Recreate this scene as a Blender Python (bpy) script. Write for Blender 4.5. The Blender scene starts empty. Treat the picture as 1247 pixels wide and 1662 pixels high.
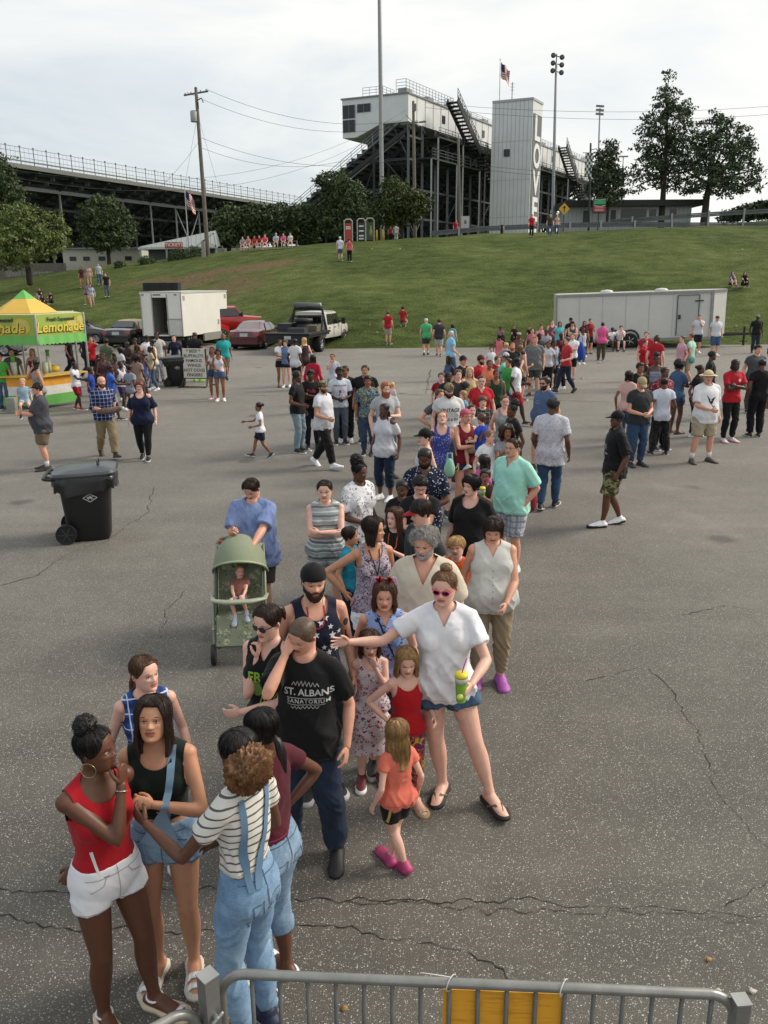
import bpy,bmesh,math,random,time
import numpy as np
from mathutils import Vector,Matrix,Euler
from mathutils.bvhtree import BVHTree
T0=time.time()
R=math.radians
scene=bpy.context.scene
FPX,CX,CY=1344.0,623.5,831.0
CAMH,PITCH,ROLL=3.62,15.7,-0.4
cam_data=bpy.data.cameras.new("camera")
cam=bpy.data.objects.new("camera",cam_data)
scene.collection.objects.link(cam)
scene.camera=cam
cam_data.sensor_fit='VERTICAL'
cam_data.sensor_height=36.0
cam_data.lens=36.0*FPX/1662.0
cam_data.clip_start=0.1
cam_data.clip_end=5000
CROT=Matrix.Rotation(R(90-PITCH),3,'X')@Matrix.Rotation(R(ROLL),3,'Z')
cam.matrix_world=Matrix.Translation((0,0,CAMH))@CROT.to_4x4()
SUN_AZ,SUN_EL=72.0,38.0
scene.view_settings.view_transform='Standard'
scene.view_settings.look='None'
scene.view_settings.gamma=1
scene.view_settings.exposure=0.55
world=bpy.data.worlds.new("World")
scene.world=world
world.use_nodes=True
wn,wl=world.node_tree.nodes,world.node_tree.links
wn.clear()
w_out=wn.new('ShaderNodeOutputWorld')
w_bg=wn.new('ShaderNodeBackground')
w_bg.inputs[1].default_value=0.1
w_sky=wn.new('ShaderNodeTexSky')
w_sky.sky_type='NISHITA'
w_sky.sun_disc=False
w_sky.sun_elevation=R(SUN_EL)
w_sky.sun_rotation=R(SUN_AZ)
w_sky.dust_density=3.0
w_tc=wn.new('ShaderNodeTexCoord')
w_map=wn.new('ShaderNodeMapping')
w_map.inputs['Scale'].default_value=(1.0,1.0,3.2)
w_map.inputs['Location'].default_value=(0.3,0.1,0.0)
w_noise=wn.new('ShaderNodeTexNoise')
w_noise.inputs['Scale'].default_value=2.1
w_noise.inputs['Detail'].default_value=7
w_noise.inputs['Roughness'].default_value=0.55
w_noise.inputs['Distortion'].default_value=0.4
wl.new(w_tc.outputs['Generated'],w_map.inputs[0])
wl.new(w_map.outputs[0],w_noise.inputs['Vector'])
w_sep=wn.new('ShaderNodeSeparateXYZ')
wl.new(w_tc.outputs['Generated'],w_sep.inputs[0])
w_m1=wn.new('ShaderNodeMath');w_m1.operation='MULTIPLY_ADD'
wl.new(w_sep.outputs['X'],w_m1.inputs[0]);w_m1.inputs[1].default_value=0.42
wl.new(w_noise.outputs['Fac'],w_m1.inputs[2])
w_r=wn.new('ShaderNodeValToRGB')
w_r.color_ramp.elements[0].position=0.30;w_r.color_ramp.elements[0].color=(0,0,0,1)
w_r.color_ramp.elements[1].position=0.60;w_r.color_ramp.elements[1].color=(1,1,1,1)
wl.new(w_m1.outputs[0],w_r.inputs[0])
w_haze=wn.new('ShaderNodeMix');w_haze.data_type='RGBA'
w_haze.inputs[0].default_value=0.68
wl.new(w_sky.outputs[0],w_haze.inputs['A'])
w_haze.inputs['B'].default_value=(5.5,5.95,6.2,1)
w_cl=wn.new('ShaderNodeMix');w_cl.data_type='RGBA'
wl.new(w_r.outputs[0],w_cl.inputs[0])
wl.new(w_haze.outputs['Result'],w_cl.inputs['A'])
w_cl.inputs['B'].default_value=(7.0,7.0,6.75,1)
wl.new(w_cl.outputs['Result'],w_bg.inputs[0])
wl.new(w_bg.outputs[0],w_out.inputs[0])
sun_data=bpy.data.lights.new("sun",'SUN')
sun_data.energy=2.3
sun_data.angle=R(22)
sun_data.color=(1.0,0.90,0.77)
sun=bpy.data.objects.new("sun",sun_data)
scene.collection.objects.link(sun)
sd=Vector((math.sin(R(SUN_AZ))*math.cos(R(SUN_EL)),math.cos(R(SUN_AZ))*math.cos(R(SUN_EL)),math.sin(R(SUN_EL))))
sun.rotation_euler=sd.to_track_quat('Z','Y').to_euler()
sun.location=(30,0,40)
def ray(px,py):
 return CROT@Vector(((px-CX)/FPX,(CY-py)/FPX,-1.0))
def at(px,py,Y):
 d=ray(px,py);t=Y/d.y
 return Vector((d.x*t,Y,CAMH+d.z*t))
def pxof(X,Y):
 return CX+(X/max(Y,1.0))/7.165e-4
_bx=[-400,100,300,440,520,1250,1700]
_by=[56,55,52,48,45.6,46.5,48]
_cx=[-400,0,100,200,300,400,500,600,700,800,900,1000,1100,1247,1700]
_cy=[470,452,438,425,415,403,396,391,385,380,377,374,371,371,371]
_cY=[88,86,84,82,80,78,77,76,76,76,76,76,76,76,76]
_cz=[CAMH+Yc*math.tan(math.atan((CY-y)/FPX)-R(PITCH))for y,Yc in zip(_cy,_cY)]
def baseY(p):return float(np.interp(p,_bx,_by))
def terrain(X,Y):
 if Y<40:return 0.0
 p=pxof(X,Y)
 b=baseY(p);c=float(np.interp(p,_cx,_cY));zc=float(np.interp(p,_cx,_cz))
 if Y<=b:return 0.0
 s=(Y-b)/(c-b)
 if s<1:
  e=min(1.0,s/0.12)
  return zc*(0.5*s+0.5*math.sin(math.pi/2*s))*(0.6+0.4*e)
 z=zc+0.01*min(Y-c,60)
 if p>1080:
  k=min(1,max(0,(Y-c-4)/14.0));k=k*k*(3-2*k)
  z+=min(1.7,(p-1080)/110.0)*k
 return z
def hit(px,py,h=0.0):
 """ground point under something of height h whose top is seen at a pixel"""
 d=ray(px,py)
 f=lambda t:CAMH+d.z*t-terrain(d.x*t,d.y*t)-h
 t,st=1.5,0.4
 while t<140 and f(t+st)>0:t+=st
 a,b=t,t+st
 for _ in range(24):
  m=(a+b)/2
  if f(m)>0:a=m
  else:b=m
 X,Y=d.x*a,d.y*a
 return Vector((X,Y,terrain(X,Y)))
def lin(c):
 if isinstance(c,str):
  c=c.lstrip('#');c=c if len(c)==6 else ''.join(q*2 for q in c);c=[int(c[i:i+2],16)/255 for i in(0,2,4)]
  c=[x/12.92 if x<=0.04045 else((x+0.055)/1.055)**2.4 for x in c]
 return(c[0],c[1],c[2],1.0)
def link(o,parent=None):
 scene.collection.objects.link(o)
 if parent is not None:o.parent=parent
 return o
def mk_mesh(name,V,F,mats=(),fm=None,smooth=True):
 me=bpy.data.meshes.new(name)
 V=np.asarray(V,dtype=np.float32).reshape(-1,3)
 if isinstance(F,np.ndarray):
  n,k=F.shape
  me.vertices.add(len(V));me.vertices.foreach_set('co',V.ravel())
  me.loops.add(n*k);me.loops.foreach_set('vertex_index',F.astype(np.int32).ravel())
  me.polygons.add(n);me.polygons.foreach_set('loop_start',np.arange(0,n*k,k,dtype=np.int32))
  try:me.polygons.foreach_set('loop_total',np.full(n,k,dtype=np.int32))
  except Exception:pass
  me.update(calc_edges=True)
 else:
  me.from_pydata(V.tolist(),[],F)
  me.update()
 for m in mats:me.materials.append(m)
 if fm is not None:me.polygons.foreach_set('material_index',np.asarray(fm,dtype=np.int32))
 if smooth:me.polygons.foreach_set('use_smooth',np.ones(len(me.polygons),dtype=bool))
 me.update()
 return me
class MB:
 """collects shapes, then links them as one mesh object"""
 def __init__(s):s.V,s.F,s.M,s.n=[],[],[],0
 def add(s,V,F,m=0):
  V=np.asarray(V,dtype=float).reshape(-1,3)
  s.V.append(V)
  off=s.n
  for f in(F.tolist()if isinstance(F,np.ndarray)else F):
   s.F.append([i+off for i in f]);s.M.append(m)
  s.n+=len(V)
  return s
 def xf(s,M):
  A=np.array(M)
  s.V=[v@A[:3,:3].T+A[:3,3]for v in s.V]
  return s
 def box(s,c,d,m=0,rz=0.0,rx=0.0,ry=0.0):
  x,y,z=d[0]/2,d[1]/2,d[2]/2
  V=np.array([(-x,-y,-z),(x,-y,-z),(x,y,-z),(-x,y,-z),(-x,-y,z),(x,-y,z),(x,y,z),(-x,y,z)])
  if rz or rx or ry:
   V=V@np.array(Euler((rx,ry,rz)).to_matrix()).T
  return s.add(V+np.array(c),[(0,3,2,1),(4,5,6,7),(0,1,5,4),(1,2,6,5),(2,3,7,6),(3,0,4,7)],m)
 def bar(s,a,b,w,d=None,m=0,up=(0,0,1)):
  a,b=Vector(a),Vector(b);d=d or w
  z=(b-a);L=z.length
  if L<1e-6:return s
  z.normalize();u=Vector(up)
  if abs(z.dot(u))>0.98:u=Vector((0,1,0))
  x=z.cross(u).normalized();y=x.cross(z).normalized()
  V=[]
  for p in(a,b):
   for i,j in((-1,-1),(1,-1),(1,1),(-1,1)):
    V.append(p+x*(i*w/2)+y*(j*d/2))
  return s.add([tuple(v)for v in V],[(3,2,1,0),(4,5,6,7),(0,1,5,4),(1,2,6,5),(2,3,7,6),(3,0,4,7)],m)
 def tube(s,pts,rad,n=8,m=0,flat=1.0,up=None,cap=True):
  V,F=tube(pts,rad,n,flat,up,cap)
  return s.add(V,F,m)
 def prism(s,poly,a,b,m=0):
  """poly: list of 3D points at one side; b-a offset gives the depth"""
  P=np.array(poly,dtype=float);n=len(P);off=np.array(b,dtype=float)-np.array(a,dtype=float)
  V=np.vstack([P,P+off])
  F=[list(range(n))[::-1],list(range(n,2*n))]+[(i,(i+1)%n,n+(i+1)%n,n+i)for i in range(n)]
  return s.add(V,F,m)
 def lathe(s,prof,n=20,m=0,c=(0,0,0),axis='Z',sx=1.0,sy=1.0):
  V,F=[],[]
  for r,z in prof:
   for i in range(n):
    a=2*math.pi*i/n
    V.append((r*math.cos(a)*sx,r*math.sin(a)*sy,z))
  for k in range(len(prof)-1):
   for i in range(n):
    j=(i+1)%n
    F.append((k*n+i,k*n+j,(k+1)*n+j,(k+1)*n+i))
  F.append(list(range(n))[::-1]);F.append(list(range((len(prof)-1)*n,len(prof)*n)))
  V=np.array(V)
  if axis=='X':V=V[:,[2,0,1]]
  if axis=='Y':V=V[:,[1,2,0]]
  return s.add(V+np.array(c),F,m)
 def build(s,name,mats,parent=None,smooth=False,loc=None):
  if not isinstance(mats,(list,tuple)):mats=[mats]
  V=np.vstack(s.V)if s.V else np.zeros((0,3))
  me=mk_mesh(name,V,s.F,mats,s.M,smooth)
  o=bpy.data.objects.new(name,me)
  if loc is not None:o.location=loc
  return link(o,parent)
def smooth_edges(o,deg=35):
 me=o.data
 me.polygons.foreach_set('use_smooth',np.ones(len(me.polygons),dtype=bool))
 bm=bmesh.new();bm.from_mesh(me)
 for e in bm.edges:
  if len(e.link_faces)==2 and e.calc_face_angle(0)>R(deg):e.smooth=False
 bm.to_mesh(me);bm.free()
 return o
def bevel(o,w=0.02,seg=2):
 bm=bmesh.new();bm.from_mesh(o.data)
 bmesh.ops.remove_doubles(bm,verts=bm.verts,dist=1e-5)
 bmesh.ops.recalc_face_normals(bm,faces=bm.faces)
 es=[e for e in bm.edges if len(e.link_faces)==2 and e.calc_face_angle(0)>R(35)]
 bmesh.ops.bevel(bm,geom=es,offset=w,segments=seg,affect='EDGES',clamp_overlap=True,profile=0.5)
 bm.to_mesh(o.data);bm.free()
 return smooth_edges(o,40)
def empty(name,loc=(0,0,0),rz=0.0):
 o=bpy.data.objects.new(name,None)
 o.empty_display_size=0.2
 o.location=loc;o.rotation_euler=(0,0,rz)
 return link(o)
def tag(o,label,cat,group=None,kind=None):
 if label:o['label']=label
 if cat:o['category']=cat
 if group:o['group']=group
 if kind:o['kind']=kind
 return o
def copy_tree(o,parent=None):
 c=o.copy();scene.collection.objects.link(c);c.parent=parent
 for ch in list(o.children):copy_tree(ch,c)
 return c
def frames(pts,up=None):
 P=np.array(pts,dtype=float);n=len(P)
 Tn=np.zeros_like(P)
 Tn[1:-1]=P[2:]-P[:-2];Tn[0]=P[1]-P[0];Tn[-1]=P[-1]-P[-2]
 Tn/=np.maximum(np.linalg.norm(Tn,axis=1,keepdims=True),1e-9)
 u=np.array(up if up is not None else(0.0,1.0,0.0),dtype=float)
 if abs(Tn[0]@u)>0.95:u=np.array((1.0,0.0,0.05))
 U=np.zeros_like(P);W=np.zeros_like(P)
 for i in range(n):
  x=np.cross(u,Tn[i]);L=np.linalg.norm(x)
  x=x/L if L>1e-6 else U[i-1]
  y=np.cross(Tn[i],x)
  U[i],W[i]=x,y
  u=y
 return P,Tn,U,W
def tube(pts,rad,n=10,flat=1.0,up=None,cap=True):
 """closed tube with rounded ends; flat scales the second axis"""
 P,Tn,U,W=frames(pts,up)
 rad=np.broadcast_to(np.asarray(rad,dtype=float),(len(P),)).astype(float)
 fl=np.broadcast_to(np.asarray(flat,dtype=float),(len(P),))
 C=[P[i]for i in range(len(P))];Rr=list(rad);UU=list(U);WW=list(W);FL=list(fl)
 if cap:
  C=[P[0]-Tn[0]*rad[0]*.75,P[0]-Tn[0]*rad[0]*.45]+C+[P[-1]+Tn[-1]*rad[-1]*.45,P[-1]+Tn[-1]*rad[-1]*.75]
  Rr=[rad[0]*.35,rad[0]*.8]+Rr+[rad[-1]*.8,rad[-1]*.35]
  UU=[U[0]]*2+UU+[U[-1]]*2;WW=[W[0]]*2+WW+[W[-1]]*2;FL=[fl[0]]*2+FL+[fl[-1]]*2
 a=np.linspace(0,2*np.pi,n,endpoint=False);ca,sa=np.cos(a)[:,None],np.sin(a)[:,None]
 V=np.vstack([c+r*(u*ca+w*sa*f)for c,r,u,w,f in zip(C,Rr,UU,WW,FL)])
 m=len(C)
 k=np.arange(m-1)[:,None]*n;i=np.arange(n)[None,:];j=(i+1)%n
 F=np.stack([k+i,k+j,k+n+j,k+n+i],-1).reshape(-1,4).tolist()
 F.append(list(range(n))[::-1]);F.append(list(range((m-1)*n,m*n)))
 return V,F
_rs=np.random.RandomState(7)
_NT=_rs.rand(64,64,64).astype(np.float32)
def vnoise(P):
 P=np.asarray(P,dtype=np.float32)
 i=np.floor(P).astype(np.int64);f=P-i;f=f*f*(3-2*f)
 x0,y0,z0=i[:,0]&63,i[:,1]&63,i[:,2]&63
 x1,y1,z1=(x0+1)&63,(y0+1)&63,(z0+1)&63
 fx,fy,fz=f[:,0],f[:,1],f[:,2]
 a=_NT[x0,y0,z0]*(1-fx)+_NT[x1,y0,z0]*fx
 b=_NT[x0,y1,z0]*(1-fx)+_NT[x1,y1,z0]*fx
 c=_NT[x0,y0,z1]*(1-fx)+_NT[x1,y0,z1]*fx
 d=_NT[x0,y1,z1]*(1-fx)+_NT[x1,y1,z1]*fx
 return(a*(1-fy)+b*fy)*(1-fz)+(c*(1-fy)+d*fy)*fz
def fbm(P,o=3):
 s,a,t=0,1.0,0
 for k in range(o):
  s=s+a*vnoise(P*(2.03**k)+17.3*k);t+=a;a*=0.5
 return s/t
MATS={}
def nodes_mat(name):
 m=bpy.data.materials.new(name);m.use_nodes=True
 nt=m.node_tree;b=nt.nodes.get('Principled BSDF')
 return m,nt,nt.nodes,nt.links,b
def N(nt,typ,**kw):
 n=nt.nodes.new('ShaderNode'+typ)
 for k,v in kw.items():
  if k in n.inputs:n.inputs[k].default_value=v
  else:setattr(n,k,v)
 return n
def ramp(nt,fac,stops,interp='LINEAR'):
 r=nt.nodes.new('ShaderNodeValToRGB');cr=r.color_ramp;cr.interpolation=interp
 while len(cr.elements)<len(stops):cr.elements.new(0.5)
 for e,(p,c)in zip(cr.elements,stops):
  e.position=p;e.color=c if len(c)==4 else(*c,1)
 nt.links.new(fac,r.inputs[0])
 return r.outputs[0]
def mixc(nt,fac,a,b,mode='MIX'):
 m=nt.nodes.new('ShaderNodeMix');m.data_type='RGBA';m.blend_type=mode
 for s,v in((m.inputs[0],fac),(m.inputs['A'],a),(m.inputs['B'],b)):
  if isinstance(v,bpy.types.NodeSocket):nt.links.new(v,s)
  elif isinstance(v,(int,float)):s.default_value=v
  else:s.default_value=v if len(v)==4 else(*v,1)
 return m.outputs['Result']
def math_(nt,op,a,b=None,c=None):
 m=nt.nodes.new('ShaderNodeMath');m.operation=op
 for i,v in enumerate((a,b,c)):
  if v is None:continue
  if isinstance(v,bpy.types.NodeSocket):nt.links.new(v,m.inputs[i])
  else:m.inputs[i].default_value=v
 return m.outputs[0]
def objco(nt,scale=(1,1,1),rot=(0,0,0),src='Object'):
 t=nt.nodes.new('ShaderNodeTexCoord');mp=nt.nodes.new('ShaderNodeMapping')
 mp.inputs['Scale'].default_value=scale;mp.inputs['Rotation'].default_value=rot
 nt.links.new(t.outputs[src],mp.inputs[0])
 return mp.outputs[0]
def noise(nt,vec,scale,detail=4,rough=0.55,dist=0.0):
 n=nt.nodes.new('ShaderNodeTexNoise');n.inputs['Scale'].default_value=scale;n.inputs['Detail'].default_value=detail
 n.inputs['Roughness'].default_value=rough;n.inputs['Distortion'].default_value=dist
 if vec is not None:nt.links.new(vec,n.inputs['Vector'])
 return n.outputs['Fac']
def bump(nt,b,h,strength=0.3,dist=0.01):
 n=nt.nodes.new('ShaderNodeBump');n.inputs['Strength'].default_value=strength;n.inputs['Distance'].default_value=dist
 nt.links.new(h,n.inputs['Height']);nt.links.new(n.outputs[0],b.inputs['Normal'])
def mat(color,rough=0.6,metal=0.0,var=0.12,scale=6.0,bmp=0.0,name=None,coat=0.0,spec=0.5,trans=0.0,alpha=1.0):
 """plain painted or metal surface with slight weathering"""
 key=('mat',str(color),rough,metal,var,scale,bmp,coat,spec,trans,alpha)
 if key in MATS:return MATS[key]
 m,nt,ns,ls,b=nodes_mat(name or 'surface')
 c=lin(color)
 f=noise(nt,objco(nt),scale,5,0.6)
 lo=tuple(x*(1-var)for x in c[:3]);hi=tuple(min(1,x*(1+var))for x in c[:3])
 ls.new(ramp(nt,f,[(0.3,lo),(0.7,hi)]),b.inputs['Base Color'])
 b.inputs['Roughness'].default_value=rough;b.inputs['Metallic'].default_value=metal
 b.inputs['Coat Weight'].default_value=coat;b.inputs['Specular IOR Level'].default_value=spec
 b.inputs['Transmission Weight'].default_value=trans;b.inputs['Alpha'].default_value=alpha
 if bmp:bump(nt,b,noise(nt,objco(nt),scale*8,3),bmp,0.01)
 MATS[key]=m
 return m
_tmp_scene=bpy.data.scenes.new('build_tmp')
_tmp_me=bpy.data.meshes.new('t')
_tmp_ob=bpy.data.objects.new('build_tmp',_tmp_me)
_tmp_scene.collection.objects.link(_tmp_ob)
_rm=_tmp_ob.modifiers.new('r','REMESH');_rm.mode='VOXEL';_rm.adaptivity=0
_sm=_tmp_ob.modifiers.new('s','SMOOTH');_sm.factor=0.5
def tmp_dg():
 with bpy.context.temp_override(scene=_tmp_scene,view_layer=_tmp_scene.view_layers[0]):
  dg=bpy.context.evaluated_depsgraph_get();dg.update()
 return dg
def remesh(V,F,voxel,it=4):
 me=bpy.data.meshes.new('t');me.from_pydata(np.asarray(V,dtype=float).tolist(),[],F)
 old=_tmp_ob.data;_tmp_ob.data=me;bpy.data.meshes.remove(old)
 _rm.voxel_size=voxel;_sm.iterations=it
 dg=tmp_dg()
 ev=_tmp_ob.evaluated_get(dg).data
 n=len(ev.vertices);co=np.empty(n*3,dtype=np.float32);ev.vertices.foreach_get('co',co)
 m=len(ev.polygons);li=np.empty(m*4,dtype=np.int32);ev.loops.foreach_get('vertex_index',li)
 return co.reshape(-1,3).astype(float),li.reshape(-1,4)
def vnormals(V,F):
 a,b,c,d=(V[F[:,i]]for i in range(4))
 n=np.cross(c-a,d-b)
 Nn=np.zeros_like(V)
 for i in range(4):np.add.at(Nn,F[:,i],n)
 return Nn/np.maximum(np.linalg.norm(Nn,axis=1,keepdims=True),1e-9)
def rotx(a):c,s=math.cos(a),math.sin(a);return np.array([[1,0,0],[0,c,-s],[0,s,c]])
def roty(a):c,s=math.cos(a),math.sin(a);return np.array([[c,0,s],[0,1,0],[-s,0,c]])
def rotz(a):c,s=math.cos(a),math.sin(a);return np.array([[c,-s,0],[s,c,0],[0,0,1]])
def sstep(x,a,b):
 t=np.clip((np.asarray(x,dtype=float)-a)/(b-a),0,1);return t*t*(3-2*t)
def unit(v):v=np.asarray(v,dtype=float);return v/max(np.linalg.norm(v),1e-9)
def ellips(c,r,n=12,m=8,Rm=None):
 V=[];
 for k in range(m+1):
  ph=math.pi*(k/m-0.5)*0.98
  for i in range(n):
   a=2*math.pi*i/n
   V.append((math.cos(ph)*math.cos(a)*r[0],math.cos(ph)*math.sin(a)*r[1],math.sin(ph)*r[2]))
 V=np.array(V)
 if Rm is not None:V=V@Rm.T
 F=[(k*n+i,k*n+(i+1)%n,(k+1)*n+(i+1)%n,(k+1)*n+i)for k in range(m)for i in range(n)]
 F.append(list(range(n))[::-1]);F.append(list(range(m*n,(m+1)*n)))
 return V+np.array(c),F
_HZ=np.array([-.50,-.485,-.45,-.38,-.25,-.10,0,.10,.20,.30,.38,.44,.475,.495,.50])
_HW=np.array([.05,.125,.195,.245,.288,.318,.330,.340,.342,.325,.282,.215,.145,.065,.0])
_HF=np.array([.27,.335,.385,.395,.390,.380,.372,.385,.375,.335,.275,.195,.12,.045,-.02])
_HB=np.array([-.12,-.06,.0,.07,.17,.27,.345,.395,.41,.39,.335,.255,.175,.08,.02])
def head_prof(z,az):
 """az 0 = face (-y), +-pi = back; returns x, y"""
 w=np.interp(z,_HZ,_HW);f=np.interp(z,_HZ,_HF);b=np.interp(z,_HZ,_HB)
 y0=(b-f)*0.5*0.35
 s,c=np.sin(az),np.cos(az)
 fr=c>0
 e=np.where(fr,0.88,0.95)
 x=w*np.sign(s)*np.abs(s)**e
 y=np.where(fr,y0-(f+y0)*np.abs(c)**0.92,y0+(b-y0)*np.abs(c)**0.95)
 return x,y
_HC={}
def head_mesh(lod,sex='m',mouth=0.0):
 key=(lod,sex,mouth)
 if key in _HC:return _HC[key]
 na,nz={0:(56,52),1:(32,30),2:(16,14)}[lod]
 u=np.linspace(-1,1,na,endpoint=False)
 az=np.pi*(0.62*u+0.38*np.sign(u)*np.abs(u)**2.2)
 t=np.linspace(0,1,nz)
 zz=-0.5*np.cos(np.pi*t);zz=0.55*zz+0.45*(t-.5)
 A,Z=np.meshgrid(az,zz)
 x=0;y=0
 for dz,wt in((-.03,.25),(0,.5),(.03,.25)):
  a,b=head_prof(np.clip(Z+dz*(1-(2*np.abs(Z))**8),-.5,.5),A);x=x+a*wt;y=y+b*wt
 X,Y=x,y;Zo=Z.copy()
 fr=np.clip((-Y-0.05)/0.2,0,1)
 g=lambda cx,cz,sx,sz:np.exp(-((X-cx)/sx)**2-((Z-cz)/sz)**2)
 D=np.zeros_like(X)
 nose_amp=np.interp(Z,[-.19,-.165,-.135,-.10,-.03,.05,.09],[0,.035,.098,.10,.055,.022,.0])
 nose_w=np.interp(Z,[-.17,-.12,.0,.08],[.062,.058,.036,.045])
 D+=nose_amp*np.exp(-(X/nose_w)**2)
 for s in(-1,1):
  D+=.035*g(s*.065,-.135,.032,.028)
  D-=.040*g(s*.135,.0,.075,.048)
  D+=.018*g(s*.13,.085,.10,.032)
  D+=.018*g(s*.19,-.09,.08,.06)
 D-=.016*g(0,-.19,.03,.02)
 D+=.034*g(0,-.222,.085,.022)+.034*g(0,-.285-mouth,.075,.026)
 D-=(.03+mouth*.6)*g(0,-.252-mouth*.4,.105,.011+mouth*.5)
 D-=.018*g(0,-.335,.09,.03)
 D+=.028*g(0,-.425,.09,.05)
 if sex=='m':D+=.012*g(0,.09,.2,.03)
 Y=Y-D*fr
 V=np.stack([X,Y,Zo],-1).reshape(-1,3)
 k=np.arange(nz-1)[:,None]*na;i=np.arange(na)[None,:];j=(i+1)%na
 F=np.stack([k+i,k+j,k+na+j,k+na+i],-1).reshape(-1,4)
 cen=V[F].mean(1)
 M=np.zeros(len(F),dtype=int)
 lipz=(cen[:,2]<-.205-.0)&(cen[:,2]>-.31-mouth)&(np.abs(cen[:,0])<.115*np.sqrt(np.clip(1-((cen[:,2]+.257+mouth/2)/(.056+mouth*.5))**2,0,1)))&(cen[:,1]<-.2)
 M[lipz]=3
 F=F.tolist();M=M.tolist()
 F.append(list(range(na)));M.append(0);F.append(list(range((nz-1)*na,nz*na)));M.append(0)
 Vs,Fs,Ms=[V],F,M;n=len(V)
 def put(v,f,m):
  nonlocal n
  Vs.append(v);Fs.extend([[q+n for q in ff]for ff in f]);Ms.extend([m]*len(f));n+=len(v)
 for s in(-1,1):
  v,f=ellips((s*.335,.045,-.045),(.028,.058,.095),10 if lod<2 else 6,8 if lod<2 else 4,rotz(s*-.35)@rotx(-.2));put(v,f,0)
  if lod==0:
   v,f=ellips((s*.362,.035,-.03),(.012,.034,.06),8,6,rotz(s*-.35));put(v,f,3)
 sub=1
 if lod<2:
  for s in(-1,1):
   ex=s*.135
   yy=-.322
   if lod==0:
    v,f=ellips((ex,yy,.0),(.060,.034,.024),12,6,rotz(s*.22));put(v,f,1)
    v,f=ellips((ex+.002,yy-.022,.0),(.024,.016,.023),10,6);put(v,f,2)
    P_=[(ex+q*.066,yy-.034+abs(q)*.022+s*q*.012,.022-abs(q)**2*.022)for q in np.linspace(-1,1,7)]
    v,f=tube(P_,[.004,.008,.010,.010,.010,.008,.004],6);put(v,f,2)
    P_=[(ex+q*.062,yy-.026+abs(q)*.02,-.024+abs(q)**2*.016)for q in np.linspace(-1,1,5)]
    v,f=tube(P_,.006,5);put(v,f,0)
   else:
    v,f=ellips((ex,yy-.006,.0),(.055,.03,.022),8,4);put(v,f,1)
    v,f=ellips((ex,yy-.024,.002),(.03,.02,.022),6,4);put(v,f,2)
   P_=[(ex+q*.08,-.372+max(0,q*s)*.045,.100+(.014*(1-q*q)))for q in np.linspace(-1,1,6)]
   v,f=tube(P_,[.004,.009,.011,.011,.008,.003],6,0.8);put(v,f,4)
 else:
  for s in(-1,1):
   v,f=ellips((s*.135,-.325,.01),(.06,.03,.028),6,4);put(v,f,2)
 _HC[key]=(np.vstack(Vs),Fs,Ms)
 return _HC[key]
_HAND={}
def hand_mesh(pose,lod):
 key=(pose,lod)
 if key in _HAND:return _HAND[key]
 curl={'relax':(18,26,18),'grip':(42,52,30),'fist':(72,88,55),'flat':(4,6,4),'spread':(4,8,5)}[pose]
 V,F=[],[];n=0
 def put(v,f):
  nonlocal n
  V.append(v);F.extend([[q+n for q in ff]for ff in f]);n+=len(v)
 rings=[(-.012,.022,.017),(.01,.026,.017),(.035,.036,.016),(.06,.040,.015),(.082,.040,.0135),(.092,.037,.011)]
 put(*tube([(0.0,0,z)for z,_,_ in rings],[a for _,a,_ in rings],12,[b/a for _,a,b in rings],up=(0,1,0)))
 sp=8 if pose=='spread' else 4.0
 for q,(x,L)in enumerate(((.030,.072),(.0105,.080),(-.0095,.074),(-.0285,.058))):
  p=np.array((x,0.0,.084));ang=0;pts=[p-(0,0,.012)]
  side=math.tan(R(sp*(1.5-q)))
  for c,fr in zip(curl,(.45,.32,.23)):
   ang+=R(c*(1+.08*q))
   for h_ in(0.5,1.0):
    p=p+np.array((side*math.cos(ang),math.sin(ang),math.cos(ang)))*L*fr*.5
    pts.append(p.copy())
  put(*tube(pts,[.0098,.0095,.0092,.0090,.0085,.0079,.0068],8,up=(1,0,0)))
 tb={'relax':.3,'grip':.75,'fist':.9,'flat':.1,'spread':.0}[pose]
 p=np.array((.022,.004,.018));pts=[p]
 for st,d in((.034,(.62,.25+tb*.5,.72)),(.030,(.45-tb*.35,.3+tb*.6,.85)),(.024,(.2-tb*.5,.3+tb*.5,.95))):
  p=p+unit(d)*st;pts.append(p)
 put(*tube(pts,[.015,.0135,.0110,.0088],8,up=(0,1,0)))
 Vv=np.vstack(V)
 _HAND[key]=remesh(Vv,F,{0:.0033,1:.0065,2:.013}[lod],{0:2,1:1,2:0}[lod])
 return _HAND[key]
TORSO={'m':[(.465,.070,.055,.004),(.50,.091,.066,.004),(.53,.094,.069,.006),(.565,.089,.064,.004),(.61,.081,.058,0),(.66,.085,.062,0),(.71,.094,.067,-.002),(.755,.100,.066,0),(.79,.098,.058,.003),(.815,.080,.047,.006),(.835,.055,.038,.008),(.85,.038,.033,.006)],'f':[(.465,.072,.057,.006),(.50,.097,.069,.008),(.53,.099,.072,.008),(.565,.089,.064,.004),(.615,.072,.053,0),(.66,.074,.055,0),(.71,.082,.060,-.002),(.755,.086,.058,0),(.79,.084,.050,.003),(.815,.068,.041,.006),(.835,.046,.033,.008),(.85,.033,.029,.006)]}
LEG_T=[0,.12,.25,.5,.75,.92,1.0,1.1,1.3,1.5,1.75,1.9,2.0]
LEG_R=[.046,.0505,.050,.0445,.038,.0325,.032,.0315,.034,.031,.023,.0195,.020]
ARM_T=[0,.12,.35,.6,.85,1.0,1.12,1.3,1.55,1.8,1.95,2.0]
ARM_R=[.0285,.0295,.0275,.025,.0225,.0225,.0235,.0245,.021,.017,.0155,.0155]
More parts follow.
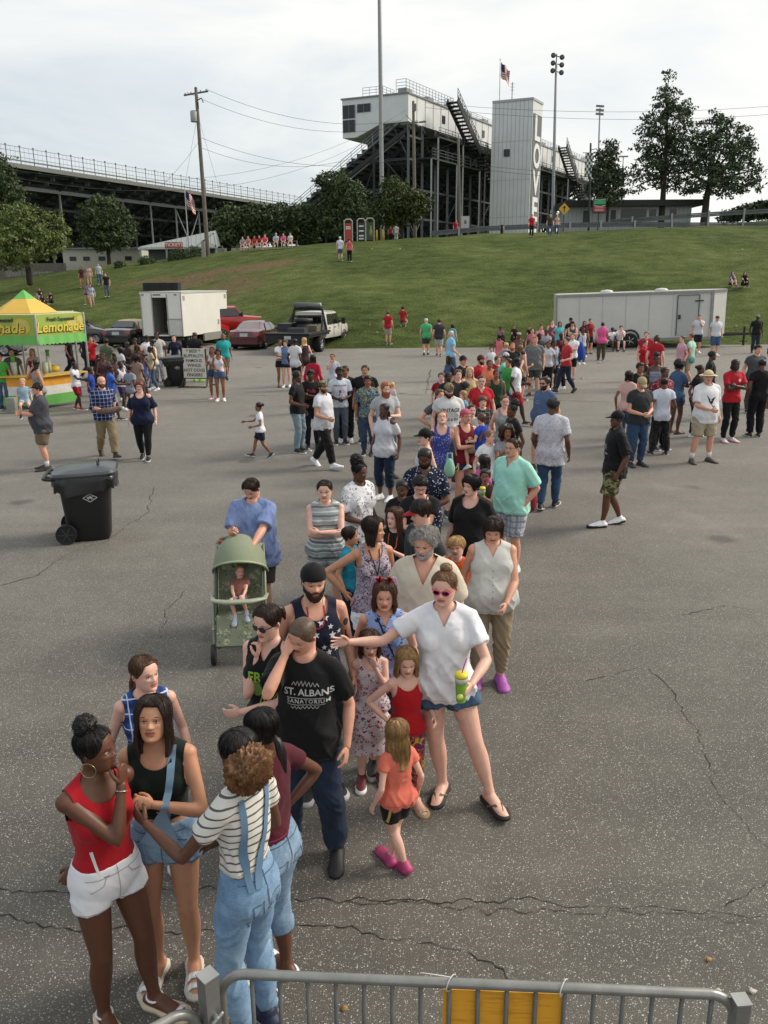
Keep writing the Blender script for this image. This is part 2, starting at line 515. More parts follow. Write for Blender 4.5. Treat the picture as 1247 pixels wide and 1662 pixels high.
ARMS={'down':((.155,-.015,.50),(.25,1,0),'relax',(0,-1,0)),'swingf':((.145,-.10,.53),(.2,1,-.3),'relax',(0,-1,0)),'swingb':((.15,.10,.525),(.3,1,0),'relax',(0,-1,0)),'bent':((.14,-.13,.60),(.3,.8,-.7),'relax',(0,0,1)),'hip':((.112,-.015,.585),(1,.45,0),'relax',(0,1,.2)),'pocket':((.115,-.02,.525),(.8,.8,0),'fist',(-.3,-1,0)),'cross':((-.045,-.105,.665),(1,-.1,-.6),'relax',(0,0,1)),'cross2':((-.045,-.13,.69),(1,-.1,-.7),'relax',(0,0,1)),'belly':((.035,-.125,.60),(.7,.5,-.6),'relax',(0,-.2,1)),'chest':((.02,-.125,.72),(.7,.2,-1),'grip',(0,.4,1)),'phone':((.045,-.165,.70),(.5,.5,-1),'grip',(1,.2,.4)),'mouth':(('h',.16,-.60,-.72),(.8,.1,-1),'grip',(.6,-.2,.8)),'chin':(('h',.12,-.56,-.90),(.5,.0,-1),'grip',(-.2,-.2,1)),'brow':(('h',.20,-.66,-.34),(.9,-.2,-1),'flat',(1,0,.1)),'ear':(('h',.50,-.16,-.62),(.8,-.4,-1),'grip',(.2,.6,.6)),'back':((.03,.095,.56),(.9,.6,0),'relax',(0,.3,1)),'fwd':((.10,-.26,.66),(.3,.3,-1),'relax',(0,-.2,1)),'fwdup':((.07,-.24,.76),(.3,.1,-1),'grip',(0,-.2,1)),'out':((.36,-.02,.74),(0,.6,-1),'relax',(0,0,1)),'hold':((.0,-.15,.665),(.8,.2,-.8),'flat',(0,0,1)),'lap':((.05,-.2,.58),(.8,.3,-.2),'relax',(0,-.3,1)),'knee':((.05,-.28,.60),(.8,.2,.2),'relax',(0,-.3,1)),}
LEGS={'stand':((.058,0,.045,10,0),(.058,0,.045,10,0)),'wide':((.10,0,.045,14,0),(.10,.01,.045,14,0)),'relaxa':((.085,-.05,.045,18,0),(.05,.015,.045,8,0)),'relaxb':((.05,.015,.045,8,0),(.085,-.05,.045,18,0)),'walka':((.04,-.16,.050,4,-10),(.04,.17,.085,4,38)),'walkb':((.04,.17,.085,4,38),(.04,-.16,.050,4,-10)),'stepa':((.045,-.09,.045,5,0),(.045,.09,.06,5,15)),'stepb':((.045,.09,.06,5,15),(.045,-.09,.045,5,0)),'cross':((-.02,-.06,.045,0,0),(-.02,.05,.06,0,20)),'sit':((.075,-.27,.045,6,0),(.09,-.25,.045,10,0)),'ground':((.07,-.32,.04,6,0),(.08,-.30,.04,8,0)),'squat':((.07,-.06,.045,10,0),(.07,.06,.07,4,25)),'lap':((.10,-.17,.22,10,25),(.10,-.17,.22,10,25)),}
def ik(S,Tg,l1,l2,hint):
 d=Tg-S;L=np.linalg.norm(d);mx=(l1+l2)*.995
 if L>mx:Tg=S+d/L*mx;d=Tg-S;L=mx
 L=max(L,abs(l1-l2)*1.05+1e-4);u=d/np.linalg.norm(d)
 a=(l1*l1-l2*l2+L*L)/(2*L);hgt=math.sqrt(max(l1*l1-a*a,0))
 hn=np.asarray(hint,dtype=float);hn=hn-u*(hn@u);hn=unit(hn)
 return S+u*a+hn*hgt,Tg
class Body:
 def __init__(s,h,sex='m',w=1.0,belly=0.0,lean=0,side=0,twist=0,a='down',b='down',legs='stand',hy=0,hp=0,ht=0,pz=None,bust=1.0,hs=None,lw=None,kid=False,**_):
  s.h,s.sex,s.w,s.belly=h,sex,w,belly
  hs=hs or 1+max(0,1.62-h)*.42
  s.hh=.13*hs*h;s.k=(1-.13*hs)/.862
  k=s.k;s.Z=lambda z:z*k*h
  s.wl=lw or(1+(w-1)*.75);s.wa=1+(w-1)*.7
  ws=1+(w-1)*.45
  s.shx=(.104 if sex=='m' else.090)*h*ws*(1 if h>1.4 else.94)
  s.O=np.array((0.0,0,0 if pz is None else pz-s.Z(.515)))
  s.Rt=rotz(R(twist))@roty(R(side))@rotx(R(lean))
  s.piv=np.array((0,0,s.Z(.53)))+s.O
  s.bustf=bust if sex=='f' and not kid else 0
  nb=s.T((0,.006*h,s.Z(.845)))
  Rn=rotz(R(twist*.0))@s.Rt
  s.Rh=Rn@rotx(-R(lean)*.7)@rotz(R(hy))@rotx(R(hp))@roty(R(ht))
  s.hc=nb+Rn@np.array((0,-.010*h,h-s.Z(.845)-.5*s.hh))+s.Rh@np.array((0,-.01*h,0))-np.array((0,-.01*h,0))
  s.nb=nb
  s.arm={}
  for sd,nm,sp in((-1,'a',a),(1,'b',b)):
   if isinstance(sp,str):tgt,hint,hp_,th=ARMS[sp];rel=True
   else:
    base=ARMS.get(sp[1]if len(sp)>1 and isinstance(sp[1],str)else 'bent')
    tgt=sp[0];hint=sp[2]if len(sp)>2 and sp[2]else base[1];hp_=sp[3]if len(sp)>3 and sp[3]else base[2];th=sp[4]if len(sp)>4 else base[3]
   S=s.T((sd*s.shx,.004*h,s.Z(.803)))
   yb=0 if isinstance(tgt[0],str)else-belly*h*(.9 if tgt[1]<-.05 and tgt[2]<.72 else 0)
   hdt=tgt[0]if isinstance(tgt[0],str)else None
   Tg=s.hc+s.Rh@(np.array((sd*tgt[1],tgt[2],tgt[3]))*s.hh)if hdt else s.T((sd*tgt[0]*h*(ws if abs(tgt[0])>.05 else 1),tgt[1]*h*(1+(w-1)*.6)+yb,s.Z(tgt[2])if tgt[2]<=.84 else s.hc_rest_z(tgt[2])))
   hint=s.Rt@np.array((sd*hint[0],hint[1],hint[2]))
   E,W=ik(S,Tg,s.Z(.178),s.Z(.155),hint)
   d=unit(W-E);t=s.Rt@np.array((sd*th[0],th[1],th[2]));t=unit(t-d*(t@d))
   s.arm[nm]=dict(S=S,E=E,W=W,d=d,t=t,sd=sd,pose=hp_)
  s.leg={}
  lg=LEGS[legs]if isinstance(legs,str)else legs
  for sd,nm,q in((-1,'a',lg[0]),(1,'b',lg[1])):
   H=np.array((sd*.052*h*(1+(w-1)*.5),0.004*h,s.Z(.515)))+s.O
   zoff=s.O[2]+s.Z(.515)-s.Z(.515)if pz is not None and legs=='lap' else 0
   A=np.array((sd*q[0]*h*(1+(w-1)*.5),q[1]*h,s.Z(q[2])+(zoff if legs=='lap' else 0)))
   K,A=ik(H,A,s.Z(.243),s.Z(.232),(sd*.12,-1,.6 if legs in('ground','squat','lap','sit')else 0))
   s.leg[nm]=dict(H=H,K=K,A=A,sd=sd,yaw=-sd*R(q[3])*-1,pitch=R(q[4]))
 def hc_rest_z(s,z):return s.Z(.84)+(z-.84)/.16*(s.h-s.Z(.84))
 def T(s,p):
  """rest point -> posed torso point"""
  p=np.asarray(p,dtype=float);single=p.ndim==1
  p=np.atleast_2d(p)+s.O
  w=sstep(p[:,2],s.Z(.50)+s.O[2],s.Z(.68)+s.O[2])[:,None]
  q=p-s.piv
  r=q*(1-w)+(q@s.Rt.T)*w
  r=r+s.piv
  return r[0]if single else r
 def torso(s,add=0.0,z0=.465,z1=.85,drape=0.0,hemw=1.0,shd=1.0):
  tb=np.array(TORSO[s.sex]);h,w=s.h,s.w
  zs=[z for z in np.linspace(z0,z1,max(4,int((z1-z0)/.018)))]
  rings=[]
  cw=np.interp(.74,tb[:,0],tb[:,1]);cd=np.interp(.74,tb[:,0],tb[:,2])
  for z in zs:
   hw=np.interp(z,tb[:,0],tb[:,1]);hd=np.interp(z,tb[:,0],tb[:,2]);yo=np.interp(z,tb[:,0],tb[:,3])
   up=sstep(z,.76,.84);ww=w*(1-up)+(1+(w-1)*.45)*up
   bl=s.belly*math.exp(-((z-.60)/.075)**2)
   hw=hw*ww+bl*.35;hd=hd*ww+bl*.5;yo=yo-bl*.55
   if drape and z<.74:
    hw=max(hw,cw*w*drape);dd=max(hd,cd*w*drape);yo-=(dd-hd)*.3;hd=dd
   if z<.56 and hemw!=1:hw*=1+(hemw-1)*(.56-z)/.1;hd*=1+(hemw-1)*(.56-z)/.1
   ex=.006*h if drape and z<.57 and z0<.53 else 0
   rings.append((z,hw*h+add+ex,hd*h+add+ex,yo*h))
  n=24;V=[]
  a=np.linspace(0,2*np.pi,n,endpoint=False)
  for z,hw,hd,yo in rings:
   e=.82 if z<.8 else.9
   V.append(np.stack([hw*np.sign(np.cos(a))*np.abs(np.cos(a))**e,yo+hd*np.sign(np.sin(a))*np.abs(np.sin(a))**e,np.full(n,s.Z(z))],-1))
  V=s.T(np.vstack(V));m=len(rings)
  F=[(k*n+i,k*n+(i+1)%n,(k+1)*n+(i+1)%n,(k+1)*n+i)for k in range(m-1)for i in range(n)]
  F.append(list(range(n))[::-1]);F.append(list(range((m-1)*n,m*n)))
  out=[(V,F)]
  if s.bustf and z0<.72 and z1>.72:
   for sd in(-1,1):
    c=s.T((sd*.040*h*w,-.034*h*w**.9,s.Z(.722)));out.append(ellips(c,(.044*h*w*s.bustf+add,(.034*h*w**.7)*s.bustf+add,.047*h*s.bustf*w**.6+add),14,10))
   if add>.008:out.append(ellips(s.T((0,-.030*h*w**.9,s.Z(.716))),(.05*h*w+add,.028*h*w**.7+add,.042*h+add),14,10))
  if z1>.82:
   for sd in(-1,1):
    out.append(tube([s.T((sd*.012*h,.010*h,s.Z(.838))),s.T((sd*.05*h,.008*h,s.Z(.822))),s.T((sd*s.shx,.004*h,s.Z(.803)))],[.030*h+add*.8,.028*h+add*.8,.0275*h+add*.8],12))
  if z0<.5:
   for sd in(-1,1):
    out.append(ellips(s.T((sd*.045*h*w,.030*h*w,s.Z(.505))),(.046*h*w+add,.046*h*w+add,.045*h+add),14,8))
  return out
 def limb(s,kind,nm,t0,t1,add=0.0,flare=0.0,rnd=False):
  h=s.h
  if kind=='arm':L=s.arm[nm];p0,p1,p2=L['S'],L['E'],L['W'];TT,RR,ww=ARM_T,ARM_R,s.wa
  else:L=s.leg[nm];p0,p1,p2=L['H'],L['K'],L['A'];TT,RR,ww=LEG_T,LEG_R,s.wl
  ts=[t for t in np.linspace(t0,t1,max(3,int((t1-t0)*9)+1))]
  pts,rr=[],[]
  for t in ts:
   p=p0+(p1-p0)*t if t<=1 else p1+(p2-p1)*(t-1)
   if kind=='leg' and t>1:p=p+np.array((0,.010*h*math.sin(math.pi*(t-1)),0))
   f=1.0 if s.sex=='m' or kind=='leg' else.86
   tap=1+(ww-1)*(1-.45*max(0,t-1))
   r=np.interp(t,TT,RR)*h*tap*f+add+flare*(t-t0)/max(t1-t0,.01)
   pts.append(p);rr.append(r)
  return tube(pts,rr,14,1.0,up=(0,1,0),cap=rnd)
def join(parts):
 V,F,n=[],[],0
 for v,f in parts:
  V.append(v);F.extend([[q+n for q in ff]for ff in f]);n+=len(v)
 return np.vstack(V),F
def foot_frame(L):
 y=rotz(L['sd']*R(0));yaw=L['yaw']
 return rotz(yaw)@rotx(L['pitch'])
def foot_prims(B,L,add=0.0,toes=False):
 """foot from heel to toe, in foot frame with the ankle above the origin"""
 h=B.h;Rf=foot_frame(L);A=L['A'];ah=B.Z(.045)
 f=h*(1.0 if h>1.4 else 1.08)
 pts=[(0,.030,-.62),(0,.012,-.5),(0,-.02,-.42),(0,-.055,-.58),(0,-.085,-.68),(0,-.108,-.76)]
 rad=[.019,.023,.0245,.0235,.0245,.020];fl=[1.0,1.0,.95,.78,.58,.5]
 P_=np.array([(x,y*f,z*ah)for x,y,z in pts])
 Rw=[r*f+add for r in rad]
 v,fc=tube(P_,Rw,14,fl,up=(0,0,1))
 v[:,2]=np.maximum(v[:,2],-ah*.98)
 out=[(v@Rf.T+A,fc)]
 out.append(tube([A+Rf@np.array((0,.004*f,.1*ah)),A+Rf@np.array((0,.002*f,-.4*ah))],[.0205*f+add,.021*f+add],12))
 if toes:
  for i,(x,y,r)in enumerate(((-.014,-.125,.0075),(-.004,-.128,.006),(.005,-.124,.0056),(.0125,-.118,.005),(.019,-.110,.0045))):
   x*=-L['sd']
   a_=np.array((x*f,(y+.03)*f,-.80*ah));b_=np.array((x*f,y*f,-.86*ah))
   v,fc=tube([a_,b_],[r*f,r*f*.9],8);out.append((v@Rf.T+A,fc))
 return out
SKIN={'p':('#dcae9b','#b9685f'),'r':('#d29c84','#ad5d52'),'t':('#bd8a6c','#97554a'),'m':('#8a5b41','#6d3a32'),'d':('#5f3d2c','#522c28'),'dd':('#40291f','#3c2220')}
HAIRC={'black':'#171312','dark':'#30231c','brown':'#54392a','lbrown':'#7a5a40','dblond':'#97774f','blond':'#c4a06c','grey':'#9b9792','red':'#5f2a1c','ginger':'#8a4e2a','bleach':'#6b4a2c','pink':'#b8475a','white':'#c9c6c0','buzz':'#574638'}
def skin_mats(tone,hair):
 out=[]
 for i,c in enumerate(SKIN[tone]):
  key=('skin',tone,i)
  if key not in MATS:
   m,nt,ns,ls,b=nodes_mat('skin' if i==0 else 'lips')
   cc=lin(c);v=objco(nt)
   f=noise(nt,v,14,5,0.6)
   red=(min(1,cc[0]*1.06),cc[1]*.86,cc[2]*.84)
   ls.new(ramp(nt,f,[(0.32,tuple(x*.88 for x in cc[:3])),(0.55,cc[:3]),(0.72,red)]),b.inputs['Base Color'])
   b.inputs['Roughness'].default_value=0.46 if i==0 else.38
   b.inputs['Specular IOR Level'].default_value=.42
   if i==0:
    b.inputs['Subsurface Weight'].default_value=0.12
    b.inputs['Subsurface Radius'].default_value=(.9,.35,.2);b.inputs['Subsurface Scale'].default_value=.008
    bump(nt,b,noise(nt,v,260,2),.12,.002)
   MATS[key]=m
  out.append(MATS[key])
 return[out[0],mat('#d8d2ca',.25,name='eye_white',var=.03),mat('#1c120c',.15,name='iris',var=.1),out[1],hair_mat(hair)]
def hair_mat(c):
 key=('hair',c)
 if key in MATS:return MATS[key]
 m,nt,ns,ls,b=nodes_mat('hair')
 cc=lin(HAIRC.get(c,c))
 n1=noise(nt,objco(nt,(1,1,.15)),160,3,.6);n2=noise(nt,objco(nt),12,3)
 f=math_(nt,'MULTIPLY_ADD',n1,.6,math_(nt,'MULTIPLY',n2,.4))
 ls.new(ramp(nt,f,[(.32,tuple(x*.5 for x in cc[:3])),(.52,cc[:3]),(.70,tuple(min(1,x*1.9+.006)for x in cc[:3]))]),b.inputs['Base Color'])
 b.inputs['Roughness'].default_value=.42;b.inputs['Specular IOR Level'].default_value=.35
 b.inputs['Anisotropic'].default_value=.5
 bump(nt,b,n1,.5,.003)
 MATS[key]=m
 return m
def fab(kind='plain',c='#888888',c2='#ffffff',c3='#000000',s=1.0,rough=.82):
 """cloth with its printed or woven pattern"""
 key=('fab',kind,c,c2,c3,s)
 if key in MATS:return MATS[key]
 m,nt,ns,ls,b=nodes_mat(kind+'_cloth' if kind!='plain' else 'cloth')
 A,B,C=lin(c),lin(c2),lin(c3)
 v=objco(nt)
 big=noise(nt,v,5,4,.6)
 sep=N(nt,'SeparateXYZ');ls.new(v,sep.inputs[0])
 x,y,z=sep.outputs[0],sep.outputs[1],sep.outputs[2]
 def band(co,freq,w,ph=0.0):
  fr=math_(nt,'FRACT',math_(nt,'MULTIPLY_ADD',co,freq,ph+50.0))
  return math_(nt,'LESS_THAN',fr,w)
 def vor(scale,thr,feat='F1'):
  t=nt.nodes.new('ShaderNodeTexVoronoi');t.feature=feat;t.inputs['Scale'].default_value=scale
  ls.new(v,t.inputs['Vector'])
  return math_(nt,'LESS_THAN',t.outputs['Distance'],thr),t.outputs['Color'],t
 col=A;warp=math_(nt,'MULTIPLY_ADD',noise(nt,v,6,2),.03,z)
 if kind=='stripes':col=mixc(nt,band(warp,26/s,.22),A,B)
 elif kind=='widestripes':col=mixc(nt,band(z,9/s,.45),A,B)
 elif kind=='irregstripes':
  col=mixc(nt,band(warp,24/s,.30),A,B);col=mixc(nt,band(warp,11/s,.22,.3),col,C)
 elif kind=='plaid':
  col=mixc(nt,math_(nt,'MULTIPLY',band(x,13/s,.38),.75),A,C);col=mixc(nt,math_(nt,'MULTIPLY',band(z,13/s,.38),.75),col,C)
  col=mixc(nt,math_(nt,'MULTIPLY',band(x,13/s,.09,.4),.9),col,B);col=mixc(nt,math_(nt,'MULTIPLY',band(z,13/s,.09,.4),.9),col,B)
  col=mixc(nt,math_(nt,'MULTIPLY',band(y,13/s,.09,.4),.0),col,B)
 elif kind=='dots':col=mixc(nt,vor(34/s,.26)[0],A,B)
 elif kind=='print':
  f1,cc,t=vor(20/s,.42);f2=vor(55/s,.35)[0]
  col=mixc(nt,math_(nt,'MULTIPLY',f1,math_(nt,'GREATER_THAN',noise(nt,v,60/s,2),.5)),A,B)
  col=mixc(nt,math_(nt,'MULTIPLY',f2,math_(nt,'GREATER_THAN',noise(nt,v,17/s,1),.56)),col,C)
 elif kind=='floral':
  n1=noise(nt,v,34/s,3,.6,1.5);n2=noise(nt,v,21/s,2,.5,2.0)
  col=mixc(nt,math_(nt,'GREATER_THAN',n1,.54),A,B);col=mixc(nt,math_(nt,'GREATER_THAN',n2,.58),col,C)
 elif kind=='camo':
  n1=noise(nt,v,9/s,2,.5,.6);n2=noise(nt,objco(nt,(1.3,.8,1.7)),11/s,2,.5,.6)
  col=mixc(nt,math_(nt,'GREATER_THAN',n1,.53),A,B);col=mixc(nt,math_(nt,'GREATER_THAN',n2,.57),col,C)
 elif kind=='denim':
  n1=noise(nt,v,4.5,4,.65);n3=noise(nt,objco(nt,(1,1,3)),60,3)
  f=math_(nt,'MULTIPLY_ADD',n3,.35,math_(nt,'MULTIPLY',n1,.75))
  col=mixc(nt,ramp(nt,f,[(.34,(0,0,0)),(.84,(1,1,1))]),A,B)
 elif kind=='tiedye':
  n1=noise(nt,v,3.5,4,.6,2.5);col=mixc(nt,ramp(nt,n1,[(.38,(0,0,0)),(.6,(1,1,1))]),A,B)
 elif kind=='block':
  col=mixc(nt,math_(nt,'LESS_THAN',z,s),A,B)
 elif kind=='fade':
  f=ramp(nt,math_(nt,'DIVIDE',z,1.6),[(s-.08,(0,0,0)),(s+.08,(1,1,1))]);col=mixc(nt,f,B,A)
 colv=mixc(nt,ramp(nt,big,[(.3,(0.0,0,0)),(.75,(.16,.16,.16))]),col,(0,0,0),'MIX')if not isinstance(col,tuple)else mixc(nt,ramp(nt,big,[(.3,(0,0,0)),(.75,(.14,.14,.14))]),col,(0,0,0))
 ls.new(colv,b.inputs['Base Color'])
 b.inputs['Roughness'].default_value=rough;b.inputs['Specular IOR Level'].default_value=.25
 b.inputs['Sheen Weight'].default_value=.06
 h=math_(nt,'MULTIPLY_ADD',noise(nt,v,24,4,.6),1.0,math_(nt,'MULTIPLY',noise(nt,v,420,2),.12))
 bump(nt,b,h,.3,.008)
 MATS[key]=m
 return m
def F_(*a,**k):return lambda:fab(*a,**k)
WHITE,OFFW,BLACK,NAVY='#e4e4e8','#cfc9bc','#131315','#141b30'
def cmat(spec,s=1.0):
 if isinstance(spec,str):
  return fab('plain',spec)
 return fab(*spec)
DEN=('denim','#26374f','#5a7596');LDEN=('denim','#52708f','#a5bccf');DDEN=('denim','#131c2c','#2a3a52');GDEN=('denim','#39424c','#6d7884')
LOD_V={0:.0105,1:.017,2:.027}
def folds(V,F,B,kind,amp,seed):
 Nn=vnormals(V,F);P=V/B.h*1.75+seed*3.1
 if kind=='top':
  q=P*np.array((8.0,8.0,2.4))+np.stack([P[:,2]*5,P[:,2]*1.5,P[:,0]*2],-1)
  n=vnoise(q);r=1-np.abs(2*n-1);r2=1-np.abs(2*vnoise(P*np.array((11,11,5))+np.stack([-P[:,2]*8,P[:,2]*3,P[:,0]*6],-1)+9)-1)
  z=V[:,2]/B.Z(1);w=.35+.65*sstep(z,.80,.58)
  d=(r**3*1.0+r2**4*.55-.25)*w
 elif kind=='leg':
  q=P*np.array((7.0,7.0,17.0))+np.stack([P[:,2]*0,P[:,2]*3,P[:,0]*22],-1)
  n=vnoise(q);r=1-np.abs(2*n-1);r2=vnoise(P*14+4)
  z=V[:,2]/B.Z(1);w=.35+.8*np.exp(-((z-.27)/.06)**2)+1.0*sstep(z,.16,.05)+.6*np.exp(-((z-.46)/.05)**2)
  d=(r**3*.95+r2*.25-.3)*w
 else:
  a=np.arctan2(P[:,0],P[:,1]);d=np.sin(a*9+vnoise(P*4)*6)*sstep(V[:,2]/B.Z(1),.66,.4)*1.2
 return V+Nn*(d*amp)[:,None]
def cut(V,F,fns):
 """open a neckline or armhole: drop what is inside, snap the rim onto the curve"""
 for fn in fns:
  f=fn(V);keepf=(f[F]>0).all(1)
  F2=F[keepf]
  if len(F2)==0:continue
  used=np.zeros(len(V),bool);used[F2.ravel()]=True
  dropped=np.zeros(len(V),bool);dropped[F[~keepf].ravel()]=True
  rim=used&dropped
  p=V[rim]
  for _ in range(3):
   e=1e-4;f0=fn(p);g=np.stack([(fn(p+np.eye(3)[i]*e)-f0)/e for i in range(3)],-1)
   gg=np.maximum((g**2).sum(1,keepdims=True),1e-6);st=-f0[:,None]*g/gg
   ln=np.linalg.norm(st,axis=1,keepdims=True);st*=np.minimum(1,.012/np.maximum(ln,1e-6));p=p+st
  V=V.copy();V[rim]=p;F=F2
 used=np.zeros(len(V),bool);used[F.ravel()]=True
 idx=np.cumsum(used)-1
 return V[used],idx[F]
def unpose(B,V):
 return(V-B.piv)@B.Rt+B.piv-B.O
def top_mesh(B,lod,kind='tee',sl=.5,hem=.485,loose=.010,neck='crew',drape=.9,hemw=1.02,amp=1.0,seed=0,sleeve_flare=.012,vz=.785,nz=None,off=False):
 h=B.h;s=h/1.75
 add=loose*s
 parts=B.torso(add=add,z0=hem,z1=nz or.838,drape=drape,hemw=hemw+(.08 if hem<.53 else 0))
 for nm in 'ab':
  if sl>0:parts.append(B.limb('arm',nm,0,sl,add=(.007+loose*.35)*s,flare=sleeve_flare*s if sl<1 else.0,rnd=False));parts.append(ellips(B.arm[nm]['S'],[(.0275*min(B.wa,1.12))*h+add*.6]*3))
 V,F=join(parts)
 V,F=remesh(V,F,LOD_V[lod]*(1 if h>1.3 else.85),{0:5,1:3,2:2}[lod])
 V=folds(V,F,B,'top',.021*s*amp*(1 if lod<2 else.6),seed)
 fns=[]
 def rest(fn):return lambda P:fn(unpose(B,P))
 Z=B.Z
 def ell(cx,cy,cz,rx,ry,rz):return rest(lambda p:np.sqrt(((p[:,0]-cx*h)/(rx*h))**2+((p[:,1]-cy*h)/(ry*h))**2+((p[:,2]-Z(cz))/(rz*h))**2)-1)
 if lod<2 or neck in('tank','scoop','strap','tube'):
  if neck=='crew':fns.append(ell(0,-.012,.862,.047,.052,.040))
  elif neck=='v':
   fns.append(ell(0,-.012,.862,.047,.052,.040))
   def vf(p):
    x,y,z=p[:,0],p[:,1],p[:,2]
    return np.maximum(np.maximum(np.abs(x)-(z-Z(vz))*.52,y+.002),Z(vz)-z)
   fns.append(rest(vf))
  elif neck=='scoop':fns.append(ell(0,-.05,.850,.060,.075,.066))
  elif neck in('tank','strap'):
   fns.append(ell(0,-.035,.862,.055 if neck=='tank' else.066,.085,.085))
   for sd in(-1,1):fns.append(ell(sd*(B.shx/h+.020),0,.80,.043 if neck=='tank' else.05,.09,.075))
  elif neck=='tube':fns.append(rest(lambda p:Z(.775)-p[:,2]+0*p[:,0]))
  if sl==0 and neck in('crew','v','scoop'):
   for sd in(-1,1):fns.append(ell(sd*(B.shx/h+.026),0,.80,.036,.09,.065))
  if off:
   for sd in(-1,1):fns.append(ell(sd*(B.shx/h+.012),-.01,.83,.035,.06,.042))
 if fns:V,F=cut(V,F,fns)
 return V,F
def bottom_mesh(B,lod,L=.55,loose=.012,flare=.01,hi=.565,amp=1.0,seed=0,skirt=None):
 h=B.h;s=h/1.75
 parts=B.torso(add=(.006 if hi<.58 else.011)*s+(loose*.25)*s,z0=.468,z1=hi)
 if skirt is None:
  for nm in 'ab':parts.append(B.limb('leg',nm,.0,L,add=(loose+.006)*s,flare=flare*s))
 else:
  z1,wd=skirt
  c=[(0,0,B.Z(hi-.03)),(0,0,B.Z(.5)),(0,0,B.Z((.5+z1)/2)),(0,0,B.Z(z1))]
  tb=np.array(TORSO[B.sex]);w0=np.interp(hi-.03,tb[:,0],tb[:,1])*B.w*h
  rr=[w0+.008*s,.103*h*B.w+.01*s,(.103*B.w+wd)/2*h+.008,wd*h]
  parts.append(tube([np.array(p)+B.O for p in c],rr,24,.8,up=(0,1,0),cap=False))
 V,F=join(parts)
 V,F=remesh(V,F,LOD_V[lod]*(1 if h>1.3 else.85),{0:4,1:3,2:2}[lod])
 V=folds(V,F,B,'skirt' if skirt else 'leg',.02*s*amp*(1 if lod<2 else.6),seed)
 return V,F
def hair_shell(B,lod,low,th=.045,L=0.0,hang_az=60,vol=0.0,rough=.014,seed=0,frontz=None,part=0.0,flare=.06,az0=None,topth=None):
 """hair as a thick shell: low(az) gives the edge height, L the hanging length (head heights)"""
 na={0:96,1:48,2:20}[lod];nt_={0:40,1:22,2:10}[lod]
 az=np.linspace(-np.pi,np.pi,na,endpoint=False)
 lo=np.array([low(abs(a))for a in az])
 hang=sstep(np.degrees(np.abs(az)),hang_az-12,hang_az+8)*L
 out=[]
 for layer in(0,1):
  rows=[]
  for k in range(nt_):
   t=k/(nt_-1)
   tot=(0.5-lo)+hang
   zc=.5-lo;q=t*(zc*1.25+hang);onskull=q<zc*1.25
   tt=np.clip(q/(zc*1.25),0,1)
   z=.5-zc*(1-np.cos(tt*np.pi/2))**.8
   zs=np.clip(z,-.5,.5)
   x,y=head_prof(np.clip(zs,-.12,.5),az)
   bell=sstep(zs,-.3,.1)
   thk=(th+vol*sstep(-np.abs(z-.05),-.5,0))*np.clip(np.minimum(1.0,(1-tt)*6+.25+(hang>0)),0,1)
   thk=thk if layer==0 else thk*.0-.012
   r=np.maximum(np.hypot(x,y),1e-4);sc=(r+thk)/r
   nz_=np.clip((z-.2)/.3,0,1)
   X,Y=x*sc,y*sc;Zz=z+thk*nz_*(1.0 if topth is None else topth/th)
   dn=np.where(onskull,0,q-zc*1.25)
   Zz=Zz-dn
   f=np.clip(dn/max(L,.01),0,1)
   Y=np.where(dn>0,Y+.10*f*np.cos(az),Y)
   X=np.where(dn>0,X*(1+flare*np.sin(f*np.pi)),X)
   if layer==0:
    nn=vnoise(np.stack([az*14+seed*7,np.full(na,t*3.5+dn*1.5),np.full(na,seed*1.7)],-1))-.5
    n2=vnoise(np.stack([az*4+seed*3,np.full(na,t*3),np.full(na,3.3+seed)],-1))-.5
    d=(nn*1.3+n2*1.6)*rough*1.6
    rr=np.maximum(np.hypot(X,Y),1e-4);X=X*(1+d/rr);Y=Y*(1+d/rr)
    Zz=Zz+n2*rough*(1+5*f)
   rows.append(np.stack([X,Y,Zz],-1))
  out.append(np.array(rows))
 O,I=out
 V=np.vstack([O.reshape(-1,3),I.reshape(-1,3)])
 k=np.arange(nt_-1)[:,None]*na;i=np.arange(na)[None,:];j=(i+1)%na
 F=np.stack([k+i,k+na+i,k+na+j,k+j],-1).reshape(-1,4)
 off=nt_*na;F2=F[:,::-1]+off
 e=(nt_-1)*na;ii=np.arange(na);jj=(ii+1)%na
 F3=np.stack([e+ii,off+e+ii,off+e+jj,e+jj],-1)
 F=np.vstack([F,F2,F3])
 return V,F.tolist(),O
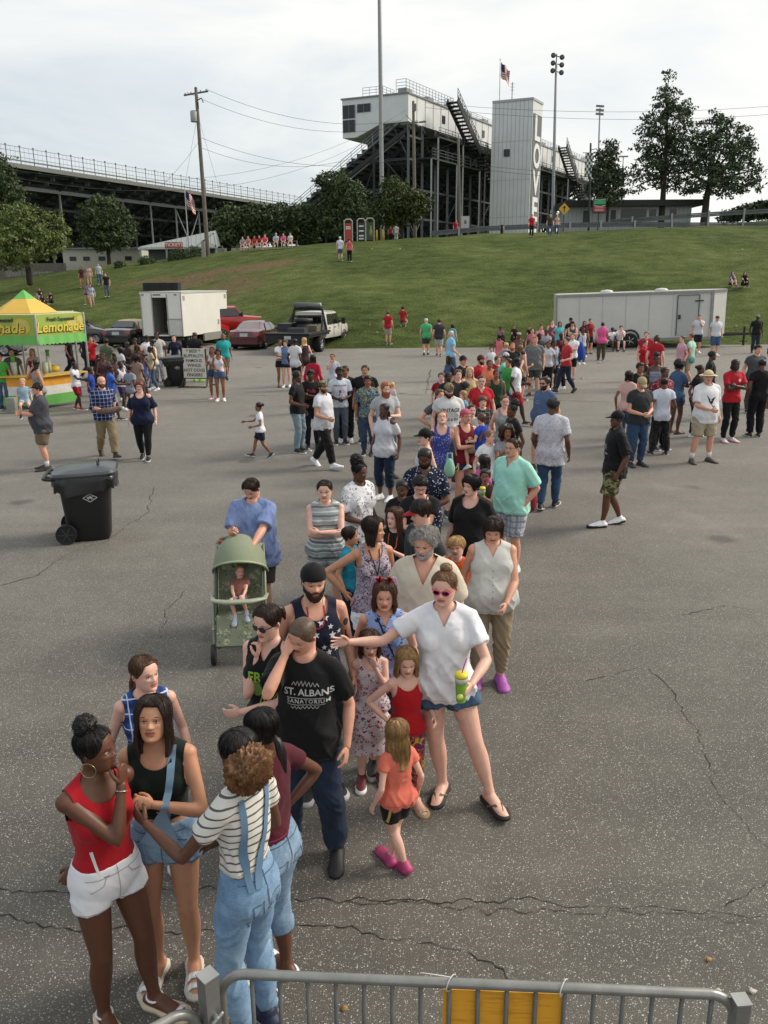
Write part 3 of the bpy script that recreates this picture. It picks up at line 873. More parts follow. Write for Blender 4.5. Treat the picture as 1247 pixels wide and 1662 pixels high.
def strands(paths,width,rnd,n,jit=.012,lift=.01):
 """thin tapered locks that follow given paths (array rows x points x 3)"""
 V,F=[],[];base=0
 m=paths.shape[0]
 for _ in range(n):
  c=rnd.randrange(paths.shape[1]);p=paths[:,c].copy()
  a=rnd.randrange(0,m//3);b=rnd.randrange(2*m//3,m)
  p=p[a:b+1:2]if b-a>12 else p[a:b+1]
  if len(p)<4:continue
  u=np.linspace(0,1,len(p))[:,None]
  cen=p*np.array((1,1,0));cen/=np.maximum(np.linalg.norm(cen,axis=1,keepdims=True),1e-6)
  off=np.array([rnd.gauss(0,jit)for _ in range(3)]);off2=np.array([rnd.gauss(0,jit*1.6)for _ in range(3)])
  p=p+cen*(lift*rnd.uniform(.1,1.2))+off*(1-u)+off2*u**1.5
  w=width*rnd.uniform(.6,1.3)*np.sin(np.clip(u*.9+.1,0,1)*np.pi)**.5
  tn=np.gradient(p,axis=0);sd=np.cross(tn,cen);sd/=np.maximum(np.linalg.norm(sd,axis=1,keepdims=True),1e-6)
  A,Bv,C=p-sd*w,p+sd*w,p+cen*w*.9
  q=np.stack([A,C,Bv],1).reshape(-1,3);V.append(q)
  L=len(p)
  for k in range(L-1):
   for i in range(3):
    j=(i+1)%3;F.append([base+k*3+i,base+k*3+j,base+k*3+3+j,base+k*3+3+i])
  base+=len(q)
 return(np.vstack(V),F)if V else(np.zeros((0,3)),[])
def edge(front=.32,temple=.14,side=-.10,nape=-.30,a1=48,a2=82,a3=105):
 def f(a):
  d=math.degrees(a)
  return float(np.interp(d,[0,a1*.6,a1,a2-8,a2,a3,140,180],[front,front-.01,temple,side*.4,side,-.06,nape*.8,nape]))
 return f
def tail(p0,d0,L,r,drop=1.0,n=8,seed=0,lod=0,wave=.02):
 p=np.array(p0,dtype=float);d=unit(d0);pts=[p.copy()]
 for k in range(n):
  d=unit(d+np.array((0,0,-.45*drop)));p=p+d*L/n;pts.append(p.copy())
 rr=[r*.45]+[r*x for x in np.interp(np.linspace(0,1,n),[0,.25,.6,1],[.8,1.0,.85,.3])]
 V,F=tube(pts,rr,{0:24,1:12,2:8}[lod],.8)
 a=vnoise(V*np.array((45,45,8))+seed)-.5
 c=np.array([pts[np.argmin(np.linalg.norm(np.array(pts)-v,axis=1))]for v in V])
 return c+(V-c)*(1+a[:,None]*.5),F,np.array(pts)
def puff(c,r,seed,lod,k=1.0,sq=(1,1,1)):
 n,m={0:(64,44),1:(34,24),2:(14,10)}[lod]
 V,F=ellips((0,0,0),(1,1,1),n,m)
 d=(fbm(V*3.2+seed,2)-.5)*.35+(vnoise(V*(17 if lod==0 else 9)+seed)-.5)*(.30 if lod==0 else.22)*k
 V=V*(1+d[:,None])*r*np.array(sq)
 return V+np.array(c),F
def frizz(c,r,n,rnd,w=.006):
 """short curls standing off a puff of hair"""
 V,F=[],[];b=0
 for _ in range(n):
  d=unit([rnd.gauss(0,1)for _ in range(3)]);t1=unit(np.cross(d,[rnd.gauss(0,1)for _ in range(3)]));t2=np.cross(d,t1)
  R_=rnd.uniform(.018,.04);p0=np.array(c)+d*r*rnd.uniform(.86,1.02)*np.ones(3);ph=rnd.uniform(0,6)
  pts=[p0+d*(k*.012)+t1*R_*math.cos(ph+k*.9)+t2*R_*math.sin(ph+k*.9)for k in range(6)]
  for k,p in enumerate(pts):
   ww=w*(1-k/7)
   V+=[p+t1*ww,p+t2*ww,p-(t1+t2)*ww]
   if k:
    for i in range(3):
     j=(i+1)%3;F.append([b+(k-1)*3+i,b+(k-1)*3+j,b+k*3+j,b+k*3+i])
  b+=18
 return np.array(V),F
def make_hair(B,style,lod,seed,Lh=1.0):
 rnd=random.Random(seed*13+5)
 parts=[];S=None;ns=0;wid=.0065
 def add(v,f):parts.append((v,f if isinstance(f,list)else f.tolist()))
 if style in('bald','none'):return None
 if style=='buzz':v,f,S=hair_shell(B,lod,edge(.31,.17,-.06,-.22),.010,rough=.003,seed=seed);add(v,f)
 elif style=='fade':v,f,S=hair_shell(B,lod,edge(.32,.18,.06,-.02),.028,rough=.006,seed=seed,vol=.01);add(v,f)
 elif style=='short':v,f,S=hair_shell(B,lod,edge(.32,.15,-.08,-.28),.045,rough=.018,seed=seed,vol=.015);add(v,f);ns=460
 elif style=='thin':v,f,S=hair_shell(B,lod,edge(.33,.24,-.06,-.26),.022,rough=.010,seed=seed);add(v,f);ns=200
 elif style=='curlytop':
  v,f,S=hair_shell(B,lod,edge(.32,.17,.0,-.16),.05,rough=.02,seed=seed,vol=.03);add(v,f)
  add(*puff((0,-.02,.33),.36,seed,lod,1.3,(1,1.05,.62)))
  if lod==0:add(*frizz((0,-.02,.30),.34,260,rnd))
 elif style=='wavy':
  v,f,S=hair_shell(B,lod,edge(.33,.17,-.16,-.38),.075,rough=.06,seed=seed,vol=.05);add(v,f);ns=700;wid=.008
 elif style=='bowl':v,f,S=hair_shell(B,lod,edge(.17,.10,-.16,-.34,50,84),.06,rough=.015,seed=seed,vol=.03);add(v,f);ns=460
 elif style=='bob':v,f,S=hair_shell(B,lod,edge(.22,.10,-.20,-.30,46,70),.065,L=.22*Lh,hang_az=62,rough=.02,seed=seed,vol=.03,flare=.12);add(v,f);ns=700
 elif style=='long':v,f,S=hair_shell(B,lod,edge(.33,.12,-.18,-.25,44,64),.055,L=.95*Lh,hang_az=58,rough=.022,seed=seed,vol=.02,flare=.12);add(v,f);ns=1000
 elif style=='pulled':v,f,S=hair_shell(B,lod,edge(.345,.17,-.04,-.28),.026,rough=.008,seed=seed);add(v,f);ns=220
 elif style in('pony','lowpony','bun','highbun','topbun','afropuff','braids','backpuff'):
  v,f,S=hair_shell(B,lod,edge(.345,.17,-.04,-.28),.026,rough=.008,seed=seed);add(v,f);ns=420
  if style=='pony':v,f,p=tail((0,.40,.22),(0,1,.1),1.15*Lh,.13,1.1,seed=seed,lod=lod);add(v,f)
  if style=='lowpony':v,f,p=tail((0,.38,-.08),(0,.7,-.4),1.1*Lh,.11,1.2,seed=seed,lod=lod);add(v,f)
  if style=='highbun':add(*puff((0,.20,.56),.17,seed,lod,.5,(1.1,1,.95)))
  if style=='bun':add(*puff((0,.46,.22),.17,seed,lod,.5))
  if style=='topbun':add(*puff((0,.16,.58),.235,seed,lod,1.0,(1.1,1,.95)));
  if style=='topbun' and lod==0:add(*frizz((0,.16,.58),.235,320,rnd))
  if style=='afropuff':
   add(*puff((0,.22,.55),.33,seed,lod,1.6));
   if lod==0:add(*frizz((0,.22,.55),.33,520,rnd))
  if style=='backpuff':
   add(*puff((0,.50,-.16),.36,seed,lod,1.4,(1.05,.8,1.1)))
   if lod==0:add(*frizz((0,.50,-.16),.35,900,rnd,.007))
  if style=='braids':
   for q in range(9 if lod<2 else 4):
    a=np.pi*(.45+q/8*1.1)if lod<2 else np.pi*(.5+q/3)
    p0=(math.sin(a)*.32,-math.cos(a)*.36,.0);v,f,p=tail(p0,(math.sin(a)*.5,-math.cos(a)*.5,-1),1.5*Lh,.055,1.2,n=6,seed=seed+q,lod=max(1,lod));add(v,f)
 elif style=='afro':
  v,f,S=hair_shell(B,lod,edge(.24,.14,-.10,-.30),.05,rough=.02,seed=seed);add(v,f)
  add(*puff((0,.08,.18),.56,seed,lod,1.3,(1,.92,.88)))
  if lod==0:add(*frizz((0,.08,.18),.5,700,rnd))
 elif style=='curly':
  v,f,S=hair_shell(B,lod,edge(.24,.12,-.2,-.30,44,64),.11,L=.45*Lh,hang_az=55,rough=.10,seed=seed,vol=.10,flare=.25);add(v,f)
  if lod<2:
   for q in range(26):
    a=rnd.uniform(.9,2*math.pi-.9);rr=.42;add(*puff((math.sin(a)*rr,-math.cos(a)*rr,rnd.uniform(-.5,.4)),.13,q+seed,2,1.5))
 if S is not None and lod==0 and ns:
  v,f=strands(S,wid,rnd,ns,jit=.011 if style!='wavy' else.03,lift=.012);
  if len(v):add(v,f)
 V,F=join(parts)
 return V,F
def hat_mesh(B,lod,kind,back=False):
 """cap or hat in head units"""
 mb=MB()
 n=36 if lod<2 else 16
 def dome(z0,th,tz,m=0):
  rows=[]
  K=9 if lod<2 else 5
  for k in range(K):
   t=k/(K-1);z=z0+(0.5-z0)*math.sin(t*math.pi/2)
   az=np.linspace(-np.pi,np.pi,n,endpoint=False)
   x,y=head_prof(np.full(n,min(z,.497)),az);r=np.maximum(np.hypot(x,y),.002)
   tt=th*(1 if t<.9 else 1)
   sc=(r+tt*(1-t*.1))/r
   rows.append(np.stack([x*sc,y*sc+.0,np.full(n,z+tz*t)],-1))
  V=np.vstack(rows);F=[(k*n+i,k*n+(i+1)%n,(k+1)*n+(i+1)%n,(k+1)*n+i)for k in range(K-1)for i in range(n)]
  F.append(list(range((K-1)*n,K*n)));F.append(list(range(n))[::-1])
  mb.add(V,F,m)
 if kind=='cap':
  dome(.17,.055,.10)
  s=1 if back else-1
  P_,Q_=[],[]
  for k in range(13):
   a=(k/12-.5)*2*1.05
   x0,y0=math.sin(a)*.36,s*math.cos(a)*(.42)
   P_.append((x0,y0,.19));e=.36*(1-(abs(a)/1.05)**2.2);Q_.append((x0*1.04,y0+s*e,.17-.05*(1-abs(a)/1.05)+(.035*(a/1.05)**2)*-1))
  V=[];
  for o in(0,-.022):
   V+=[(p[0],p[1],p[2]+o)for p in P_]+[(p[0],p[1],p[2]+o)for p in Q_]
  F=[(i,i+1,14+i,13+i)for i in range(12)]+[(26+i,39+i,40+i,27+i)for i in range(12)]+[(13+i,14+i,40+i,39+i)for i in range(12)]
  mb.add(V,F,1)
  mb.add(*ellips((0,.0,.615),(.03,.03,.018),8,4),1)
 elif kind=='beanie':dome(.16,.05,.05)
 elif kind=='scarf':dome(.20,.04,.04)
 elif kind=='straw':
  dome(.22,.06,.10)
  V=[];az=np.linspace(-np.pi,np.pi,n,endpoint=False)
  for th,dz in((.05,0),(.30,-.03),(.40,-.07),(.40,-.09),(.05,-.02)):
   x,y=head_prof(np.full(n,.22),az);r=np.hypot(x,y);sc=(r+th)/r
   V.append(np.stack([x*sc,y*sc,np.full(n,.23+dz)+.03*np.cos(2*az)*(th>.1)],-1))
  F=[(k*n+i,k*n+(i+1)%n,(k+1)*n+(i+1)%n,(k+1)*n+i)for k in range(4)for i in range(n)]
  mb.add(np.vstack(V),F,0)
  mb.tube([(math.sin(a)*.41,-math.cos(a)*.45,.265)for a in np.linspace(-3.1,3.1,30)],.022,6,1)
 return mb
def glasses_mesh(dark,w=1.0):
 mb=MB()
 for s in(-1,1):
  c=np.array((s*.142,-.400,-.005));n=16
  rim=[c+np.array((.098*w*math.cos(a)*(1.0),.03*abs(math.cos(a))*(1 if s*math.cos(a)>0 else 0),.072*w*math.sin(a)*(1 if math.sin(a)<0 else.85)))for a in np.linspace(0,2*np.pi,n+1)]
  mb.tube(rim,.014 if dark else.008,6,0,cap=False)
  V=[c+(0,-.004,0)]+rim[:-1];mb.add(V,[(0,1+i,1+(i+1)%n)for i in range(n)],1)
  mb.tube([(s*.235,-.385,.02),(s*.315,-.25,.02),(s*.352,.02,.01),(s*.35,.10,-.05)],.013 if dark else.009,6,0)
 mb.tube([(-.045,-.405,.01),(0,-.42,.02),(.045,-.405,.01)],.011,6,0)
 return mb
def beard_mesh(lod,long_=0.0,seed=0):
 na,nt_=(40,16)if lod<2 else(14,8)
 az=np.linspace(-1.45,1.45,na);V=[]
 for lay in(0,1):
  for k in range(nt_):
   t=k/(nt_-1)
   zt=np.where(np.abs(az)>.38,-.04-.10*np.cos(np.clip(az,-1.5,1.5)),-.17)
   zt=np.interp(np.abs(az),[0,.30,.42,.7,1.1,1.45],[-.305,-.30,-.185,-.17,-.12,.0])
   z=zt+(-.5-zt)*t
   x,y=head_prof(np.clip(z,-.47,0),az);r=np.hypot(x,y)
   th=(.035+long_*.15*t)*math.sin(min(1,t*4+.3)*1.57)if lay==0 else-.01
   nn=(vnoise(np.stack([az*18+seed,np.full(na,t*9),np.full(na,1.0)],-1))-.5)*.03*(lay==0)
   sc=(r+th+nn)/r
   V.append(np.stack([x*sc,y*sc,z-(.02+long_)*t*(lay==0)],-1))
 V=np.vstack(V);off=na*nt_
 F=[(k*na+i,k*na+i+1,(k+1)*na+i+1,(k+1)*na+i)for k in range(nt_-1)for i in range(na-1)]
 F+=[tuple(q+off for q in f[::-1])for f in F]
 F+=[((nt_-1)*na+i,(nt_-1)*na+i+1,off+(nt_-1)*na+i+1,off+(nt_-1)*na+i)for i in range(na-1)]
 mb=MB();mb.add(V,F)
 mb.tube([(q*.13,-.395-.035*(1-abs(q)),-.185-.05*abs(q)**2)for q in np.linspace(-1,1,9)],[.012,.02,.024,.026,.024,.026,.024,.02,.012],8)
 return mb
def headx(B,V):
 return np.asarray(V)*B.hh@B.Rh.T+B.hc
def shoe_parts(B,L,kind,parent,c1,c2):
 """trainer, sandal or clog on one foot"""
 h=B.h;Rf=foot_frame(L);A=L['A'];ah=B.Z(.045);f=h*(1.0 if h>1.4 else 1.08)
 lod=B.lod
 def sole(th,w=1.0,m=1,mb=None,z=None):
  ol=[(0,.047),(.021,.040),(.028,.02),(.024,-.02),(.029,-.07),(.032,-.095),(.024,-.125),(.006,-.138),(-.012,-.134),(-.028,-.112),(-.031,-.08),(-.025,-.03),(-.027,.02),(-.02,.04)]
  z0=-ah if z is None else z
  P_=[(-L['sd']*x*f*w,y*f,z0)for x,y in ol]
  mb.prism([tuple(Rf@np.array(p)+A)for p in P_],(0,0,0),tuple(Rf@np.array((0,0,th))),m)
 if kind=='shoe' or kind=='boot':
  V,F=join(foot_prims(B,L,add=.0055*f)+([B.limb('leg','a' if L['sd']<0 else 'b',1.72,1.98,add=.008*f)]if kind=='boot' else[]))
  V,F=remesh(V,F,{0:.006,1:.010,2:.016}[lod],2)
  mb=MB();mb.add(V,F,0);sole(.024*f*.8,1.04,1,mb)
  o=mb.build('shoe',[mat(c1,.6,var=.1),mat(c2,.6,var=.08)],parent,True)
  if lod==0 and kind=='shoe':
   lc=MB()
   for q in range(4):
    y=-.035-q*.016;z=-.22-q*.13
    pts=[(-.014*f,y*f,(z-.12)*ah),(0,(y-.004)*f,(z+.16)*ah),(.014*f,y*f,(z-.12)*ah)]
    lc.tube([Rf@np.array(p)+A for p in pts],.0032*f,6)
   lc.build('lace',mat('#cfcfcf',.8),o,True)
 elif kind=='clog':
  V,F=join(foot_prims(B,L,add=.010*f));V,F=remesh(V,F,{0:.007,1:.010,2:.016}[lod],3)
  mb=MB();mb.add(V,F,0);sole(.02*f,1.18,0,mb)
  if lod==0:
   for q in range(7):
    x,y=(q%3-1)*.013,-.075-(q//3)*.018
    mb.add(*ellips(Rf@np.array((x*f,y*f,-.13*ah-(q//3)*.005))+A,(.003,.003,.003),6,4),1)
  mb.build('clog',[mat(c1,.55),mat(c2,.6)],parent,True)
 else:
  mb=MB();sole(.016*f if kind!='flip' else.012*f,1.14,1,mb)
  def strap(y,z,w,r=.028,tk=.004,ca=0.0):
   P_=[(-r*f,y*f-ca,-ah*.97),(-r*f*.93,y*f-ca*.5,-ah*.97+z*.55),(-r*.45*f,y*f,-ah*.97+z),(r*.45*f,y*f,-ah*.97+z),(r*.93*f,y*f+ca*.5,-ah*.97+z*.55),(r*f,y*f+ca,-ah*.97)]
   for i in range(5):
    mb.bar(Rf@np.array(P_[i])+A,Rf@np.array(P_[i+1])+A,w*f,tk*f,0,up=tuple(Rf@np.array((0,0,1))))if i in(1,2,3)else mb.bar(Rf@np.array(P_[i])+A,Rf@np.array(P_[i+1])+A,tk*f,w*f,0,up=(0,0,1))
  if kind=='slide':strap(-.062,.037*f,.022);strap(-.095,.028*f,.020)
  elif kind=='flip':
   for s in(-1,1):mb.tube([Rf@np.array(p)+A for p in((s*.028*f,-.03*f,-ah*.85),(s*.014*f,-.065*f,-ah*.35),(0,-.10*f,-ah*.62))],.0045*f,6,0,1.6)
  else:
   strap(-.095,.027*f,.014)
   mb.tube([Rf@np.array((math.sin(a)*.024*f,math.cos(a)*.026*f,-.15*ah-.0*a))+A for a in np.linspace(0,2*np.pi,14)],.0035*f,6,0,cap=False)
  mb.build('sandal',[mat(c1,.6),mat(c2,.7)],parent,True)
def decal(name,parent,bvh,polys,c,x,z,yaw=0.0,off=.004,back=False,B=None,maxr=.4):
 """flat printed shapes laid onto a garment: polys is (verts2d, faces)"""
 V2,F2=polys;Rz=rotz(yaw);V=[]
 for u,w in V2:
  o=Rz@np.array((u,-1.0 if not back else 1.0,0));d=Rz@np.array((0,1.0 if not back else-1.0,0))
  o=o+np.array((x,0,z+w))
  hitp=bvh.ray_cast(Vector(o),Vector(d))
  if hitp[0]is None:V.append(None)
  else:V.append(np.array(hitp[0])-d*off)
 F=[f for f in F2 if all(V[i]is not None for i in f)]
 if not F:return
 V=[v if v is not None else np.zeros(3)for v in V]
 o=bpy.data.objects.new(name,mk_mesh(name,V,[list(f)for f in F],[mat(c,.8,var=.05)],None,True))
 return link(o,parent)
_TC={}
def text_poly(txt,size=1.0,sub=0.02,bold=.01,sp=1.0,align='CENTER',shear=0.0):
 key=(txt,size,bold,sp,align,shear)
 if key in _TC:return _TC[key]
 cu=bpy.data.curves.new('lettering','FONT');cu.body=txt;cu.size=size;cu.align_x=align;cu.align_y='CENTER'
 cu.offset=bold*size;cu.space_character=sp;cu.resolution_u=3;cu.shear=shear
 ob=bpy.data.objects.new('lettering',cu);_tmp_scene.collection.objects.link(ob)
 dg=tmp_dg()
 me=bpy.data.meshes.new_from_object(ob.evaluated_get(dg))
 bm=bmesh.new();bm.from_mesh(me);bmesh.ops.triangulate(bm,faces=bm.faces)
 V=[(v.co.x,v.co.y)for v in bm.verts];F=[tuple(v.index for v in f.verts)for f in bm.faces]
 bm.free();bpy.data.meshes.remove(me);bpy.data.objects.remove(ob);bpy.data.curves.remove(cu)
 _TC[key]=(V,F)
 return V,F
def star_poly(r,a0=0.0,cx=0,cy=0):
 V=[(cx,cy)]+[(cx+math.sin(a0+i*math.pi/5)*(r if i%2==0 else r*.42),cy+math.cos(a0+i*math.pi/5)*(r if i%2==0 else r*.42))for i in range(10)]
 return V,[(0,1+i,1+(i+1)%10)for i in range(10)]
def merge_polys(L):
 V,F=[],[]
 for v,f in L:F+=[tuple(i+len(V)for i in ff)for ff in f];V+=list(v)
 return V,F
def slab(name,polys,depth,m,M4,parent=None):
 """lettering or cut-out with a small thickness, local x-y plane, placed by a matrix"""
 V2,F2=polys;n=len(V2)
 V=[(u,w,0)for u,w in V2]+[(u,w,-depth)for u,w in V2]
 from collections import Counter
 ed=Counter()
 for f in F2:
  for i in range(len(f)):ed[(f[i],f[(i+1)%len(f)])]+=1
 F=[list(f)for f in F2]+[[i+n for i in f[::-1]]for f in F2]
 for(a,b),k in ed.items():
  if(b,a)not in ed:F.append([b,a,a+n,b+n])
 A=np.array(M4);V=np.array(V)@A[:3,:3].T+A[:3,3]
 return link(bpy.data.objects.new(name,mk_mesh(name,V,F,[m],None,False)),parent)
PEOPLE=[]
BODIES={}
def P(label,px,py,h=1.7,yaw=0,sex='m',skin='p',hair='dark',hs='short',top=None,bot=None,feet=('shoe','#2a2a2c','#c8c8c8'),hat=None,glasses=None,beard=None,Lh=1.0,group='people in the crowd',lod=None,loc=None,extra=None,dz=0.0,mouth=0.0,headw=1.0,tf=None,hdhs=None,key=None,htop=None,**bk):
 seed=len(PEOPLE)+1
 if bk.pop('child',False):bk['kid']=True
 if loc is None:
  ht=htop if htop is not None else h
  loc=hit(px,py,ht)
 dist=math.hypot(loc[0],loc[1])
 if lod is None:lod=0 if dist<9.5 else(1 if dist<27 else 2)
 B=Body(h,sex,hs=hdhs,**bk);B.lod=lod;s=h/1.75
 Rw=rotz(R(yaw))
 if px is not None:
  hcw=Rw@(B.hc*np.array((1,1,0)))
  loc=Vector((loc[0]-hcw[0],loc[1]-hcw[1],loc[2]))
  loc.z=terrain(loc[0],loc[1])
 root=empty('person',(loc[0],loc[1],loc[2]+dz),R(yaw))
 tag(root,label,'person',group)
 PEOPLE.append(root);BODIES[key or label]=(B,root)
 sm=skin_mats(skin,hair)
 tucked=feet[0]in('shoe','boot','clog')
 parts=B.torso();
 for nm in 'ab':
  parts.append(B.limb('arm',nm,0,2.0,rnd=True));parts.append(ellips(B.arm[nm]['S'],[.029*B.wa*h]*3))
  parts.append(B.limb('leg',nm,-.05,2.0,rnd=True))
  parts+=foot_prims(B,B.leg[nm],toes=(lod==0 and not tucked))
 neckr=(.033 if sex=='m' else.028)*h*(1+(B.w-1)*.6)*(1 if h>1.35 else.9)
 top_n=B.hc+B.Rh@np.array((0,.06,-.22))*B.hh
 parts.append(tube([B.T((0,.006*h,B.Z(.80))),B.nb*.5+top_n*.5+np.array((0,.004*h,0)),top_n],[neckr*1.25,neckr,neckr],14))
 V,F=join(parts)
 V,F=remesh(V,F,LOD_V[lod]*(.95 if h>1.3 else.8),{0:3,1:2,2:1}[lod])
 Fm=[0]*len(F);Fl=F.tolist();VV=[V];n=len(V)
 def put(v,f,m):
  nonlocal n
  f=f.tolist()if isinstance(f,np.ndarray)else f
  VV.append(v);Fl.extend([[q+n for q in ff]for ff in f]);Fm.extend(m if isinstance(m,list)else[m]*len(f));n+=len(v)
 hv,hf,hm=head_mesh(lod,sex,mouth)
 hv=hv*np.array((headw*(1+(B.w-1)*.35),1,1))
 put(headx(B,hv),hf,hm)
 for nm in 'ab':
  L=B.arm[nm];hv,hf=hand_mesh(L['pose'],lod)
  d,t=L['d'],L['t'];nn=np.cross(d,t)if L['sd']>0 else np.cross(t,d)
  M=np.stack([t,nn,d],1);sc=h/1.75*(.95 if h>1.45 else 1.0)*(1.0 if sex=='m' else.92)
  put((hv*sc)@M.T+L['W']-d*.004,hf if L['sd']>0 else hf[:,::-1],0)
 me=mk_mesh('body',np.vstack(VV),Fl,sm,Fm)
 link(bpy.data.objects.new('body',me),root)
 garments={'body':(None,(V,F))}
 def gar(name,VF,spec,parent=root):
  o=link(bpy.data.objects.new(name,mk_mesh(name,VF[0],VF[1],[cmat(spec)])),parent)
  garments[name]=(o,VF);return o
 if top:
  nm,spec,kw=(list(top)+[{}])[:3]
  kw=dict(kw);kw.setdefault('seed',seed)
  if sex=='f':kw.setdefault('drape',.80);kw.setdefault('loose',.008)
  if nm in('tank_top','camisole'):kw.setdefault('sl',0);kw.setdefault('neck','tank')
  o_top=gar(nm,top_mesh(B,lod,**kw),spec)
 if bot:
  nm,spec,kw=(list(bot)+[{}])[:3]
  kw=dict(kw);kw.setdefault('seed',seed+.5)
  if nm in('jeans','trousers','leggings'):
   kw.setdefault('L',1.93);kw.setdefault('loose',{'jeans':.008,'trousers':.014,'leggings':.002}[nm]);kw.setdefault('flare',{'jeans':.006,'trousers':.012,'leggings':.0}[nm]);kw.setdefault('amp',.25 if nm=='leggings' else 1.0)
  gar(nm,bottom_mesh(B,lod,**kw),spec)
 if feet and feet[0]!='bare':
  for q in 'ab':shoe_parts(B,B.leg[q],feet[0],root,feet[1],feet[2])
  if len(feet)>3:
   for q in 'ab':
    v,f=B.limb('leg',q,feet[3],1.98,add=.004*s)
    link(bpy.data.objects.new('sock',mk_mesh('sock',v,f,[mat(feet[4]if len(feet)>4 else '#d8d8d8',.9)])),root)
 hr=make_hair(B,hs,lod,seed,Lh)
 if hr is not None:
  link(bpy.data.objects.new('hair',mk_mesh('hair',headx(B,hr[0]),hr[1],[hair_mat(hair)])),root)
 if beard is not None:
  b=beard_mesh(lod,beard,seed);b.V=[headx(B,v*np.array((headw,1,1)))for v in b.V];b.build('beard',hair_mat(hair),root,True)
 if hat:
  hm_=hat_mesh(B,lod,hat[0],back=(len(hat)>3 and hat[3]));hm_.V=[headx(B,v)for v in hm_.V]
  hm_.build({'cap':'cap','beanie':'beanie','straw':'sun_hat','scarf':'head_scarf'}[hat[0]],[cmat(hat[1]),cmat(hat[2])],root,True)
 if glasses and lod<2:
  g=glasses_mesh(glasses[1],1.12 if glasses[1]else.95);g.V=[headx(B,v)for v in g.V]
  key_='clearlens'
  if glasses[1]:lm=mat('#0b0c10',.08,var=.02,coat=.5)
  else:lm=mat('#d8dde0',.05,var=.0,alpha=.12)
  g.build('sunglasses' if glasses[1]else 'glasses',[mat(glasses[0],.3,var=.03),lm],root,True)
 if lod==0:
  def dk(sp):
   c=sp if isinstance(sp,str)else sp[1];c=c.lstrip('#');c=c if len(c)==6 else ''.join(q*2 for q in c)
   v=[int(c[i:i+2],16)for i in(0,2,4)];k=.72 if sum(v)>150 else 1.9
   return '#%02x%02x%02x'%tuple(min(255,int(x*k+(6 if k>1 else 0)))for x in v)
  def st(nm_,spec_,paths,bk=False,w=.0045):
   if nm_ in garments:decal('stitching',garments[nm_][0],garment_bvh(garments[nm_]),merge_polys([band(p,w*s*1.1,14)for p in paths]),dk(spec_),0,0,off=.0025,back=bk)
  if bot and(bot[2]if len(bot)>2 else{}).get('skirt')is None:
   k_=bot[2]if len(bot)>2 else{};hi=k_.get('hi',.565);Lg=k_.get('L',1.9);zh=B.Z(.515-.243*Lg)if Lg<1 else 0;x_=.13*s*B.w
   for bk in(False,True):
    P_=[[(-x_*1.3,B.Z(hi-.024)),(x_*1.3,B.Z(hi-.024))]]
    if not bk:P_+=[[(0,B.Z(hi)),(.004,B.Z(.475))],[(-x_*.45,B.Z(hi-.024)),(-x_*.6,B.Z(hi-.045)),(-x_*1.05,B.Z(hi-.06))],[(x_*.45,B.Z(hi-.024)),(x_*.6,B.Z(hi-.045)),(x_*1.05,B.Z(hi-.06))]]
    else:P_+=[[(0,B.Z(hi)),(0,B.Z(.46))],[(-x_*.85,B.Z(.515)),(-x_*.25,B.Z(.515)),(-x_*.28,B.Z(.445)),(-x_*.82,B.Z(.445)),(-x_*.85,B.Z(.515))],[(x_*.85,B.Z(.515)),(x_*.25,B.Z(.515)),(x_*.28,B.Z(.445)),(x_*.82,B.Z(.445)),(x_*.85,B.Z(.515))]]
    if zh:P_+=[[(-x_*1.5,zh+.022),(-.01,zh+.022)],[(.01,zh+.022),(x_*1.5,zh+.022)]]
    st(bot[0],bot[1],P_,bk)
  if top:
   k_=top[2]if len(top)>2 else{};zh=B.Z(k_.get('hem',.485))+.022
   for bk in(False,True):st(top[0],top[1],[[(-.2*s*B.w,zh),(.2*s*B.w,zh)]],bk,.0035)
 if extra:extra(B,root,garments,s)
 return B,root
def garment_bvh(g):
 V,F=g[1];return BVHTree.FromPolygons([tuple(v)for v in V],[tuple(f)for f in F])
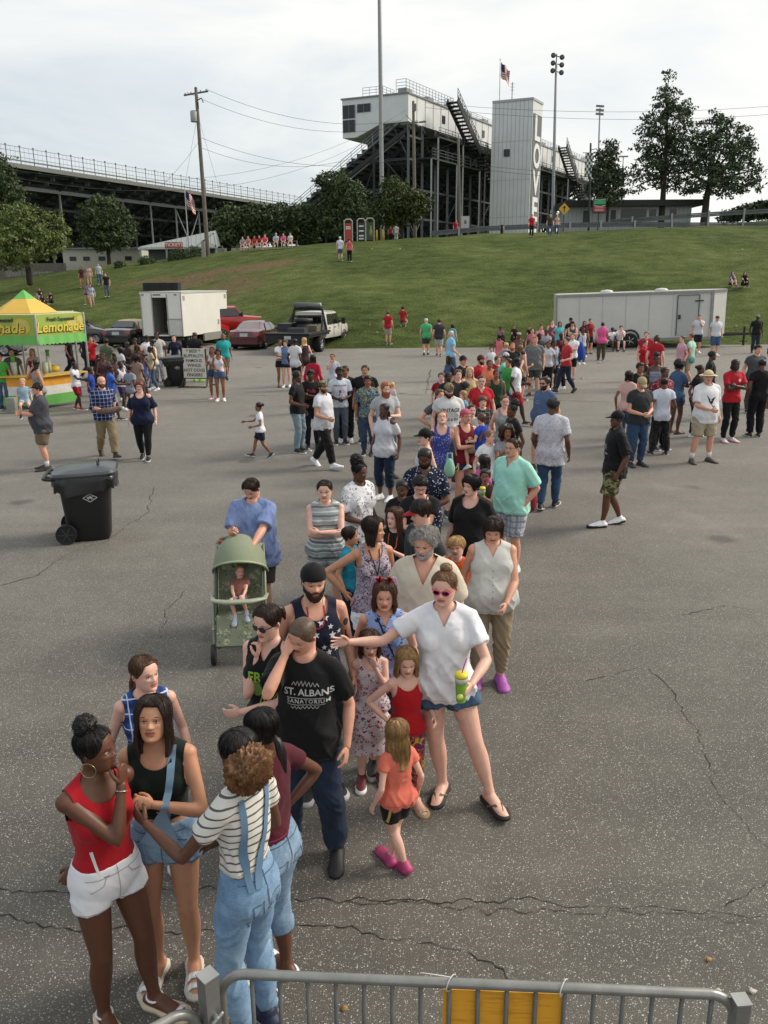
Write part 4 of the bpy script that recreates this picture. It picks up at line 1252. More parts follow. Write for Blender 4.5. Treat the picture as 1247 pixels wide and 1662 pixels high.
def grass_mat():
 m,nt,ns,ls,b=nodes_mat('grass_turf')
 v=objco(nt)
 big=noise(nt,v,.11,4,.6,.5);mid=noise(nt,objco(nt,(.7,1.2,1.6)),1.0,5,.65);fine=noise(nt,objco(nt,(1,1,1.6)),9,4,.7)
 f=math_(nt,'ADD',math_(nt,'MULTIPLY',big,.35),math_(nt,'ADD',math_(nt,'MULTIPLY',mid,.4),math_(nt,'MULTIPLY',fine,.45)))
 g=ramp(nt,f,[(.44,(.022,.033,.009)),(.57,(.070,.098,.026)),(.67,(.125,.155,.046)),(.80,(.235,.225,.10))])
 soil=ramp(nt,noise(nt,v,3,5,.7),[(.3,(.10,.075,.042)),(.7,(.24,.165,.095))])
 tot=None
 for(px,py,rx,ry,k)in((425,432,3.2,1.7,1.25),(330,446,5.5,1.3,.95),(232,456,3.6,1.3,.75),(385,462,3.4,4.2,.62),(300,462,4,1.5,.85)):
  c=hit(px,py)
  mp=nt.nodes.new('ShaderNodeMapping');mp.vector_type='POINT'
  t=nt.nodes.new('ShaderNodeTexCoord');ls.new(t.outputs['Object'],mp.inputs[0])
  mp.inputs['Scale'].default_value=(1/rx,1/ry,.12);mp.inputs['Location'].default_value=(-c.x/rx,-c.y/ry,-c.z*.12)
  ln=nt.nodes.new('ShaderNodeVectorMath');ln.operation='LENGTH';ls.new(mp.outputs[0],ln.inputs[0])
  q=math_(nt,'MULTIPLY',math_(nt,'SUBTRACT',1.25,ln.outputs['Value']),k)
  tot=q if tot is None else math_(nt,'MAXIMUM',tot,q)
 n2=noise(nt,objco(nt,(.6,1.3,1.3)),1.1,6,.75,.6)
 msk=ramp(nt,math_(nt,'ADD',math_(nt,'MULTIPLY',tot,.55),n2),[(.60,(0,0,0)),(.92,(.95,.95,.95))])
 ls.new(mixc(nt,msk,g,soil),b.inputs['Base Color'])
 b.inputs['Roughness'].default_value=.95;b.inputs['Specular IOR Level'].default_value=.1
 bump(nt,b,math_(nt,'ADD',fine,mid),.9,.25)
 return m
def asphalt_mat():
 m,nt,ns,ls,b=nodes_mat('asphalt')
 v=objco(nt);sep=N(nt,'SeparateXYZ');ls.new(v,sep.inputs[0])
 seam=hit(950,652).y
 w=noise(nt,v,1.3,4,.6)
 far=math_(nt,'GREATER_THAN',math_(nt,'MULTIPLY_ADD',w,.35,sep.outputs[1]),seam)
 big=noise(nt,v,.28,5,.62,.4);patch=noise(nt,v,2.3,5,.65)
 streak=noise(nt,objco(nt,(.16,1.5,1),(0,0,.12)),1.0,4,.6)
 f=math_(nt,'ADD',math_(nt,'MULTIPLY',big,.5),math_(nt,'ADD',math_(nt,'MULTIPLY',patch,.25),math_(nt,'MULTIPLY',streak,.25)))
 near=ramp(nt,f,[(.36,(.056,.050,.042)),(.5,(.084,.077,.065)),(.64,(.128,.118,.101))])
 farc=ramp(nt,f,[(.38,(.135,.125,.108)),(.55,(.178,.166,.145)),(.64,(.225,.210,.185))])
 graze_light=ramp(nt,math_(nt,'DIVIDE',sep.outputs[1],40.0),[(.08,(0,0,0)),(.30,(.55,.55,.55)),(.7,(1,1,1))])  # paving colour lightens with distance, painting in vignette and grazing sheen
 basec=mixc(nt,math_(nt,'MAXIMUM',math_(nt,'MULTIPLY',far,.85),graze_light),near,farc)
 def stones(scale,thr,size):
  t=nt.nodes.new('ShaderNodeTexVoronoi');t.inputs['Scale'].default_value=scale;ls.new(v,t.inputs['Vector'])
  s2=N(nt,'SeparateColor');ls.new(t.outputs['Color'],s2.inputs[0])
  a=math_(nt,'MULTIPLY',math_(nt,'GREATER_THAN',s2.outputs[0],thr),math_(nt,'LESS_THAN',t.outputs['Distance'],size))
  return a,s2.outputs[1],t
 a1,c1,t1=stones(105,.60,.36);a2,c2,t2=stones(66,.84,.30);a3,c3,t3=stones(170,.5,.42)
 st=ramp(nt,c1,[(0,(.15,.14,.12)),(.5,(.26,.245,.22)),(1,(.60,.58,.54))])
 st2=ramp(nt,c2,[(0,(.16,.13,.10)),(.5,(.3,.29,.27)),(1,(.62,.6,.57))])
 col=mixc(nt,math_(nt,'MULTIPLY',a3,.30),basec,(.20,.195,.185))
 col=mixc(nt,math_(nt,'MULTIPLY',a1,.85),col,st);col=mixc(nt,math_(nt,'MULTIPLY',a2,.85),col,st2)
 sp=nt.nodes.new('ShaderNodeTexVoronoi');sp.inputs['Scale'].default_value=.55;ls.new(v,sp.inputs['Vector'])
 drip=ramp(nt,math_(nt,'MULTIPLY_ADD',noise(nt,v,7,4,.6),.12,sp.outputs['Distance']),[(.12,(.55,.55,.55)),(.2,(0,0,0))])
 col=mixc(nt,drip,col,(.03,.029,.028))
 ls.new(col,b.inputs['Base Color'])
 b.inputs['Roughness'].default_value=.80;b.inputs['Specular IOR Level'].default_value=.45
 hgt=math_(nt,'ADD',math_(nt,'MULTIPLY',t3.outputs['Distance'],-.5),math_(nt,'MULTIPLY',t1.outputs['Distance'],-.5))
 bump(nt,b,hgt,.55,.008)
 return m
def build_ground():
 xs=np.concatenate([np.linspace(-900,-110,10),np.arange(-100,101,1.6),np.linspace(110,900,10)])
 ys=np.concatenate([[-80,-20,10,30,40],np.arange(44,110,.8),np.arange(112,240,8),[300,500,900,2000]])
 V=[(x,y,terrain(x,y)-.02+(0 if y<45 else(vnoise(np.array([[x*.35,y*.35,1.0]]))[0]-.5)*.22*min(1,(terrain(x,y))/1.0)))for y in ys for x in xs]
 nx=len(xs);F=[(j*nx+i,j*nx+i+1,(j+1)*nx+i+1,(j+1)*nx+i)for j in range(len(ys)-1)for i in range(nx-1)]
 o=link(bpy.data.objects.new('ground',mk_mesh('ground',V,F,[grass_mat()])));o['kind']='structure'
 V,F=[],[]
 pp=np.linspace(-500,1750,90)
 edge_=[]
 for p in pp:
  Yb=baseY(p)+.15+.25*(vnoise(np.array([[p*.05,3.3,0]]))[0]-.5)
  edge_.append(((p-CX)*7.165e-4*Yb,Yb))
 n=len(edge_)
 V=[(x,y,.006)for x,y in edge_]+[(x*1.0,20,.006)for x,y in edge_]+[(x,-25,.006)for x,y in edge_]
 F=[(n+i,n+i+1,i+1,i)for i in range(n-1)]+[(2*n+i,2*n+i+1,n+i+1,n+i)for i in range(n-1)]
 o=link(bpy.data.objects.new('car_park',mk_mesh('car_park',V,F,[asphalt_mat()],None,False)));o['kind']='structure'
 rnd=random.Random(5)
 mb=MB()
 def crack(pix,w,wob=1.0,z=.010):
  pts=[hit(*p)for p in pix];P_=[]
  for a,b in zip(pts,pts[1:]):
   k=max(2,int((b-a).length/.035))
   for i in range(k):P_.append(a.lerp(b,i/k))
  off=0;Vv=[];offl=0
  for i,p in enumerate(P_):
   d=(P_[min(i+1,len(P_)-1)]-P_[max(i-1,0)]).normalized();nrm=Vector((-d.y,d.x,0))
   off=off*.93+rnd.gauss(0,.012)*wob;ww=w*rnd.uniform(.25,1.25)*(.4+.6*math.sin(math.pi*min(1,(i+1)/len(P_))**.5))
   c=p+nrm*off
   Vv+=[(c.x-nrm.x*ww,c.y-nrm.y*ww,z),(c.x+nrm.x*ww,c.y+nrm.y*ww,z)]
  mb.add(Vv,[(2*i,2*i+1,2*i+3,2*i+2)for i in range(len(P_)-1)])
 crack([(0,1440),(230,1450),(420,1452),(600,1464),(860,1470),(1050,1478),(1247,1494)],.005,1.0)
 crack([(560,1462),(700,1470),(900,1474),(1247,1500)],.0035,1.6,.011)
 crack([(1045,1080),(1085,1120),(1130,1180),(1165,1280),(1200,1340),(1250,1395)],.004,1.2)
 crack([(480,1500),(640,1520),(760,1545)],.0045,1.5);crack([(760,1545),(880,1600),(1010,1590)],.004,1.5)
 crack([(1180,1475),(1210,1440),(1247,1425)],.004);crack([(255,790),(240,830),(170,880),(110,900)],.006)
 crack([(300,960),(265,990),(262,1040)],.005);crack([(0,952),(60,935),(110,900)],.008)
 crack([(0,1480),(120,1500),(300,1512),(420,1500)],.005,1.5);crack([(650,640),(800,646),(950,652),(1247,662)],.02,.6)
 crack([(0,650),(200,641),(330,640),(480,644)],.02,.6);crack([(950,1105),(1045,1080)],.004)
 crack([(700,600),(690,640)],.02);crack([(1100,1000),(1180,985),(1250,1000)],.005)
 o=mb.build('pavement_cracks',mat('#24211d',.95,name='crack'));o['kind']='structure'
 k=0
 for(px,py)in((1150,1560),(945,615),(905,600),(1205,405),(1195,530),(600,528),(612,540),(700,690),(649,404),(604,404),(66,448),(973,590),(1222,1612),(1165,1613),(830,702),(560,1640)):
  p=hit(px,py);r=rnd
  mb=MB();s=.025 if py>1000 else.10
  a=[(s*rnd.uniform(.5,1)*math.cos(t),s*rnd.uniform(.4,.9)*math.sin(t),.012+rnd.uniform(0,s*.6))for t in np.linspace(0,6.28,7)[:-1]]
  mb.add([(0,0,s*.5)]+a+[(x*.8,y*.8,0.005)for x,y,z in a],[(0,1+i,1+(i+1)%6)for i in range(6)]+[(1+i,7+i,7+(i+1)%6,1+(i+1)%6)for i in range(6)])
  o=mb.build('litter',mat('#b9b4a8' if k%5 else '#a07a4a',.8),None,True,loc=p)
  wh='on the grass bank' if terrain(p.x,p.y)>.1 else 'on the asphalt'
  tag(o,f'small crumpled scrap of paper lying {wh}','litter','scraps of litter '+wh)
  k+=1
build_ground()
def leaf_mat(c1,c2,name='leaves'):
 key=('leaf',c1,c2)
 if key in MATS:return MATS[key]
 m,nt,ns,ls,b=nodes_mat(name)
 f=noise(nt,objco(nt),1.1,3,.6);i=noise(nt,objco(nt),7,2,.5)
 ls.new(ramp(nt,math_(nt,'ADD',math_(nt,'MULTIPLY',f,.5),math_(nt,'MULTIPLY',i,.5)),[(.35,lin(c1)),(.65,lin(c2))]),b.inputs['Base Color'])
 b.inputs['Roughness'].default_value=.6;b.inputs['Specular IOR Level'].default_value=.25
 MATS[key]=m
 return m
BARK=lambda:mat('#3a332b',.9,bmp=.5,name='bark')
def leaves(centers,radii,n,size,rnd,shell=.55,droop=.0):
 """leaf-sized faces clumped on twigs through every blob"""
 rs=np.random.RandomState(rnd.randrange(99999));C=[]
 vol=np.array([r[0]*r[1]*r[2]for r in radii])**.8;vol=vol/vol.sum()
 for c,r,w in zip(centers,radii,vol):
  k=max(6,int(n*w/14));d=rs.normal(size=(k,3));d/=np.linalg.norm(d,axis=1,keepdims=True)
  q=shell+(1-shell)*rs.rand(k,1)**.6;q*=1+.22*(rs.rand(k,1)-.3)
  tw=np.array(c)+d*q*np.array(r)
  for j in range(14):C.append(tw+rs.normal(size=(k,3))*size*np.array((1.15,1.15,.7)))
 C=np.vstack(C);m=len(C)
 a=rs.normal(size=(m,3));a[:,2]-=droop;a/=np.linalg.norm(a,axis=1,keepdims=True);b=rs.normal(size=(m,3));b-=a*(a*b).sum(1,keepdims=True);b/=np.linalg.norm(b,axis=1,keepdims=True)
 s=size*(.5+.7*rs.rand(m,1));a=a*s;b=b*s*.55
 V=np.stack([C-a,C+b*.9-a*.1,C+a,C-b*.9+a*.1],1).reshape(-1,3)
 return V,np.arange(m*4).reshape(-1,4)
def tree(label,base,Y,blobs,n=7000,size=.2,c=('#1d2a14','#3d4d24'),trunk=.25,name='tree',group=None,seed=1,lean=0,limbs=True,droop=0,shell=.5,depth=.85,cat='tree'):
 rnd=random.Random(seed);b0=at(base[0],base[1],Y)
 k=Y/(FPX*.98)
 root=empty(name,b0);tag(root,label,cat,group)
 cs,rs_=[],[]
 for(px,py,rx,ry)in blobs:
  p=at(px,py,Y)-b0;p.y+=rnd.uniform(-1,1)*rx*k*.45
  cs.append(tuple(p));rs_.append((rx*k,rx*k*depth,ry*k))
 V,F=leaves(cs,rs_,n,size,rnd,shell,droop)
 link(bpy.data.objects.new('crown',mk_mesh('crown',V,F,[leaf_mat(*c)],None,False)),root)
 mb=MB();top=max(cs,key=lambda q:q[2]);mid=np.array((top[0]*.6,top[1]*.4,top[2]*.75))
 T_=[np.array((0,0,-.4)),np.array((mid[0]*.1,0,mid[2]*.3)),mid*np.array((.5,.5,.62)),mid]
 mb.tube(T_,[trunk*1.25,trunk,trunk*.75,trunk*.3],10)
 if limbs:
  for c_ in cs:
   s0=T_[1]*.5+T_[2]*.5 if c_[2]<mid[2]*.9 else T_[2]
   e=np.array(c_)*np.array((1,1,1));m_=(s0+e)/2+np.array((0,0,.06*np.linalg.norm(e-s0)))
   mb.tube([s0,m_,e],[trunk*.45,trunk*.28,trunk*.1],6)
   for _ in range(3):
    d=unit([rnd.gauss(0,1)for _ in range(3)])*np.array(rs_[cs.index(c_)])*.9
    mb.tube([m_*.3+e*.7,e+d],[trunk*.14,trunk*.04],5)
 mb.build('trunk',BARK(),root,True)
 return root
DK=('#2a3723','#56653f');MD=('#26351a','#4c5c2e');LT=('#3d4f24','#747f48')
def build_trees():
 rnd=random.Random(3)
 tree('round crowned green tree left of the ticket booth, partly out of frame',(48,452),74,[(20,380,42,40),(65,375,40,32),(40,400,55,28),(88,398,24,20),(5,400,30,35),(30,350,35,20)],9000,.17,LT,.22,seed=2)
 tree('dark tall tree at the left edge behind the round tree',(5,460),92,[(0,290,18,30),(8,320,30,28),(25,345,30,25),(-10,370,40,50),(12,265,14,14)],8000,.22,DK,.3,seed=3)
 tree('dark round tree in front of the left grandstand columns',(178,432),88,[(172,350,34,26),(160,372,26,20),(195,372,24,20),(178,392,34,14),(150,355,16,14)],8000,.2,DK,.2,seed=4)
 g='dark trees in a row behind the picnic seats'
 for i,(x,w,lab)in enumerate([(372,22,'first'),(412,26,'second'),(452,28,'third'),(492,26,'fourth')]):
  tree(f'{lab} dark tree from the left in the row behind the seated people on the bank',(x,404),92,[(x,354,w*.85,20),(x-12,370,w*.65,18),(x+12,374,w*.65,18),(x,387,w*.8,10)],3300,.24,DK,.2,group=g,seed=10+i)
 tree('tall dark tree left of the steel pole, before the main grandstand',(556,394),90,[(545,297,28,17),(526,292,14,10),(565,320,29,24),(532,335,22,20),(575,350,27,24),(548,368,30,16),(598,345,14,22)],8000,.2,DK,.25,seed=20)
 tree('lighter green leaning tree beneath the wooden poles at the grandstand foot',(654,392),79,[(650,328,34,20),(672,330,25,16),(632,318,22,22),(625,345,24,20),(655,350,26,14),(640,300,20,12),(684,338,14,12)],9000,.17,('#253216','#4f5a2c'),.13,seed=21)
 tree('short dark shrub like tree by the red and white placards',(612,392),90,[(605,368,26,20),(628,372,20,18),(590,372,16,14)],5000,.2,DK,.1,seed=22)
 cone=[(1085,132,10,13),(1085,155,19,14),(1078,175,24,13),(1100,180,24,14),(1062,195,20,10),(1088,205,34,15),(1110,175,16,9),(1052,212,18,8),(1075,228,32,14),(1105,232,26,15),(1045,245,18,9),(1080,255,30,14),(1058,268,26,10),(1100,268,25,13),(1040,285,22,12),(1085,290,28,13),(1032,303,14,8),(1108,305,24,10)]
 tree('tall tapering conifer rising behind the low concession building',(1073,366),96,cone,8000,.2,('#2c3827','#5b6a4c'),.3,name='conifer_tree',seed=30,shell=.35,droop=.3)
 tree('broad round tree right of the tall conifer',(1143,358),94,[(1150,215,28,24),(1180,225,30,26),(1125,240,32,24),(1205,250,24,24),(1160,262,42,28),(1130,290,34,20),(1195,285,32,22),(1222,300,16,14),(1165,305,40,16),(1110,275,20,16),(1210,232,14,12),(1170,195,14,10),(1232,275,10,10)],9500,.2,('#2a3722','#57664a'),.34,seed=31,shell=.4)
 tree('slim loose tree beside the checkered banner post',(986,352),92,[(990,238,9,12),(985,258,18,15),(978,282,22,15),(998,285,18,15),(970,305,20,12),(1000,310,18,12),(985,325,18,9)],7000,.18,('#2c3727','#566248'),.12,seed=32,shell=.3)
 tree('far low clump of trees on the horizon at the right',(1215,356),150,[(1190,350,16,8),(1215,345,20,10),(1240,342,18,12),(1262,340,18,14),(1180,354,10,4)],5000,.35,('#22301a','#44523a'),.2,seed=33)
 for i,(x,y,w,hh,lab)in enumerate([(195,431,7,6,'smallest clipped bush, nearest the white shed'),(240,425,12,9,'clipped bush under the ticket booth roof corner'),(287,418,12,12,'tall clipped bush below the ticket sign'),(317,412,15,10,'widest clipped bush beside the utility pole')]):
  tree(lab,(x,y+hh*.8),78.5,[(x,y,w,hh),(x-w*.4,y+2,w*.6,hh*.7),(x+w*.4,y+2,w*.6,hh*.7)],1900,.08,DK,.05,name='bush',group='clipped bushes on the bank',seed=40+i,limbs=False,shell=.8,cat='bush')
build_trees()
def build_stands():
 steel=mat('#8f9396',.5,.3,.15,2,name='galvanised_steel');dark=mat('#2b2e30',.8,name='dark_steel',var=.25,scale=2);dk2=mat('#3d4144',.7,name='seat_underside',var=.3,scale=1.2)
 white=mat('#d0d2d3',.55,var=.06,scale=.7,name='white_cladding');roofm=mat('#7d8082',.6);glass=mat('#171a1c',.12,name='dark_glass')
 conc=mat('#a7a59d',.8,var=.1,scale=.5)
 B_=np.array((3.5,117.0));A_=np.array((-5.2,121.0));C_=np.array((19.5,145.0))
 ud=(A_-B_)/np.linalg.norm(A_-B_);Lu=np.linalg.norm(A_-B_);ld=(C_-B_)/np.linalg.norm(C_-B_);Ll=np.linalg.norm(C_-B_)
 root=empty('grandstand',(B_[0],B_[1],7.6));tag(root,'tall steel grandstand with white suites on top, behind the lettered tower','grandstand')
 def W(l,u,z):p=B_+ld*l+ud*u;return(p[0]-B_[0],p[1]-B_[1],z-7.6)
 TOT=84.0
 def profile(poly,l0,l1,name,m):
  mb=MB();n=len(poly)
  V=[W(l0,u,z)for u,z in poly]+[W(l1,u,z)for u,z in poly]
  mb.add(V,[list(range(n)),list(range(n,2*n))[::-1]]+[(i,n+i,n+(i+1)%n,(i+1)%n)for i in range(n)])
  return mb.build(name,m,root)
 suite=[(0,26.6),(Lu,26.6),(Lu,21.9),(.78*Lu,21.9),(.42*Lu,23.3),(0,23.3)]
 for(l0,l1)in((0,33),(47,TOT)):
  w=profile(suite,l0,l1,'suite_wall',white)
  profile([(-.15,26.6),(Lu+.15,26.6),(Lu+.15,26.78),(-.15,26.78)],l0-.15,l1+.15,'roof',roofm)
  sm_=MB()
  for l in np.arange(l0+2.4,l1,2.4):sm_.bar(W(l,-.02,23.3),W(l,-.02,26.6),.06,.06)
  sm_.build('wall_seams',mat('#8e9194',.6),w)
  for l in(l0+10,l0+24):
   if l<l1-1:
    f=MB();f.prism([W(l,-.03,24.5),W(l+.9,-.03,24.5),W(l+.9,-.03,25.5),W(l,-.03,25.5)],(0,0,0),(-ud[0]*.05,-ud[1]*.05,0));f.build('window',glass,root)
  for l in np.arange(l0+3,l1-3,6.5):
   mbx=MB();mbx.box(W(l,2.0,27.3),(1.7,1.2,1.0),rz=math.atan2(ld[1],ld[0]));mbx.build('roof_unit',mat('#8b8e90',.6),root)
 for k,(z0,z1,u0,u1)in enumerate(((24.3,25.9,Lu*.80,Lu*.985),(22.6,24.1,Lu*.80,Lu*.985),(24.9,25.9,Lu*.56,Lu*.76))):
  f=MB();f.prism([W(-.04,u0,z0),W(-.04,u1,z0),W(-.04,u1,z1),W(-.04,u0,z1)],(0,0,0),(-ld[0]*.04,-ld[1]*.04,0));wd=f.build('window',glass,root)
  mu=MB();
  for q in(0,.5,1):mu.bar(W(-.1,u0+(u1-u0)*q,z0),W(-.1,u0+(u1-u0)*q,z1),.07)
  mu.build('window_bars',mat('#6c6f72',.5),wd)
 def rail(pts,h=1.1,step=1.6,name='railing',m=None,t=.06,bars=3):
  mb=MB()
  for a,b in zip(pts,pts[1:]):
   a,b=np.array(a,float),np.array(b,float);n=max(1,int(np.linalg.norm(b-a)/step))
   for i in range(n+1):
    p=a+(b-a)*i/n;mb.bar(p,p+(0,0,h),t)
   for q in range(bars):mb.bar(a+(0,0,h*(q+1)/bars),b+(0,0,h*(q+1)/bars),t*.8)
  return mb.build(name,m or steel,root)
 rail([W(0,6.5,26.8),W(0,3.6,26.8),W(3,3.6,26.8)],1.0,.8)
 rail([W(-.2,1.6,26.8),W(-.2,.2,26.8),W(14,.2,26.8),W(14,2.6,26.8)],1.5,.9,bars=4)
 rail([W(14,.2,26.8),W(33,.2,26.8)],.7,2);rail([W(47,.2,26.8),W(TOT,.2,26.8)],1.0,1.6,bars=4)
 st=MB();ru0,rz0,ru1,rz1=2.2,23.0,23.0,9.6;n=26
 poly=[]
 for i in range(n+1):
  u=ru0+(ru1-ru0)*i/n;z=rz0+(rz1-rz0)*i/n
  poly.append((u,z));
  if i<n:poly.append((u+(ru1-ru0)/n,z))
 low=[(u,z-.55)for u,z in poly[::-1]]
 V=[W(.5,u,z)for u,z in poly+low]+[W(TOT,u,z)for u,z in poly+low];m_=len(poly)*2;hl=len(poly)
 F=[(i,i+1,m_+i+1,m_+i)for i in range(m_-1)]+[(i,i+1,m_-2-i,m_-1-i)for i in range(hl-1)]+[(m_+i,m_+m_-1-i,m_+m_-2-i,m_+i+1)for i in range(hl-1)]
 st.add(V,F);st.build('seating_rake',dk2,root)
 r=MB()
 for q in range(0,27,2):
  u=ru0+(ru1-ru0)*q/26;z=rz0+(rz1-rz0)*q/26;r.bar(W(.4,u,z),W(.4,u,z+1.3),.07)
 for q in(.5,.9,1.3):r.bar(W(.4,ru0,rz0+q),W(.4,ru1,rz1+q),.06)
 r.build('stair_railing',steel,root)
 r=MB();r.bar(W(.2,ru0-1,rz0+.4),W(.2,ru1,rz1-.3),.35,.12);r.bar(W(.2,ru0-1.5,rz0-1.3),W(.2,ru1-3,rz1+.2),.2,.2)
 r.build('edge_beam',mat('#77797b',.6),root)
 rnd=random.Random(9)
 zr=lambda u:rz0+(rz1-rz0)*max(0,(u-ru0))/(ru1-ru0)
 back=MB();inner=MB()
 ls_=list(np.arange(0,TOT+.1,4.0))
 for k,l in enumerate(ls_):
  g=7.0
  MB().bar(W(l,0,g),W(l,0,23.3),.34,.34).build('column',mat('#5a5d60',.6,.2),root)
  for u in(5,10,15,20):
   inner.bar(W(l,u,g),W(l,u,zr(u)-.4),.3,.3)
  for z in(11.5,15.2,18.8):
   umax=min(20,ru0+(rz0-z)/(rz0-rz1)*(ru1-ru0));inner.bar(W(l,0,z),W(l,umax,z),.22,.34)
  inner.bar(W(l,0,7.5),W(l,5,15),.14);inner.bar(W(l,5,7.5),W(l,0,15),.14);inner.bar(W(l,5,7.5),W(l,10,15),.14);inner.bar(W(l,10,7.5),W(l,5,18),.14);inner.bar(W(l,0,15.2),W(l,5,20.5),.14);inner.bar(W(l,0,18.8),W(l,ru0,23),.14)
  inner.bar(W(l,-.3,22.6),W(l,22.5,zr(22.5)-.9),.3,.5)
  if k<len(ls_)-1:
   if k%3==0:
    back.bar(W(l,.1,7.2),W(l+4,.1,11.5),.1);back.bar(W(l+4,.1,7.2),W(l,.1,11.5),.1)
    back.bar(W(l,.1,11.5),W(l+4,.1,15.2),.1)
 back.build('brace',mat('#5a5d60',.6,.2),root);inner.build('frame',dark,root);[MB().bar(W(0,u,z),W(TOT,u,z),.26,.26).build('girder',mat('#3a3d40',.6),root)for u,z in((0,11.5),(0,15.2),(0,18.8),(0,21.6),(5,11.5),(5,15.2),(10,11.5),(10,15.2))]
 for z,l0,l1 in((18.9,2,33),(21.7,4,TOT)):
  d=MB();d.prism([W(l0,-2.4,z),W(l1,-2.4,z),W(l1,0,z),W(l0,0,z)],(0,0,0),(0,0,.2));d.build('walkway',dark,root)
  rail([W(l0,-2.4,z+.2),W(l1,-2.4,z+.2)],1.1,2.0,m=mat('#4b4e50',.6),t=.07)
  for l in np.arange(l0,l1+.1,8):MB().bar(W(l,-2.3,7),W(l,-2.3,z),.22).build('column',steel,root)
 def stair(la,za,lb,zb,u=-3.6):
  s=MB();n=14
  s.bar(W(la,u,za),W(lb,u,zb),.18,.7);s.bar(W(la,u+1.5,za),W(lb,u+1.5,zb),.18,.7)
  for i in range(n):
   t=(i+.5)/n;p=np.array(W(la+(lb-la)*t,u+.75,za+(zb-za)*t));s.box(p,(1.0,1.5,.1),rz=math.atan2(ld[1],ld[0]))
  s.build('stairs',dark,root)
  rail([W(la,u,za+.3),W(lb,u,zb+.3)],1.2,.9,name='stair_railing',m=mat('#515456',.6),t=.07)
  w_=MB();w_.prism([W(la,u-.05,za-.6),W(lb,u-.05,zb-.6),W(lb,u-.05,zb+.5),W(la,u-.05,za+.5)],(0,0,0),(ud[0]*.06,ud[1]*.06,0));w_.build('stair_side_panel',dark,root)
 for b0 in(0,47):
  stair(b0+7,26.6,b0+15,21.2);stair(b0+17,21.2,b0+26,15.2);
  for l,z in((15,21.0),(26,15.0)):
   d=MB();d.prism([W(b0+l,-3.8,z),W(b0+l+2.4,-3.8,z),W(b0+l+2.4,-1.8,z),W(b0+l,-1.8,z)],(0,0,0),(0,0,.25));d.build('landing',dark,root)
   rail([W(b0+l,-3.8,z+.25),W(b0+l+2.4,-3.8,z+.25)],1.3,.6,m=mat('#515456',.6),t=.06)
 d=MB();d.box(W(0,26,7.9),(2,40,.6),rz=math.atan2(ud[1],ud[0])+math.pi/2);d.build('base_wall',conc,root)
 s=MB();p=at(947,330,190);s.lathe([(1.2,0),(1.2,21),(0.9,21.3),(0,21.4)],20);t_=s.build('round_tower',white,None,True,loc=(p.x,p.y,7));tag(t_,'slim round white column at the far end of the grandstand','tower')
 cA,cB,cC=np.array((16.0,130.4)),np.array((21.4,128.0)),np.array((23.5,131.8));cD=cA+(cC-cB)
 tr=empty('stair_tower',(cB[0],cB[1],7.5));tag(tr,'white square tower with large vertical lettering down its right face','tower')
 rel=lambda p,z:(p[0]-cB[0],p[1]-cB[1],z-7.5)
 mb=MB();ztop=28.0
 V=[rel(p,7.0)for p in(cA,cB,cC,cD)]+[rel(p,ztop)for p in(cA,cB,cC,cD)]
 mb.add(V,[(0,1,5,4),(1,2,6,5),(2,3,7,6),(3,0,4,7),(4,5,6,7)]);wall=mb.build('wall',mat('#cdcfd1',.55,var=.07,scale=.4),tr)
 sm_=MB();fd=(cB-cA)/np.linalg.norm(cB-cA);out=np.array((fd[1],-fd[0]))
 for q in np.arange(.5,np.linalg.norm(cB-cA),.6):
  p=cA+fd*q+out*.0;sm_.bar(rel(p,7.2),rel(p,ztop-.1),.07,.05)
 for z in(12.3,17.4,22.6):sm_.bar(rel(cA,z),rel(cB,z),.05)
 sm_.build('wall_seams',mat('#9ea1a4',.6),wall)
 cap=MB();cap.bar(rel(cA,ztop),rel(cB,ztop),.2,.3);cap.bar(rel(cB,ztop),rel(cC,ztop),.2,.3);cap.build('parapet',mat('#a2a5a8',.5),tr)
 p=at(817,228,130);f=MB();q=cA+fd*1.9+out*.03;f.prism([rel(q,20.6),rel(q+fd*.9,20.6),rel(q+fd*.9,21.6),rel(q,21.6)],(0,0,0),(out[0]*.04,out[1]*.04,0));f.build('window',glass,tr)
 sd=(cC-cB)/np.linalg.norm(cC-cB);so=np.array((sd[1],-sd[0]));Wd=np.linalg.norm(cC-cB)
 q=cB+sd*.35+so*.02;e=cB+sd*(Wd-.35)+so*.02
 f=MB();f.prism([rel(q,11.4),rel(e,11.4),rel(e,26.2),rel(q,26.2)],(0,0,0),(so[0]*.05,so[1]*.05,0));pan=f.build('sign_panel',mat('#5d6064',.6),tr)
 for i,ch in enumerate('LOVE'):
  pl=text_poly(ch,4.5,bold=.03)
  xs=[v[0]for v in pl[0]];ys=[v[1]for v in pl[0]];cx_,cy_=(min(xs)+max(xs))/2,(min(ys)+max(ys))/2
  w_=max(xs)-min(xs)
  pl=([((x-cx_)*min(1.15,3.0/w_),y-cy_)for x,y in pl[0]],pl[1])
  M=Matrix(((sd[0],0,so[0],0),(sd[1],0,so[1],0),(0,1,0,0),(0,0,0,1)))
  c=cB+sd*(Wd/2)+so*.16;M.translation=Vector(rel(c,24.35-i*3.65))
  slab('letter',pl,.08,mat('#d9dadb',.5),M,pan)
 P0=at(-40,238,100);P1=at(492,329,171);P0.z=18.6;P1.z=18.0
 e2=np.array((P1.x-P0.x,P1.y-P0.y));L2=np.linalg.norm(e2);e2/=L2;v2=np.array((-e2[1],e2[0]))
 r2=empty('grandstand',(P0.x,P0.y,4.9));tag(r2,'long low open steel grandstand curving away at the left with a railing along its top','grandstand')
 W2=lambda l,v,z:(e2[0]*l+v2[0]*v,e2[1]*l+v2[1]*v,z-6)
 n=22;poly=[]
 for i in range(n+1):
  v=24*i/n;z=18.2-11.5*i/n;poly.append((v,z));
  if i<n:poly.append((v+24/n,z))
